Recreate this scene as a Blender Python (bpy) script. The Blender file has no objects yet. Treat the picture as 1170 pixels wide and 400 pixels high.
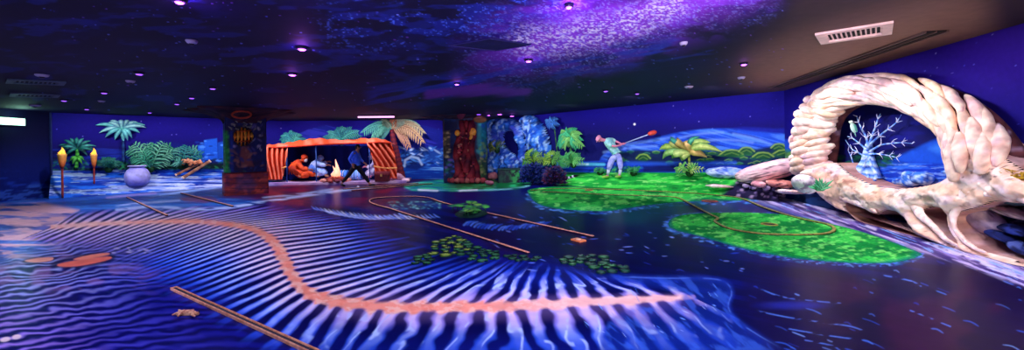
import bpy, bmesh, math, random
import numpy as np
from mathutils import Vector, Matrix, Quaternion

random.seed(7)
SC = bpy.context.scene
COL = SC.collection
PI = math.pi

# ------------------------------------------------------------------ camera
W, H, F = 1170.0, 400.0, 450.0
EYE = 1.55
ROLL = math.atan(0.01368)
CAM_R = Vector((math.cos(ROLL), 0, -math.sin(ROLL)))
CAM_U = Vector((math.sin(ROLL), 0, math.cos(ROLL)))
# horizon rises slightly to the right: the tripod was not quite level
CAM_R = Vector((math.cos(ROLL), 0, math.sin(-ROLL)))
CEIL = 3.13


def ray(px, py):
    cx, cy = (px - 585.0) / F, (170.0 - py) / F
    return CAM_R * cx + CAM_U * cy + Vector((0, 1, 0))


def gp(px, py, z=0.0):
    """point at height z (floor, ceiling) met by the sight line"""
    d = ray(px, py)
    t = (z - EYE) / d.z
    return Vector((0, 0, EYE)) + d * t


def dp(px, py, depth):
    return Vector((0, 0, EYE)) + ray(px, py) * depth


def proj(P):
    """layout coordinates of world points (N,3) used to place the mural motifs"""
    X, Y, Z = P[:, 0], np.maximum(P[:, 1], 0.05), P[:, 2] - EYE
    cx = (X * CAM_R.x + Z * CAM_R.z) / Y
    cy = (X * CAM_U.x + Z * CAM_U.z) / Y
    return 585.0 + F * cx, 170.0 - F * cy


cam_data = bpy.data.cameras.new('camera')
cam = bpy.data.objects.new('camera', cam_data)
COL.objects.link(cam)
cam.matrix_world = Matrix(((CAM_R.x, CAM_U.x, 0, 0), (0, 0, -1, 0), (CAM_R.z, CAM_U.z, 0, EYE), (0, 0, 0, 1)))
cam_data.sensor_fit = 'HORIZONTAL'
cam_data.sensor_width = 36.0
cam_data.lens = 36.0 * F / W
cam_data.shift_y = -30.0 / W
cam_data.clip_end = 200
SC.camera = cam

SC.view_settings.view_transform = 'Standard'
SC.view_settings.look = 'None'
SC.view_settings.gamma = 1.0
SC.view_settings.use_curve_mapping = False
SC.cycles.use_denoising = True
SC.cycles.max_bounces = 8
SC.cycles.diffuse_bounces = 5

# ------------------------------------------------------------------ helpers


def lin(c):
    """sRGB 0-255 triple or hex to linear"""
    if isinstance(c, str):
        c = [int(c[i:i + 2], 16) for i in (0, 2, 4)]
    o = []
    for v in c:
        v /= 255.0
        o.append(v / 12.92 if v <= 0.04045 else ((v + 0.055) / 1.055) ** 2.4)
    return tuple(o)


_mats = {}


def paint(name, rgb, rough=0.6, vary=0.25, scale=6.0, spec=0.3, metal=0.0, rgb2=None, emit=0.0, bump=0.0):
    """procedural paint: two tones mixed by noise"""
    if name in _mats:
        return _mats[name]
    m = bpy.data.materials.new(name)
    m.use_nodes = True
    nt = m.node_tree
    b = nt.nodes['Principled BSDF']
    c1 = lin(rgb)
    c2 = lin(rgb2) if rgb2 else tuple(v * (1 - vary) for v in c1)
    tc = nt.nodes.new('ShaderNodeTexCoord')
    nz = nt.nodes.new('ShaderNodeTexNoise')
    nz.inputs['Scale'].default_value = scale
    nz.inputs['Detail'].default_value = 5
    rp = nt.nodes.new('ShaderNodeValToRGB')
    rp.color_ramp.elements[0].position = 0.38
    rp.color_ramp.elements[1].position = 0.62
    rp.color_ramp.elements[0].color = (*c2, 1)
    rp.color_ramp.elements[1].color = (*c1, 1)
    nt.links.new(tc.outputs['Object'], nz.inputs['Vector'])
    nt.links.new(nz.outputs['Fac'], rp.inputs['Fac'])
    nt.links.new(rp.outputs['Color'], b.inputs['Base Color'])
    b.inputs['Roughness'].default_value = rough
    b.inputs['Metallic'].default_value = metal
    b.inputs['Specular IOR Level'].default_value = spec
    if emit:
        nt.links.new(rp.outputs['Color'], b.inputs['Emission Color'])
        b.inputs['Emission Strength'].default_value = emit
    if bump:
        bp = nt.nodes.new('ShaderNodeBump')
        bp.inputs['Strength'].default_value = bump
        bp.inputs['Distance'].default_value = 0.05
        nt.links.new(nz.outputs['Fac'], bp.inputs['Height'])
        nt.links.new(bp.outputs['Normal'], b.inputs['Normal'])
    _mats[name] = m
    return m


def vpaint(name, rough=0.6, spec=0.3, vary=0.15, scale=9.0, coat=0.0, bump=0.0):
    """paint whose pattern is stored per vertex, with a fine procedural grain"""
    if name in _mats:
        return _mats[name]
    m = bpy.data.materials.new(name)
    m.use_nodes = True
    nt = m.node_tree
    b = nt.nodes['Principled BSDF']
    at = nt.nodes.new('ShaderNodeAttribute')
    at.attribute_name = 'pattern'
    tc = nt.nodes.new('ShaderNodeTexCoord')
    nz = nt.nodes.new('ShaderNodeTexNoise')
    nz.inputs['Scale'].default_value = scale
    nz.inputs['Detail'].default_value = 6
    mr = nt.nodes.new('ShaderNodeMapRange')
    mr.inputs['From Min'].default_value = 0.3
    mr.inputs['From Max'].default_value = 0.7
    mr.inputs['To Min'].default_value = 1 - vary
    mr.inputs['To Max'].default_value = 1 + vary
    mx = nt.nodes.new('ShaderNodeVectorMath')
    mx.operation = 'SCALE'
    nt.links.new(tc.outputs['Object'], nz.inputs['Vector'])
    nt.links.new(nz.outputs['Fac'], mr.inputs['Value'])
    nt.links.new(at.outputs['Color'], mx.inputs[0])
    nt.links.new(mr.outputs['Result'], mx.inputs['Scale'])
    nt.links.new(mx.outputs['Vector'], b.inputs['Base Color'])
    b.inputs['Roughness'].default_value = rough
    b.inputs['Specular IOR Level'].default_value = spec
    b.inputs['Coat Weight'].default_value = coat
    b.inputs['Coat Roughness'].default_value = 0.12
    if bump:
        bp = nt.nodes.new('ShaderNodeBump')
        bp.inputs['Strength'].default_value = bump
        bp.inputs['Distance'].default_value = 0.04
        nt.links.new(nz.outputs['Fac'], bp.inputs['Height'])
        nt.links.new(bp.outputs['Normal'], b.inputs['Normal'])
    _mats[name] = m
    return m


def glow(name, rgb, strength):
    if name in _mats:
        return _mats[name]
    m = bpy.data.materials.new(name)
    m.use_nodes = True
    b = m.node_tree.nodes['Principled BSDF']
    c = lin(rgb)
    b.inputs['Base Color'].default_value = (*c, 1)
    b.inputs['Emission Color'].default_value = (*c, 1)
    b.inputs['Emission Strength'].default_value = strength
    _mats[name] = m
    return m


def link_mesh(name, verts, faces, mat, parent=None, smooth=False, cols=None, loc=None):
    """one mesh object; verts in world space, shifted so that the origin is loc (or the parent's origin)"""
    me = bpy.data.meshes.new(name)
    org = Vector((0, 0, 0))
    if parent is not None:
        org = root_loc(parent)
    elif loc is not None:
        org = Vector(loc)
    vs = np.asarray(verts, dtype=np.float64) - np.array(org)
    if isinstance(faces, np.ndarray):
        nf = len(faces)
        me.vertices.add(len(vs))
        me.vertices.foreach_set('co', vs.astype(np.float32).ravel())
        me.loops.add(nf * 4)
        me.loops.foreach_set('vertex_index', faces.astype(np.int32).ravel())
        me.polygons.add(nf)
        me.polygons.foreach_set('loop_start', np.arange(0, nf * 4, 4, dtype=np.int32))
        me.update(calc_edges=True)
    else:
        me.from_pydata([tuple(v) for v in vs], [], faces)
    if cols is not None:
        a = me.color_attributes.new('pattern', 'FLOAT_COLOR', 'POINT')
        c4 = np.ones((len(vs), 4), dtype=np.float32)
        c4[:, :3] = np.asarray(cols)
        a.data.foreach_set('color', c4.ravel())
    if smooth:
        me.polygons.foreach_set('use_smooth', np.ones(len(me.polygons), dtype=bool))
    me.materials.append(mat)
    me.update()
    o = bpy.data.objects.new(name, me)
    COL.objects.link(o)
    if parent is not None:
        o.parent = parent
        o.location = org - world_of(parent)
    else:
        o.location = org
    return o


def world_of(o):
    p = Vector(o.location)
    while o.parent is not None:
        o = o.parent
        p = p + Vector(o.location)
    return p


def root_loc(o):
    return world_of(o)


def tag(o, label=None, cat=None, group=None, kind=None):
    if label:
        o['label'] = label
    if cat:
        o['category'] = cat
    if group:
        o['group'] = group
    if kind:
        o['kind'] = kind
    return o


def thing(name, label, cat, loc, group=None):
    o = bpy.data.objects.new(name, None)
    COL.objects.link(o)
    o.location = loc
    o.empty_display_size = 0.2
    return tag(o, label, cat, group)


def struct(o):
    o['kind'] = 'structure'
    return o


class MB:
    """collects shapes into one mesh; every vertex may carry a pattern colour"""

    def __init__(s, col=(0.5, 0.5, 0.5)):
        s.v, s.f, s.c, s.col = [], [], [], col

    def add(s, vs, fs, col=None):
        b = len(s.v)
        s.v.extend([tuple(p) for p in vs])
        s.f.extend([tuple(b + i for i in f) for f in fs])
        if col is not None and len(col) == len(vs) and not isinstance(col[0], (int, float)):
            s.c.extend(col)
        else:
            s.c.extend([col if col is not None else s.col] * len(vs))

    def box(s, c, size, rot=None, ch=0.0, col=None):
        bm = bmesh.new()
        bmesh.ops.create_cube(bm, size=1.0)
        for v in bm.verts:
            v.co = Vector((v.co.x * size[0], v.co.y * size[1], v.co.z * size[2]))
        if ch:
            bmesh.ops.bevel(bm, geom=bm.edges[:], offset=ch, segments=2, affect='EDGES', profile=0.6)
        if rot is not None:
            bmesh.ops.transform(bm, matrix=rot.to_4x4() if hasattr(rot, 'to_4x4') else rot, verts=bm.verts)
        bm.verts.index_update()
        s.add([v.co + Vector(c) for v in bm.verts], [[v.index for v in f.verts] for f in bm.faces], col)
        bm.free()

    def tube(s, pts, rad, n=8, caps=True, col=None, flat=1.0, up=None):
        pts = [Vector(p) for p in pts]
        if not isinstance(rad, (list, tuple)):
            rad = [rad] * len(pts)
        ref = Vector(up) if up is not None else Vector((0.13, -0.21, 1)).normalized()
        vs, fs, cs = [], [], []
        m = len(pts)
        for i, p in enumerate(pts):
            t = (pts[min(i + 1, m - 1)] - pts[max(i - 1, 0)])
            t = t.normalized() if t.length > 1e-9 else Vector((0, 0, 1))
            a = ref - t * ref.dot(t)
            if a.length < 1e-3:
                a = Vector((1, 0, 0)) - t * t.x
            a.normalize()
            b = t.cross(a)
            for k in range(n):
                w = 2 * PI * k / n
                vs.append(p + (a * math.cos(w) * flat + b * math.sin(w)) * rad[i])
                if col is not None and not isinstance(col[0], (int, float)):
                    cs.append(col[i])
        for i in range(m - 1):
            for k in range(n):
                fs.append((i * n + k, i * n + (k + 1) % n, (i + 1) * n + (k + 1) % n, (i + 1) * n + k))
        if caps:
            fs.append(tuple(range(n - 1, -1, -1)))
            fs.append(tuple((m - 1) * n + k for k in range(n)))
        s.add(vs, fs, cs if cs else col)

    def blob(s, c, r, axes=None, seg=12, ring=8, bump=0.0, seed=0, col=None, cfun=None, power=1.0):
        """ellipsoid, optionally lumpy; axes = three unit vectors"""
        c = Vector(c)
        ax = axes or (Vector((1, 0, 0)), Vector((0, 1, 0)), Vector((0, 0, 1)))
        rnd = random.Random(seed)
        k1 = [Vector((rnd.uniform(-1, 1), rnd.uniform(-1, 1), rnd.uniform(-1, 1))) * 3.2 for _ in range(4)]
        ph = [rnd.uniform(0, 6) for _ in range(4)]
        vs, fs, cs = [], [], []

        def pt(d):
            h = 1.0
            if bump:
                h += bump * sum(math.sin(k.dot(d) + q) for k, q in zip(k1, ph)) / 3.0
            e = Vector([math.copysign(abs(x) ** power, x) for x in d]) if power != 1.0 else d
            return c + (ax[0] * e.x * r[0] + ax[1] * e.y * r[1] + ax[2] * e.z * r[2]) * h
        dirs = [Vector((0, 0, 1))]
        for i in range(1, ring):
            th = PI * i / ring
            for k in range(seg):
                w = 2 * PI * k / seg
                dirs.append(Vector((math.sin(th) * math.cos(w), math.sin(th) * math.sin(w), math.cos(th))))
        dirs.append(Vector((0, 0, -1)))
        for d in dirs:
            vs.append(pt(d))
            if cfun:
                cs.append(cfun(d))
        for k in range(seg):
            fs.append((0, 1 + k, 1 + (k + 1) % seg))
        for i in range(ring - 2):
            for k in range(seg):
                a = 1 + i * seg
                fs.append((a + k, a + seg + k, a + seg + (k + 1) % seg, a + (k + 1) % seg))
        last = len(dirs) - 1
        a = 1 + (ring - 2) * seg
        for k in range(seg):
            fs.append((last, a + (k + 1) % seg, a + k))
        s.add(vs, fs, cs if cfun else col)

    def lathe(s, c, prof, n=20, col=None, cols=None):
        """profile [(r,z)] turned about the vertical axis through c"""
        c = Vector(c)
        vs, fs, cs = [], [], []
        for i, (r, z) in enumerate(prof):
            for k in range(n):
                w = 2 * PI * k / n
                vs.append(c + Vector((r * math.cos(w), r * math.sin(w), z)))
                if cols:
                    cs.append(cols[i])
        for i in range(len(prof) - 1):
            for k in range(n):
                fs.append((i * n + k, i * n + (k + 1) % n, (i + 1) * n + (k + 1) % n, (i + 1) * n + k))
        fs.append(tuple(range(n - 1, -1, -1)))
        fs.append(tuple((len(prof) - 1) * n + k for k in range(n)))
        s.add(vs, fs, cs if cols else col)

    def prism(s, top, depth_vec, col=None):
        """polygon extruded along a vector"""
        n = len(top)
        d = Vector(depth_vec)
        vs = [Vector(p) for p in top] + [Vector(p) + d for p in top]
        fs = [tuple(range(n)), tuple(range(2 * n - 1, n - 1, -1))]
        for i in range(n):
            fs.append((i, n + i, n + (i + 1) % n, (i + 1) % n))
        s.add(vs, fs, col)

    def blade(s, pts, width, nrm, fold=0.25, c0=(0, .3, .1), c1=(.1, .6, .3), tip=0.15, n=None):
        """a leaf: folded strip along pts, width profile swelling mid-leaf; the vein is the lighter tone"""
        pts = [Vector(p) for p in pts]
        m = len(pts)
        vs, fs, cs = [], [], []
        nrm = Vector(nrm).normalized()
        for i, p in enumerate(pts):
            u = i / (m - 1)
            t = (pts[min(i + 1, m - 1)] - pts[max(i - 1, 0)]).normalized()
            a = t.cross(nrm)
            if a.length < 1e-3:
                a = t.cross(Vector((0, 0, 1)))
            a.normalize()
            w = width * max(tip * 0.2, math.sin(PI * min(1, 0.12 + u * 0.88)) ** 0.7)
            vs += [p - a * w, p - a * w * .5 + nrm * w * fold * .7, p + nrm * w * fold, p + a * w * .5 + nrm * w * fold * .7, p + a * w]
            cs += [c0, tuple((x + y) / 2 for x, y in zip(c0, c1)), c1, tuple((x + y) / 2 for x, y in zip(c0, c1)), c0]
        for i in range(m - 1):
            for k in range(4):
                fs.append((i * 5 + k, i * 5 + k + 1, (i + 1) * 5 + k + 1, (i + 1) * 5 + k))
        s.add(vs, fs, cs)

    def build(s, name, mat, parent=None, smooth=False, loc=None, patterned=False):
        return link_mesh(name, s.v, s.f, mat, parent, smooth, s.c if patterned else None, loc)


# ------------------------------------------------------------------ pattern toolkit (all vectorised)


def hash2(ix, iy, seed):
    h = (ix.astype(np.int64) * 374761393 + iy.astype(np.int64) * 668265263 + seed * 974634777) & 0x7fffffff
    h = ((h ^ (h >> 13)) * 1274126177) & 0x7fffffff
    return ((h ^ (h >> 16)) & 0xffff) / 65535.0


def vnoise(x, y, seed=0):
    ix, iy = np.floor(x), np.floor(y)
    fx, fy = x - ix, y - iy
    fx, fy = fx * fx * (3 - 2 * fx), fy * fy * (3 - 2 * fy)
    a, b = hash2(ix, iy, seed), hash2(ix + 1, iy, seed)
    c, d = hash2(ix, iy + 1, seed), hash2(ix + 1, iy + 1, seed)
    return (a * (1 - fx) + b * fx) * (1 - fy) + (c * (1 - fx) + d * fx) * fy


def fbm(x, y, seed=0, n=4):
    s, a, t = 0, 0.5, 0
    for i in range(n):
        s = s + a * vnoise(x, y, seed + i * 17)
        t += a
        a *= 0.5
        x, y = x * 2.03, y * 2.03
    return s / t


def sstep(a, b, x):
    t = np.clip((x - a) / (b - a), 0, 1)
    return t * t * (3 - 2 * t)


def poly_sd(X, Y, poly):
    """signed distance to polygon (positive inside)"""
    p = np.asarray(poly, float)
    d = np.full(X.shape, 1e9)
    ins = np.zeros(X.shape, bool)
    for i in range(len(p)):
        ax, ay = p[i]
        bx, by = p[(i + 1) % len(p)]
        ex, ey = bx - ax, by - ay
        t = np.clip(((X - ax) * ex + (Y - ay) * ey) / (ex * ex + ey * ey + 1e-12), 0, 1)
        d = np.minimum(d, np.hypot(X - ax - ex * t, Y - ay - ey * t))
        if ay != by:
            ins ^= ((ay > Y) != (by > Y)) & (X < (bx - ax) * (Y - ay) / (by - ay) + ax)
    return np.where(ins, d, -d)


def line_d(X, Y, pts, widths=None):
    """distance to polyline and the width interpolated along it"""
    d = np.full(X.shape, 1e9)
    w = np.ones(X.shape)
    for i in range(len(pts) - 1):
        ax, ay = pts[i]
        bx, by = pts[i + 1]
        ex, ey = bx - ax, by - ay
        t = np.clip(((X - ax) * ex + (Y - ay) * ey) / (ex * ex + ey * ey + 1e-12), 0, 1)
        dd = np.hypot(X - ax - ex * t, Y - ay - ey * t)
        k = dd < d
        d = np.where(k, dd, d)
        if widths is not None:
            w = np.where(k, widths[i] * (1 - t) + widths[i + 1] * t, w)
    return d, w


def smooth_poly(pts, n=4, closed=False):
    """Catmull-Rom through the control points"""
    p = [np.array(q, float) for q in pts]
    out = []
    m = len(p)
    for i in range(m if closed else m - 1):
        if closed:
            a, b, c, d = p[(i - 1) % m], p[i], p[(i + 1) % m], p[(i + 2) % m]
        else:
            a, b, c, d = p[max(i - 1, 0)], p[i], p[i + 1], p[min(i + 2, m - 1)]
        for k in range(n):
            t = k / n
            out.append(tuple(0.5 * ((2 * b) + (c - a) * t + (2 * a - 5 * b + 4 * c - d) * t * t + (3 * b - a - 3 * c + d) * t ** 3)))
    if not closed:
        out.append(tuple(p[-1]))
    return out


class Canvas:
    def __init__(s, X, Y, base):
        s.X, s.Y = X, Y
        s.C = np.empty((len(X), 3))
        s.C[:] = lin(base)

    def mix(s, m, c):
        c = np.asarray(lin(c) if isinstance(c, (str, list)) or (isinstance(c, tuple) and max(c) > 1.001) else c, float)
        s.C += (c - s.C) * np.clip(m, 0, 1)[:, None]

    def add(s, m, c):
        s.C += np.asarray(lin(c))[None, :] * m[:, None]

    def box(s, pts, pad):
        p = np.asarray(pts)
        return np.where((s.X > p[:, 0].min() - pad) & (s.X < p[:, 0].max() + pad) & (s.Y > p[:, 1].min() - pad) & (s.Y < p[:, 1].max() + pad))[0]

    def poly(s, pts, c, soft=1.0, a=1.0, tex=None):
        i = s.box(pts, soft + 1)
        if not len(i):
            return
        d = poly_sd(s.X[i], s.Y[i], pts)
        m = sstep(-soft, soft, d) * a
        if tex is not None:
            m = m * tex[i]
        c = np.asarray(lin(c), float)
        s.C[i] += (c - s.C[i]) * m[:, None]

    def stroke(s, pts, w, c, soft=0.8, a=1.0, tex=None):
        if not isinstance(w, (list, tuple)):
            w = [w] * len(pts)
        i = s.box(pts, max(w) + soft + 2)
        if not len(i):
            return
        d, ww = line_d(s.X[i], s.Y[i], pts, w)
        m = sstep(soft, -soft, d - ww) * a
        if tex is not None:
            m = m * tex[i]
        c = np.asarray(lin(c), float)
        s.C[i] += (c - s.C[i]) * m[:, None]

    def dab(s, x, y, rx, ry, c, a=1.0, soft=0.4, ang=0.0):
        i = np.where((abs(s.X - x) < max(rx, ry) * 1.6 + 1) & (abs(s.Y - y) < max(rx, ry) * 1.6 + 1))[0]
        if not len(i):
            return
        ca, sa = math.cos(ang), math.sin(ang)
        dx, dy = s.X[i] - x, s.Y[i] - y
        u, v = dx * ca + dy * sa, -dx * sa + dy * ca
        q = np.sqrt((u / rx) ** 2 + (v / ry) ** 2)
        m = sstep(1 + soft, 1 - soft, q) * a
        c = np.asarray(lin(c), float)
        s.C[i] += (c - s.C[i]) * m[:, None]


def grid_faces(nr, nc):
    i = np.arange((nr - 1) * (nc - 1))
    r, c = i // (nc - 1), i % (nc - 1)
    a = r * nc + c
    return np.stack([a, a + 1, a + nc + 1, a + nc], 1)
# ------------------------------------------------------------------ room plan (metres)
K = 0.9012
PLAN = {k: (x * K, y * K) for k, (x, y) in dict(
    back_left=(-18.0, -5), corner_left=(-19, 16.2), corner_tent=(-13, 22.3), corner_cave=(-1.3, 23.5),
    corner_arch=(8.8, 12.7), back_right=(5.68, -5)).items()}


class Wall:
    def __init__(s, a, b):
        s.a, s.b = Vector((*PLAN[a], 0)), Vector((*PLAN[b], 0))
        s.t = (s.b - s.a).normalized()
        s.len = (s.b - s.a).length
        s.n = Vector((s.t.y, -s.t.x, 0))        # into the room (plan runs clockwise)

    def hit(s, px, py, off=0.0):
        """point where the sight line meets the plane held off from the wall"""
        o = s.a + s.n * off
        d = ray(px, py)
        e = Vector((0, 0, EYE))
        t = (o - e).dot(s.n) / d.dot(s.n)
        return e + d * t

    def pt(s, u, z, off=0.0):
        return s.a + s.t * u + s.n * off + Vector((0, 0, z))


WE = Wall('back_left', 'corner_left')
WA = Wall('corner_left', 'corner_tent')
WB = Wall('corner_tent', 'corner_cave')
WC = Wall('corner_cave', 'corner_arch')
WD = Wall('corner_arch', 'back_right')
WR = Wall('back_right', 'back_left')


def rnd_dabs(cv, seed, n, box, rx, ry, cols, a=(0.5, 1.0), ang=(0, 0)):
    r = random.Random(seed)
    for _ in range(n):
        cv.dab(r.uniform(box[0], box[2]), r.uniform(box[1], box[3]), r.uniform(*rx), r.uniform(*ry),
               r.choice(cols), r.uniform(*a), 0.5, r.uniform(*ang))


def stars(cv, seed, n, box, cols=('6a6aff', '9a90ff', '5050e0'), r=(0.35, 0.8)):
    rnd_dabs(cv, seed, n, box, r, r, list(cols), (0.4, 0.9))


def streaks(X, Y, sx, sy, seed, lo=0.55, hi=0.7):
    return sstep(lo, hi, fbm(X / sx, Y / sy, seed, 3))


def mural(X, Y, which):
    """the painted backdrop; X, Y are layout coordinates of the wall points"""
    if which == 'E':
        cv = Canvas(X, Y, '070830')
        cv.mix(sstep(150, 215, Y) * 0.9, '0a1d70')
        cv.mix(streaks(X, Y, 26, 3, 3) * sstep(190, 212, Y) * 0.8, '1a3ca8')
        cv.mix(streaks(X, Y, 20, 2, 5, .6, .7) * sstep(200, 215, Y) * .6, '3a6ad0')
        return cv.C
    if which == 'R':
        cv = Canvas(X, Y, '140a60')
        return cv.C
    cv = Canvas(X, Y, '140878')
    n1 = fbm(X / 60, Y / 30, 11, 4)
    if which == 'A':
        cv.mix(sstep(165, 132, Y) * sstep(40, 200, X), '1c0c8a')
        cv.mix(sstep(150, 185, Y) * 0.85, '070838')
        cv.mix(sstep(.45, .7, n1) * .4, '10107a')
        stars(cv, 1, 14, (58, 133, 330, 160))
        # far dunes
        cv.poly([(58, 185), (100, 178), (150, 168), (180, 160), (215, 166), (260, 160), (300, 172), (330, 190), (58, 195)], '0e1c78', 3, .8)
        cv.mix(streaks(X, Y, 40, 3, 9) * sstep(165, 170, Y) * .35, '2340c0')
        # ruined walls by the plants
        for q, c in (([(233, 160), (248, 158), (249, 182), (233, 183)], '1d62d8'), ([(249, 163), (262, 160), (262, 186), (249, 186)], '1450b8'),
                     ([(219, 172), (234, 169), (234, 185), (219, 186)], '1650c0'), ([(226, 166), (233, 165), (233, 172), (226, 172)], '2a74e0')):
            cv.poly(q, c, .8)
        r = random.Random(4)
        for _ in range(26):
            x, y = r.uniform(221, 262), r.uniform(161, 186)
            cv.dab(x, y, r.uniform(1.5, 3.5), r.uniform(.7, 1.5), r.choice(['3f8cf0', '0d2f90', '5aa2ff', '0b2880']), .8)
        # undergrowth
        cv.poly([(58, 195), (80, 191), (110, 192), (150, 186), (200, 186), (262, 186), (330, 190), (330, 199), (58, 200)], '062018', 2.5, .95)
        rnd_dabs(cv, 6, 240, (60, 182, 330, 197), (1.5, 4), (.6, 1.4), ['0f5a38', '0a3c40', '1c7a40', '0a2c50', '2c9a58'], (.4, .9), (-.8, .8))
        # shallow water and sand along the bank
        s1, s2 = fbm(X / 34, Y / 2.2, 21, 3), fbm(X / 22, Y / 1.5, 22, 3)
        m = sstep(194, 198, Y + (X - 60) * .012)
        cv.mix(m, '0d36a4')
        cv.mix(m * sstep(.42, .62, s1) * .9, '2474ec')
        cv.mix(m * sstep(.54, .64, s2), 'c8ecff')
        cv.mix(m * sstep(.3, .42, 1 - s1) * sstep(.5, .68, s2 * .5 + .3) * .6, '0b2480')
        cv.mix(m * sstep(206, 214, Y + (X - 60) * .05) * sstep(.52, .64, fbm(X / 50, Y / 2.5, 23, 3)) * .8, 'b4c8fa')
        cv.mix(m * sstep(120, 260, X) * sstep(197, 206, Y) * sstep(.5, .62, s2) * .9, 'e4ecff')
    if which == 'B':
        cv.mix(sstep(170, 138, Y) * .8, '180a84')
        cv.mix(sstep(160, 200, Y) * .8, '0a1266')
        stars(cv, 2, 12, (300, 136, 560, 160))
        hill = [(290, 168), (330, 158), (352, 148), (372, 143), (395, 149), (420, 146), (450, 150), (480, 143), (510, 150), (540, 160), (560, 168), (560, 210), (290, 210)]
        cv.poly(hill, '14208e', 2)
        cv.mix(streaks(X, Y - .25 * X, 40, 3.5, 31) * (poly_sd(X, Y, hill) > 0) * .6, '3a3cc8')
        # inside of the tent: night and bedding
        cv.poly([(322, 165), (425, 162), (428, 206), (322, 207)], '0a1b78', 2, .9)
        for y, c in ((184, '3e8ae8'), (188, '8fc4ff'), (192, '2c62d0'), (196, '79aef8')):
            cv.stroke([(372, y), (395, y - 1), (425, y)], 1.5, c, 1.2, .9)
        cv.dab(398, 188, 9, 5, '4f90f0', .5)
        # pool and pale rocks beyond the tent
        cv.poly([(448, 186), (470, 180), (500, 178), (560, 180), (560, 206), (448, 207)], '1246b4', 2)
        s1 = fbm(X / 26, Y / 2.2, 33, 3)
        wm = sstep(-1, 1, poly_sd(X, Y, [(448, 186), (470, 180), (500, 178), (560, 180), (560, 206), (448, 207)]))
        cv.mix(wm * sstep(.5, .65, s1), '2f86e8')
        cv.mix(wm * sstep(.62, .75, s1) * .9, '8fd0ff')
        for q, c in (([(452, 178), (462, 172), (476, 170), (492, 168), (505, 172), (510, 182), (480, 186), (455, 187)], '1d4fa8'),
                     ([(462, 180), (470, 176), (482, 178), (486, 190), (476, 194), (464, 192)], '0d2f80')):
            cv.poly(q, c, 1.5)
        rnd_dabs(cv, 8, 90, (452, 168, 510, 188), (1.5, 5), (.6, 1.4), ['5aa6f4', 'bfe2ff', '1a3f9a', '0a2060', '3d86e0'], (.5, .95), (-.5, .6))
        cv.stroke([(462, 190), (463, 183), (470, 179), (478, 181), (482, 188)], 1.2, 'bfe2ff', 1, .9)
        # sand at the foot
        cv.mix(sstep(201, 204, Y) * (X > 300) * (X < 452) * .9, 'b58ac8')
        cv.mix(sstep(202, 206, Y) * sstep(452, 458, X) * .8, '0f2f90')
    if which == 'C':
        cv.mix(sstep(165, 125, Y) * .8, '140a86')
        cv.mix(sstep(128, 150, Y) * .6, '0a0650')
        cv.mix(sstep(150, 185, Y) * .7, '0a1060')
        stars(cv, 3, 30, (560, 100, 915, 150))
        # low dark trees on the far shore
        cv.poly([(556, 150), (640, 148), (660, 152), (690, 150), (720, 153), (735, 160), (735, 180), (556, 190)], '0a0f5c', 3, .8)
        hill = smooth_poly([(684, 188), (690, 176), (712, 165), (740, 160), (768, 153), (800, 148), (832, 147), (860, 150), (884, 152), (920, 158), (920, 186), (684, 186)], 3)
        cv.poly([(790, 152), (850, 145), (885, 147), (920, 146), (920, 180), (790, 180)], '16229c', 2, .9)
        cv.poly(hill, '1d4fd0', 1.6)
        hm = sstep(-1, 2, poly_sd(X, Y, hill))
        cv.mix(hm * streaks(X, Y - .28 * X, 70, 3.5, 41, .5, .64) * .8, '4f8cf4')
        cv.mix(hm * streaks(X, Y - .2 * X, 50, 3, 42, .6, .7) * .7, '0f2c98')
        for q in ([(700, 169), (722, 164.5), (745, 161), (770, 156.5)], [(775, 158), (800, 153), (826, 151.5)], [(838, 153), (862, 158), (884, 166)], [(770, 166), (800, 161), (836, 160), (860, 163)], [(690, 174), (720, 169), (750, 167)]):
            cv.stroke(smooth_poly(q, 4), 1.0, '86b4fa', 2.0, .55)
        cv.dab(725, 142, 1.3, 1.3, 'f4f0ff', 1, .4)
        # shrubs across the water
        cv.poly([(700, 176), (725, 171), (752, 172), (790, 174), (830, 172), (865, 170), (885, 167), (920, 170), (920, 192), (700, 190)], '081a3c', 2, .95)
        r = random.Random(12)
        for _ in range(60):
            x, y = r.uniform(702, 918), r.uniform(173, 188)
            if 775 < x < 800:
                continue
            cv.dab(x, y, r.uniform(3, 8), r.uniform(1.2, 2.6), r.choice(['0f5044', '15603a', '0a3050', '2f7a34']), .7)
            cv.stroke([(x - 4, y - .5), (x, y - 1.8), (x + 4, y - .6)], .35, r.choice(['4a9a3c', '86b84a', '3f8f70']), .6, .8)
        for x, y, w in ((836, 175, 13), (853, 172, 9), (890, 168, 9), (897, 175, 14), (872, 178, 12), (735, 180, 8), (905, 183, 9)):
            cv.dab(x, y, w, 4.4, '14502c', .95)
            cv.stroke([(x - w, y + 1), (x - w * .5, y - 3), (x, y - 3.8), (x + w * .5, y - 3), (x + w, y + 1)], .7, '8fb84a', .8, .85)
            cv.stroke([(x - w * .6, y + 2), (x, y - .6), (x + w * .6, y + 2)], .5, '6a9a40', .8, .7)
        # lagoon
        lag = [(556, 190), (600, 187), (640, 185), (690, 184), (720, 187), (770, 188), (850, 189), (920, 192), (920, 202), (556, 205)]
        cv.poly(lag, '0c2a96', 1.4)
        lm = sstep(-1, 1, poly_sd(X, Y, lag))
        cv.mix(lm * streaks(X, Y, 40, 2, 43, .5, .65) * .7, '1f52d8')
        cv.stroke([(612, 189), (645, 187.5), (690, 188)], 1.4, '5fd8f0', 1.6, .9)
        cv.stroke([(640, 187.6), (672, 187.6)], .7, 'd8ffff', 1.2, .9)
        cv.stroke([(715, 186), (760, 187), (840, 186)], 1.6, '2a60e0', 2, .7)
        cv.poly([(735, 190), (770, 189), (775, 196), (735, 197)], '080c50', 2, .8)
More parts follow.
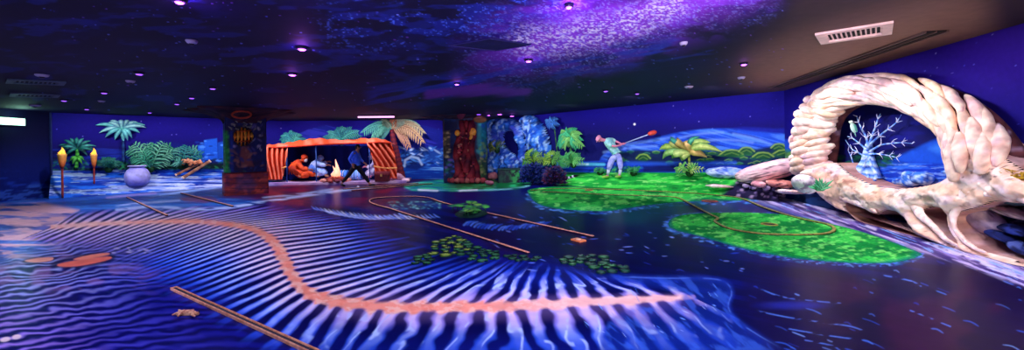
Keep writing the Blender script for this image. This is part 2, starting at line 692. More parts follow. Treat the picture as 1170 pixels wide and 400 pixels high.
        rnd_dabs(cv, 13, 70, (690, 190, 735, 197), (1.2, 2.6), (.6, 1.2), ['1f8a44', '0f5a40', '3fb060'], (.5, .9), (-.9, .9))
        # broken stones by the water's edge under the cave
        rnd_dabs(cv, 14, 70, (556, 184.5, 604, 190), (1, 3), (.5, 1.0), ['cfe0ff', '8aa8e8', 'ffffff', '4f78d0'], (.6, 1), (-.3, .3))
        # bank: turf to the right, dark shore to the left
        t = sstep(196.2, 198, Y - (X - 660) * .002) * sstep(636, 652, X + (Y - 197) * .2)
        g = fbm(X / 14, Y / 2.5, 45, 4)
        cv.mix(sstep(197, 200, Y) * (1 - t) * .9, '080d48')
        cv.mix(t, '12a436')
        cv.mix(t * sstep(.45, .65, g), '40dc48')
        cv.mix(t * sstep(.62, .75, fbm(X / 8, Y / 1.6, 46, 3)) * .8, '88f070')
        cv.mix(t * sstep(.35, .25, g) * .7, '0a7028')
        # gravel where the bank meets the rocks
        q = sstep(838, 850, X + (Y - 205) * 1.2)
        cv.mix(q * sstep(200, 203, Y), '1a1538')
        r = random.Random(15)
        for _ in range(120):
            x, y = r.uniform(842, 935), r.uniform(203, 226)
            cv.dab(x, y, r.uniform(1.2, 3), r.uniform(.7, 1.6), r.choice(['6a5a88', '3a3060', 'a088a8', '221c48', '50406a']), .85)
    if which == 'D':
        cv.mix(sstep(120, 60, Y) * .8, '280e92')
        cv.mix(sstep(1000, 1180, X) * sstep(140, 60, Y) * .5, '36128c')
        cv.mix(sstep(120, 190, Y) * .75, '0c0f6c')
        stars(cv, 4, 90, (895, 30, 1250, 170), ('7070ff', 'a090ff', '4a4ae0', 'c0b8ff'))
        # far hills left of the arch
        cv.poly([(895, 160), (930, 156), (940, 175), (940, 200), (895, 200)], '1a48c0', 2)
        rnd_dabs(cv, 16, 40, (893, 172, 925, 192), (3, 7), (1.5, 3), ['0f5038', '2c7a38', '0a2c48', '6a9a40'], (.6, .9), (-.3, .3))
        # night seen through the arch
        cv.poly([(945, 118), (1120, 110), (1125, 225), (945, 222)], '0a0d60', 3, .9)
        rnd_dabs(cv, 17, 30, (960, 125, 1090, 165), (5, 16), (2, 5), ['0c1078', '0a0b50', '101488'], (.4, .8))
        cv.poly(smooth_poly([(1005, 190), (1020, 182), (1045, 170), (1070, 159), (1090, 156), (1112, 164), (1118, 196), (1005, 196)], 3), '1450d0', 2.5)
        cv.poly(smooth_poly([(1062, 170), (1085, 158), (1112, 166), (1116, 188), (1100, 186)], 3), '3a84f0', 5, .8)
        cv.poly([(950, 190), (1000, 184), (1060, 186), (1125, 190), (1125, 226), (950, 224)], '1038b8', 2)
        i = sstep(0, 2, poly_sd(X, Y, [(950, 190), (1000, 184), (1060, 186), (1125, 190), (1125, 226), (950, 224)]))
        cv.mix(i * streaks(X, Y + .05 * X, 26, 2.2, 51, .5, .64) * .8, '2f74ec')
        cv.mix(i * streaks(X, Y, 12, 2, 52, .6, .72) * .5, '9ccaff')
        rnd_dabs(cv, 18, 60, (956, 176, 1024, 190), (2, 6), (1, 2.4), ['0a3c3c', '0f5a40', '083048', '1c7a50'], (.5, .9), (-.5, .5))
        # hollows under the roots and the scree behind
        low = [(905, 205), (960, 210), (1010, 232), (1060, 228), (1110, 224), (1260, 200), (1260, 330), (905, 330)]
        cv.poly(low, '0c1a4a', 2)
        lm = sstep(0, 2, poly_sd(X, Y, low))
        cv.mix(lm * sstep(.45, .65, fbm(X / 16, Y / 8, 53, 4)) * .8, '1d3f70')
        cv.mix(lm * sstep(1060, 1090, X) * sstep(.52, .66, fbm(X / 22, Y / 9, 54, 4)), 'a890b8')
        cv.mix(lm * sstep(.62, .7, fbm(X / 9, Y / 4, 55, 3)) * .7, '060a30')
    return cv.C


def bank_profile(w, u):
    return 0, 0


wall_mat = vpaint('mural_paint', rough=.75, spec=.15, vary=.08, scale=14)


def wall_mesh(name, w, which, nu, nz, z0=0.0):
    u = np.linspace(0, w.len, nu)
    z = np.linspace(z0, CEIL, nz)
    UU, ZZ = np.meshgrid(u, z)
    P = np.stack([w.a.x + w.t.x * UU.ravel(), w.a.y + w.t.y * UU.ravel(), ZZ.ravel()], 1)
    X, Y = proj(P)
    if which in 'ER':
        behind = P[:, 1] < 1.0
        X = np.where(behind, -200, X)
        Y = np.where(behind, 150, Y)
    if which == 'D':
        behind = P[:, 1] < 3.0
        X = np.where(behind, 1240, X)
        Y = np.where(behind, 150, Y)
    C = mural(X, Y, which)
    o = link_mesh(name, P, grid_faces(nz, nu), wall_mat, cols=C)
    return struct(o)


wall_mesh('wall_entrance', WE, 'E', 260, 60)
wall_mesh('wall_palms', WA, 'A', 560, 200)
wall_mesh('wall_tent', WB, 'B', 560, 170)
wall_mesh('wall_lagoon', WC, 'C', 760, 190)
wall_mesh('wall_arch', WD, 'D', 760, 260)
wall_mesh('wall_rear', WR, 'R', 20, 8)


BANKS = {}


def on_bank(which, px, py):
    """point of the bank's surface that the layout puts at px, py"""
    w, us, zt, reach, power = BANKS[which]
    best = None
    for k in range(201):
        f = k / 200
        p = w.hit(px, 200, 0)
        ru = float(np.interp((p - w.a).dot(w.t), us, reach * np.ones(len(us))))
        p = w.hit(px, 200, ru * (1 - f))
        u = (p - w.a).dot(w.t)
        z = float(np.interp(u, us, zt)) * f ** power
        q = Vector((p.x, p.y, z))
        _, y = proj(np.array([q]))
        e = abs(y[0] - py)
        if best is None or e < best[0]:
            best = (e, q)
    return best[1]


def bank_mesh(name, w, which, u0, u1, top_px, reach, nu, nv, power):
    """sloped bank along the foot of a wall, painted as the wall is; top_px = [(px, py)] of its upper edge"""
    tops = []
    for px, py in top_px:
        p = w.hit(px, py)
        tops.append(((p - w.a).dot(w.t), p.z))
    us = np.linspace(u0, u1, nu)
    zt = np.interp(us, [t[0] for t in tops], [t[1] for t in tops])
    P, v = [], np.linspace(0, 1, nv)
    if which == 'C':
        reach = np.interp(us / w.len, [0, .5, .62, .8, .88, .94, 1], [reach, reach, .62, .46, .55, .85, .95])
    BANKS[which] = (w, us, zt, reach, power)
    for f in v:
        off = reach * (1 - f)
        z = zt * (f ** power)
        P.append(np.stack([w.a.x + w.t.x * us + w.n.x * off, w.a.y + w.t.y * us + w.n.y * off, z], 1))
    P = np.concatenate(P)
    X, Y = proj(P)
    o = link_mesh(name, P, grid_faces(nv, nu), wall_mat, cols=mural(X, Y, which), smooth=True)
    return struct(o)


bank_mesh('trim_1', WA, 'A', 0.02, WA.len + .05, [(58, 198.5), (150, 198), (330, 196)], .9, 500, 40, .9)
bank_mesh('trim_2', WC, 'C', -.1, WC.len + .05, [(560, 200), (640, 197.5), (700, 197), (840, 197.5), (897, 199)], .8, 700, 50, .6)

# low sand-coloured stage the tent stands on
STAGE = .10
q = [gp(300, 211.6), gp(380, 210.8), gp(440, 209.9), gp(464, 208.9)]
back = [WB.hit(470, 200, .03), WB.hit(326, 200, .03)]
mb = MB()
mb.prism([Vector((p.x, p.y, STAGE)) for p in q + back], (0, 0, -STAGE + .001))
struct(mb.build('trim_4', paint('stage_sand', 'd8b4cc', .7, rgb2='9a78b8', scale=1.6)))

# ------------------------------------------------------------------ floor
SPINE = [(60, 259), (130, 255), (200, 253), (250, 255), (285, 261), (308, 272), (320, 288), (328, 304), (337, 320), (352, 334), (378, 343), (420, 349), (470, 351), (520, 351), (570, 350), (620, 348), (670, 345), (720, 343), (760, 341), (792, 340)]
UPPER = [(90, 240), (175, 236), (280, 234), (360, 238), (410, 246), (440, 256), (458, 266), (474, 276), (492, 284), (515, 288), (535, 291), (555, 293), (578, 294), (592, 295), (606, 298), (626, 301), (645, 306), (672, 311), (712, 314), (770, 318)]
LOWER = [(20, 275), (60, 285), (95, 292), (125, 302), (145, 314), (160, 326), (185, 338), (210, 352), (240, 368), (268, 392), (310, 415), (368, 425), (425, 428), (492, 428), (570, 428), (648, 428), (722, 428), (800, 428), (850, 405), (845, 365)]
RIBS = [0, 6, 12, 17, 22, 26, 29.5, 32.5, 35, 37.2, 39.2, 41.2, 43.2, 45.1, 47, 48.9, 50.8, 52.7, 54.3, 55.5]


def strip_coords(X, Y, A, B, par, n=5):
    """(t, d) of points inside the ribbon between two curves; d < 0 where outside"""
    A2, B2, p2 = smooth_poly(A, n), smooth_poly(B, n), []
    for i in range(len(par) - 1):
        p2 += [par[i] + (par[i + 1] - par[i]) * k / n for k in range(n)]
    p2.append(par[-1])
    T = np.zeros(X.shape)
    D = np.full(X.shape, -1.0)
    for i in range(len(A2) - 1):
        p00, p10, p11, p01 = [np.array(q) for q in (A2[i], A2[i + 1], B2[i + 1], B2[i])]
        q = np.array([p00, p10, p11, p01])
        k = np.where((X >= q[:, 0].min() - 1) & (X <= q[:, 0].max() + 1) & (Y >= q[:, 1].min() - 1) & (Y <= q[:, 1].max() + 1) & (D < 0))[0]
        if not len(k):
            continue
        x, y = X[k], Y[k]
        s = np.full(x.shape, .5)
        d = np.full(x.shape, .5)
        for _ in range(8):      # Newton on the bilinear patch
            ax = p00[0] * (1 - s) * (1 - d) + p10[0] * s * (1 - d) + p11[0] * s * d + p01[0] * (1 - s) * d - x
            ay = p00[1] * (1 - s) * (1 - d) + p10[1] * s * (1 - d) + p11[1] * s * d + p01[1] * (1 - s) * d - y
            sx = (p10[0] - p00[0]) * (1 - d) + (p11[0] - p01[0]) * d
            sy = (p10[1] - p00[1]) * (1 - d) + (p11[1] - p01[1]) * d
            dx = (p01[0] - p00[0]) * (1 - s) + (p11[0] - p10[0]) * s
            dy = (p01[1] - p00[1]) * (1 - s) + (p11[1] - p10[1]) * s
            det = sx * dy - sy * dx
            det = np.where(abs(det) < 1e-6, 1e-6, det)
            s = np.clip(s - (ax * dy - ay * dx) / det, -1, 2)
            d = np.clip(d - (sx * ay - sy * ax) / det, -1, 2)
        ok = (s > -.02) & (s < 1.02) & (d > -.01) & (d < 1.01)
        k2 = k[ok]
        T[k2] = p2[i] + (p2[i + 1] - p2[i]) * s[ok]
        D[k2] = np.clip(d[ok], 0, 1)
    return T, D


GREEN_A = [(604, 217), (606, 224), (615, 233), (640, 239), (690, 241.5), (730, 236), (765, 232), (800, 230), (850, 229), (857, 226), (800, 221), (750, 218.5), (700, 215), (650, 213.5), (625, 214)]
GREEN_B = [(765, 254), (775, 247), (800, 244), (850, 243), (900, 246), (950, 256), (1000, 270), (1045, 287), (1049, 292), (1030, 298), (1000, 301), (950, 299), (900, 294), (850, 284), (800, 270), (770, 262)]


def floor_paint(X, Y):
    cv = Canvas(X, Y, '050740')
    sx = 1 / np.maximum(Y - 165, 12)            # marks shrink with distance
    n0 = fbm(X * sx * 6, 900 * sx, 61, 4)
    cv.mix(sstep(.4, .7, n0) * .5, '0c1680')
    # ---- rippled sand, lower left
    rp = (Y - 258)
    wob = fbm(X / 60, Y / 22, 62, 3) * 18 + fbm(X / 18, Y / 7, 66, 2) * 5 + (X - 100) * .13
    lam = 2.6 + np.clip(rp, 0, 200) * .042
    ph = np.log1p(.042 * np.clip(rp + wob * .9 - 4 - 0.00028 * (X - 130) ** 2 + (X - 100) * .03, -10, 400) / 2.6) / .042
    rip = .5 + .5 * np.sin(2 * PI * ph)
    zone = sstep(262, 280, Y) * sstep(430, 300, X + (Y - 300) * .1)
    cv.mix(zone * .8, '10128a')
    cv.mix(zone * rip ** 1.6 * sstep(330, 20, X) * .9 * (.35 + .65 * sstep(.4, .6, fbm(X / 50, Y / 14, 163, 3))), '4c4ad0')
    cv.mix(zone * rip ** 2.5 * sstep(190, 0, X) * sstep(400, 285, Y) * .9, 'b8c8ff')
    cv.mix(zone * rip ** 2 * sstep(150, -20, X) * sstep(300, 400, Y) * .8, 'b890f0')
    cv.mix(zone * (1 - rip) ** 2 * .9, '06064a')
    cv.mix(sstep(.5, .66, fbm(X / 22, Y / 7, 63, 4)) * sstep(250, 40, X) * sstep(275, 300, Y) * sstep(345, 315, Y) * .4, 'b080c8')
    # dark pool inside the bend of the spine
    cv.poly(smooth_poly([(110, 264), (190, 260), (255, 263), (285, 274), (290, 290), (240, 292), (180, 286), (120, 276)], 3), '070b5c', 8, .85)
    # pale sand at the far left
    sand = smooth_poly([(-60, 240), (0, 236), (50, 236), (110, 246), (140, 254), (90, 262), (60, 280), (20, 296), (-60, 310)], 3)
    sm = sstep(-14, 10, poly_sd(X, Y, sand))
    cv.mix(sm * .8, '5f86d8')
    cv.mix(sm * sstep(.42, .6, fbm(X / 40, Y / 4, 64, 4)) * .95, 'e6b8c4')
    cv.mix(sm * sstep(.55, .7, fbm(X / 26, Y / 3, 65, 3)) * .8, '1f5ac0')
    cv.mix(sm * sstep(.58, .68, fbm(X / 18, Y / 5, 67, 3)) * sstep(250, 262, Y) * .8, '2a4a9a')
    # teal water beyond it
    teal = smooth_poly([(-40, 232), (60, 226), (180, 221), (260, 222), (300, 230), (230, 246), (120, 250), (60, 246), (0, 244)], 3)
    tm = sstep(-4, 5, poly_sd(X, Y, teal))
    cv.mix(tm * .9, '1450b4')
    cv.mix(tm * streaks(X, Y, 36, 2, 68, .48, .62) * .6, '3a86e0')
    cv.mix(tm * streaks(X, Y, 24, 1.6, 69, .58, .7) * .5, '0c2a86')
    cv.mix(sstep(-3, 3, poly_sd(X, Y, [(-40, 236), (50, 232), (90, 240), (70, 254), (-40, 262)])) * sstep(.42, .56, fbm(X / 34, Y / 3, 70, 4)) * .9, 'e8b4b8')
    for q, c in (([(183, 223), (250, 214), (340, 210)], '8fb8f4'), ([(122, 226), (150, 223), (178, 221)], '9a80c0')):
        cv.stroke(q, 1.0, c, 1, .8)
    # ---- ribs of the great skeleton
    PHASE = np.zeros(len(X))
    for side, E, seed in ((0, UPPER, 71), (1, LOWER, 72)):
        T, D = strip_coords(X, Y, SPINE, E, RIBS)
        ins = D >= 0
        j = np.where(ins)[0]
        t, d = T[j], D[j]
        big = sstep(37, 42, t)                                   # ribs nearest the viewer
        wv = (fbm(t * .9, d * 3, seed, 3) - .5)
        ph = t + wv * (.35 + .5 * big) + (0.5 if side else 0)
        c = .5 + .5 * np.cos(2 * PI * ph)
        width = .62 - .16 * d
        PHASE[j] = ph
        rib = sstep(1 - width - .26, 1 - width + .26, c)
        patch = .55 + .9 * sstep(.35, .68, fbm(t * .55, d * 3.2, seed + 3, 3))
        crest = sstep(.62, .97, c) * patch
        fade = sstep(1.0, .55 + .1 * big, d + (fbm(t * 2, d * 0 + t, seed + 5, 2) - .5) * .35)
        base = fade * .7
        C = cv.C[j]

        def mixj(m, col):
            nonlocal C
            C = C + (np.asarray(lin(col)) - C) * np.clip(m, 0, 1)[:, None]
        far = sstep(24, 9, t)
        mixj(base * .8, '0c1a84')
        mixj(rib * fade * (1 - .45 * big), '2a5af0')
        mixj(rib * fade * big * .55, '1c40c0')
        mixj(crest * fade * sstep(.8, .25, d) * (1 - .45 * big), 'd0dcff' if side == 0 else 'a8c4ff')
        if side == 1:
            mixj(rib * fade * sstep(.5, .9, big) * .4, '2a56cc')
        mixj((.45 * rib + .65 * crest) * sstep(.48, .04, d) * (1.0 - .45 * big), 'ffe4ee')
        mixj(crest * sstep(.26, .03, d) * big * .8, 'ffe4f4')
        mixj((1 - rib) * fade * sstep(.02, .1, d) * (.92 - .65 * big * sstep(.25, .7, d)), '040640')
        # thin bright filaments along the near ribs
        fil = sstep(.12, .02, abs(((ph + .5 + .2 * np.sin(d * 11 + t * 5)) % 1) - .5)) * big * sstep(.95, .3, d) * sstep(.02, .15, d)
        mixj(fil * sstep(.4, .6, fbm(t * 3, d * 7, seed + 9, 2)) * 1.0, 'b8d4ff')
        mixj(far * rib * fade * .4, 'e8b0b8')
        # flesh-toned swelling where each rib joins
        mixj(sstep(.30, .05, d - .12 * rib) * big * .4 * (.4 + .6 * rib), 'b894e0')
        cv.C[j] = C
    # the spine itself
    sp = smooth_poly(SPINE, 5)
    ws = np.interp(np.linspace(0, 19, len(sp)), range(20), [1.6, 2.0, 2.2, 2.8, 3.6, 5, 6.5, 7, 7, 7, 7, 6.5, 6, 5.8, 5.5, 5.2, 4.6, 4, 3, 1.5])
    wig = (fbm(X / 9, Y / 6, 75, 3) - .5) * 5
    d, w = line_d(X, Y, sp, list(ws))
    w = w * (.72 + .62 * (.5 + .5 * np.cos(2 * PI * PHASE)) ** 1.5)
    m = sstep(2.2, -2.2, d + wig * np.clip(w / 6, .2, 1) - w)
    cv.mix(m * .95 * sstep(0, 60, X + 40), 'ffa287')
    cv.mix(m * sstep(190, 90, X) * .8, 'f0c8c8')
    cv.mix(m * sstep(.48, .64, fbm(X / 7, Y / 4, 76, 3)) * .8, 'ffd0bc')
    cv.mix(m * sstep(.58, .7, fbm(X / 10, Y / 5, 176, 3)) * .35, 'e87058')
    cv.mix(m * sstep(520, 700, X) * .75, 'ffdcd4')
    cv.mix(sstep(w * 1.0, w * .3, d + wig * .6) * sstep(1, 3, w) * .2, 'ff8a68')
    # ---- tail pool edge, lower right
    edge = smooth_poly([(700, 316), (760, 318), (805, 318), (828, 322), (836, 334), (832, 350), (842, 366), (868, 384), (900, 402)], 4)
    inside = smooth_poly([(640, 306), (700, 314), (760, 316), (808, 316), (830, 322), (838, 336), (834, 352), (846, 368), (872, 386), (905, 405), (700, 430), (700, 360), (770, 345), (780, 335)], 3)
    im = sstep(-3, 5, poly_sd(X, Y, inside))
    cv.mix(im * .5, '102e90')
    cv.mix(im * streaks(X - Y * .9, Y, 9, 16, 77, .5, .7) * .5, '3a6ad8')
    cv.stroke(edge, 1.6, '2040b8', 5, .6)
    cv.stroke(edge, .4, '6f9ff4', 1, .5, tex=sstep(.4, .6, fbm(X / 14, Y / 10, 78, 2)))
    rnd_dabs(cv, 21, 30, (640, 325, 825, 390), (1.5, 5), (.35, .7), ['7ab0ff', 'b0d0ff', '4f86f0'], (.3, .8), (.4, 1.1))
    # ---- deep channel between spine and greens
    deep = smooth_poly([(540, 262), (600, 226), (660, 236), (750, 232), (770, 262), (850, 294), (960, 306), (960, 330), (840, 318), (720, 311), (640, 300), (560, 290)], 3)
    dm = sstep(-6, 10, poly_sd(X, Y, deep))
    cv.mix(dm * .85, '05052e')
    rnd_dabs(cv, 22, 80, (560, 240, 860, 312), (1.5, 5), (.4, .8), ['2a4ac8', '5a7ae8', '1a2e90', '8098f0'], (.4, .85), (-.1, .5))
    cv.dab(718, 248, 22, 8, '0a5050', .5, .9)
    # ---- dark red-violet water at the right
    rt = smooth_poly([(850, 318), (960, 306), (1040, 298), (1100, 286), (1240, 330), (1240, 440), (920, 440), (870, 380), (842, 350)], 3)
    rm = sstep(-10, 25, poly_sd(X, Y, rt))
    cv.mix(rm * .92, '160a30')
    cv.mix(rm * sstep(.4, .65, fbm(X / 70, Y / 40, 79, 3)) * sstep(900, 1000, X) * .8, '3a1638')
    cv.mix(rm * sstep(1000, 900, X) * .6, '090a48')
    r = random.Random(23)
    for _ in range(46):
        x, y = r.uniform(850, 1170), r.uniform(285, 400)
        L = r.uniform(4, 22) * (y - 230) / 150
        q = [(x, y), (x + L * .5, y + L * .12 + r.uniform(-1, 1)), (x + L, y + L * .38)]
        cv.stroke(smooth_poly(q, 3), [.2] + [r.uniform(.3, .7)] * 5 + [.15], r.choice(['2f62d8', '4f86f0', '1f3fb0', '7fa8f4']), .9, r.uniform(.35, .8))
    for q in ([(866, 356), (900, 362), (940, 368), (970, 372), (985, 378)], [(900, 375), (940, 382), (975, 388)], [(1040, 356), (1060, 362), (1086, 372)],
              [(868, 330), (900, 340), (960, 346)], [(1010, 316), (1040, 322), (1052, 326)], [(920, 390), (950, 396), (960, 400)]):
        cv.stroke(smooth_poly([(x, y + 1.2 * math.sin(x * .21)) for x, y in q], 4), .5, '5a8cf4', 1.0, .8, tex=sstep(.35, .6, fbm(X / 7, Y / 3, 87, 2)))
    cv.dab(905, 349, 30, 4, '1c2ca0', .7, .9)
    # ---- stream along the foot of the arch
    st = smooth_poly([(820, 214), (880, 216), (935, 222), (985, 240), (1050, 262), (1110, 280), (1180, 304), (1260, 330), (1260, 352), (1170, 326), (1100, 300), (1050, 285), (980, 262), (930, 250), (880, 236), (830, 224)], 3)
    mm = sstep(-5, 4, poly_sd(X, Y, st))
    u = Y - .36 * X
    cv.mix(mm * .95, '4a3684')
    cv.mix(mm * streaks(X, u, 40, 3, 81, .46, .58) * .9, '8f7cc8')
    cv.mix(mm * streaks(X, u, 30, 2.4, 82, .54, .64) * .95, 'd4c8f4')
    cv.mix(mm * streaks(X, u, 26, 2.6, 83, .56, .66) * .8, '231a66')
    cv.mix(mm * streaks(X, u, 18, 1.8, 84, .6, .7) * .8, '7fb4ff')
    for q in ([(870, 222), (930, 234), (990, 252), (1030, 266)], [(960, 240), (1030, 262), (1100, 284), (1170, 312)], [(900, 226), (960, 246), (1000, 262)], [(1040, 270), (1100, 292), (1170, 318)]):
        cv.stroke(q, [.5, 1.6, 1.2, .4], 'e8e0ff', 1.6, .8, tex=sstep(.35, .55, fbm(X / 12, Y / 5, 85, 2)))
    # ---- between the greens
    cv.poly(smooth_poly([(770, 226), (850, 221), (880, 232), (900, 246), (800, 250), (760, 240)], 3), '24306a', 5, .7)
    # ---- tent's red and blue reflection painted into the floor, over red ground
    red = smooth_poly([(318, 209), (380, 206), (470, 204), (500, 206), (480, 214), (460, 226), (440, 236), (380, 236), (330, 234), (296, 228), (250, 224), (262, 219)], 3)
    rdm = sstep(-3, 4, poly_sd(X, Y, red))
    cv.mix(rdm * .9, '3a0a3c')
    cv.mix(rdm * streaks(X, Y, 24, 2.5, 91, .45, .62) * .8, '7a1038')
    cv.mix(rdm * sstep(-10, 8, poly_sd(X, Y, [(365, 212), (395, 212), (398, 238), (362, 238)])) * .7, '1c2a86')
    # far dark water to the right of it
    cv.mix(sstep(-3, 3, poly_sd(X, Y, [(455, 208), (600, 204), (620, 215), (605, 230), (560, 240), (500, 228), (440, 226)])) * .7, '0a0f5a')
    # shore foam before the left pillar
    for q, w in (([(133, 240), (150, 238), (175, 236), (205, 238), (235, 239), (262, 237), (300, 231), (345, 224), (395, 217), (425, 213)], 1.4),
                 ([(133, 236), (150, 233), (180, 231), (205, 229)], .8), ([(300, 226), (350, 221), (380, 216)], .7)):
        cv.stroke(smooth_poly(q, 3), w, 'b8d0ff', 1.4, .9, tex=sstep(.25, .5, fbm(X / 14, Y / 2, 92, 3)))
    cv.poly([(205, 226), (222, 224), (240, 224), (252, 229), (235, 232), (210, 230)], '7a4468', 1.5, .8)
    # small rippled patches
    r = random.Random(24)
    for k in range(16):
        x = 372 + k * 5.6
        y = 241 + 6.5 * math.sin(k / 15 * 2.6)
        cv.stroke([(x, y), (x + 5, y + 2.5), (x + 12, y + 3.4)], [.9, .8, .2], '9ab8ff', .8, .85)
    for k in range(24):
        x = 530 + k * 4
        y = 254 + 5 * math.sin(k / 23 * PI) + r.uniform(-1, 1)
        cv.stroke([(x, y + 3), (x + 3, y), (x + 8, y - 1.5)], [.9, .8, .3], r.choice(['2f62e0', '1c44c0', '5a8cf4']), 1, .85)
    for k in range(30):
        x = 356 + k * 4.8
        y = 238.5 + 10.5 * math.sin(k / 29 * 2.2)
        cv.stroke([(x, y - 2.6), (x + 3, y), (x + 7, y + 1.6)], [.25, .8, .3], r.choice(['dce8ff', '9ab8ff', '6a94f8']), .8, .85)
    # turquoise shallows round the second pillar
    pond = smooth_poly([(462, 213), (480, 208), (520, 205), (575, 204), (605, 208), (598, 214), (560, 217), (500, 218), (470, 217)], 3)
    pm = sstep(-2, 1, poly_sd(X, Y, pond))
    cv.mix(pm, '0f7a80')
    cv.mix(pm * sstep(500, 530, X), '0c6a34')
    cv.mix(pm * streaks(X, Y, 14, 1.4, 93, .48, .62) * .8, '2fc878')
    cv.stroke(pond + pond[:1], .7, '8fe0f0', 1, .7, tex=sstep(.4, .6, fbm(X / 16, Y / 3, 94, 2)))
    for q in ([(478, 217), (500, 218)], [(525, 218), (545, 217)]):
        cv.stroke(q, .8, 'f0f4ff', 1, .9)
    # speckled fringe within the looped kerb
    rnd_dabs(cv, 25, 90, (440, 230, 505, 239), (.8, 2), (.4, .8), ['3a8a9a', '58a8a0', '1f5a80', '7ac0a8'], (.5, .9))
    r = random.Random(27)
    for pl, col in ((GREEN_A, '6fb0ff'), (GREEN_B, '6fb0ff')):
        sp2 = smooth_poly(pl, 6, True)
        for k, (x, y) in enumerate(sp2):
            if pl is GREEN_A and y < 222.5 or pl is GREEN_B and x > 905 and y < 290:
                continue
            for _ in range(5):
                cv.dab(x + r.uniform(-6, 4), y + r.uniform(-1, 4), r.uniform(1, 3.5), r.uniform(.5, 1.0), r.choice([col, '3a6ae0', '5a9ae8', '1a6a9a', '123a90']), r.uniform(.25, .75))
    # flat painted stones on the sand
    cv.poly(smooth_poly([(26, 298), (40, 294), (60, 293), (64, 296), (48, 300), (30, 301)], 3, True), '0c1040', 2, .8)
    cv.poly(smooth_poly([(58, 301), (80, 293), (112, 288), (130, 291), (128, 298), (96, 306), (66, 306)], 3, True), '140c40', 2, .8)
    cv.poly(smooth_poly([(28, 298), (42, 295), (60, 294), (58, 298), (40, 300)], 3, True), 'f0a090', .8)
    cv.poly(smooth_poly([(66, 302), (90, 297), (122, 293), (126, 296), (98, 303), (72, 305)], 3, True), 'e8705c', .8)
    cv.poly(smooth_poly([(84, 296), (104, 291), (122, 289), (124, 291), (106, 295), (92, 297)], 3, True), 'f08a70', .8)
    rnd_dabs(cv, 26, 16, (128, 283, 176, 289), (1.5, 4), (.5, 1.1), ['b8b0e0', '8080c8'], (.6, .9), (-.3, .1))
    for x, y, a in ((6, 388, 6), (19, 385, 5.4)):
        cv.dab(x, y, a, 2.6, 'f0d8e0', .95, .3, -.2)
    return cv.C


nD, nU = 470, 1150
inv = np.linspace(1 / 2.35, 1 / 22.5, nD)
uu = np.linspace(-1.48, 1.42, nU)
DD, UU = np.meshgrid(1 / inv, uu, indexing='ij')
P = np.stack([(UU * DD).ravel(), DD.ravel(), np.zeros(DD.size)], 1)
X_, Y_ = proj(P)
C_ = floor_paint(X_, Y_)
fc = grid_faces(nD, nU)[:, ::-1]
plan = [PLAN[k] for k in ('back_left', 'corner_left', 'corner_tent', 'corner_cave', 'corner_arch', 'back_right')]
ctr = P[fc].mean(1)
keep = poly_sd(ctr[:, 0], ctr[:, 1], plan) > -.06
fc = fc[keep]
# strips beside and behind the viewer complete the slab
ex = [(-17.5, -4.7, -.004), (7.9, -4.7, -.004), (7.9, 22, -.004), (-17.5, 22, -.004)]
n0 = len(P)
P = np.concatenate([P, np.array(ex)])
C_ = np.concatenate([C_, np.tile(np.array(lin('0a0c5a')), (4, 1))])
fc = np.concatenate([fc, np.array([[n0, n0 + 1, n0 + 2, n0 + 3]])])
used = np.zeros(len(P), bool)
used[fc.ravel()] = True
idx = np.cumsum(used) - 1
floor_mat = vpaint('floor_paint', rough=.28, spec=.025, vary=.12, scale=5)
struct(link_mesh('floor', P[used], idx[fc], floor_mat, cols=C_[used]))

# ------------------------------------------------------------------ ceiling


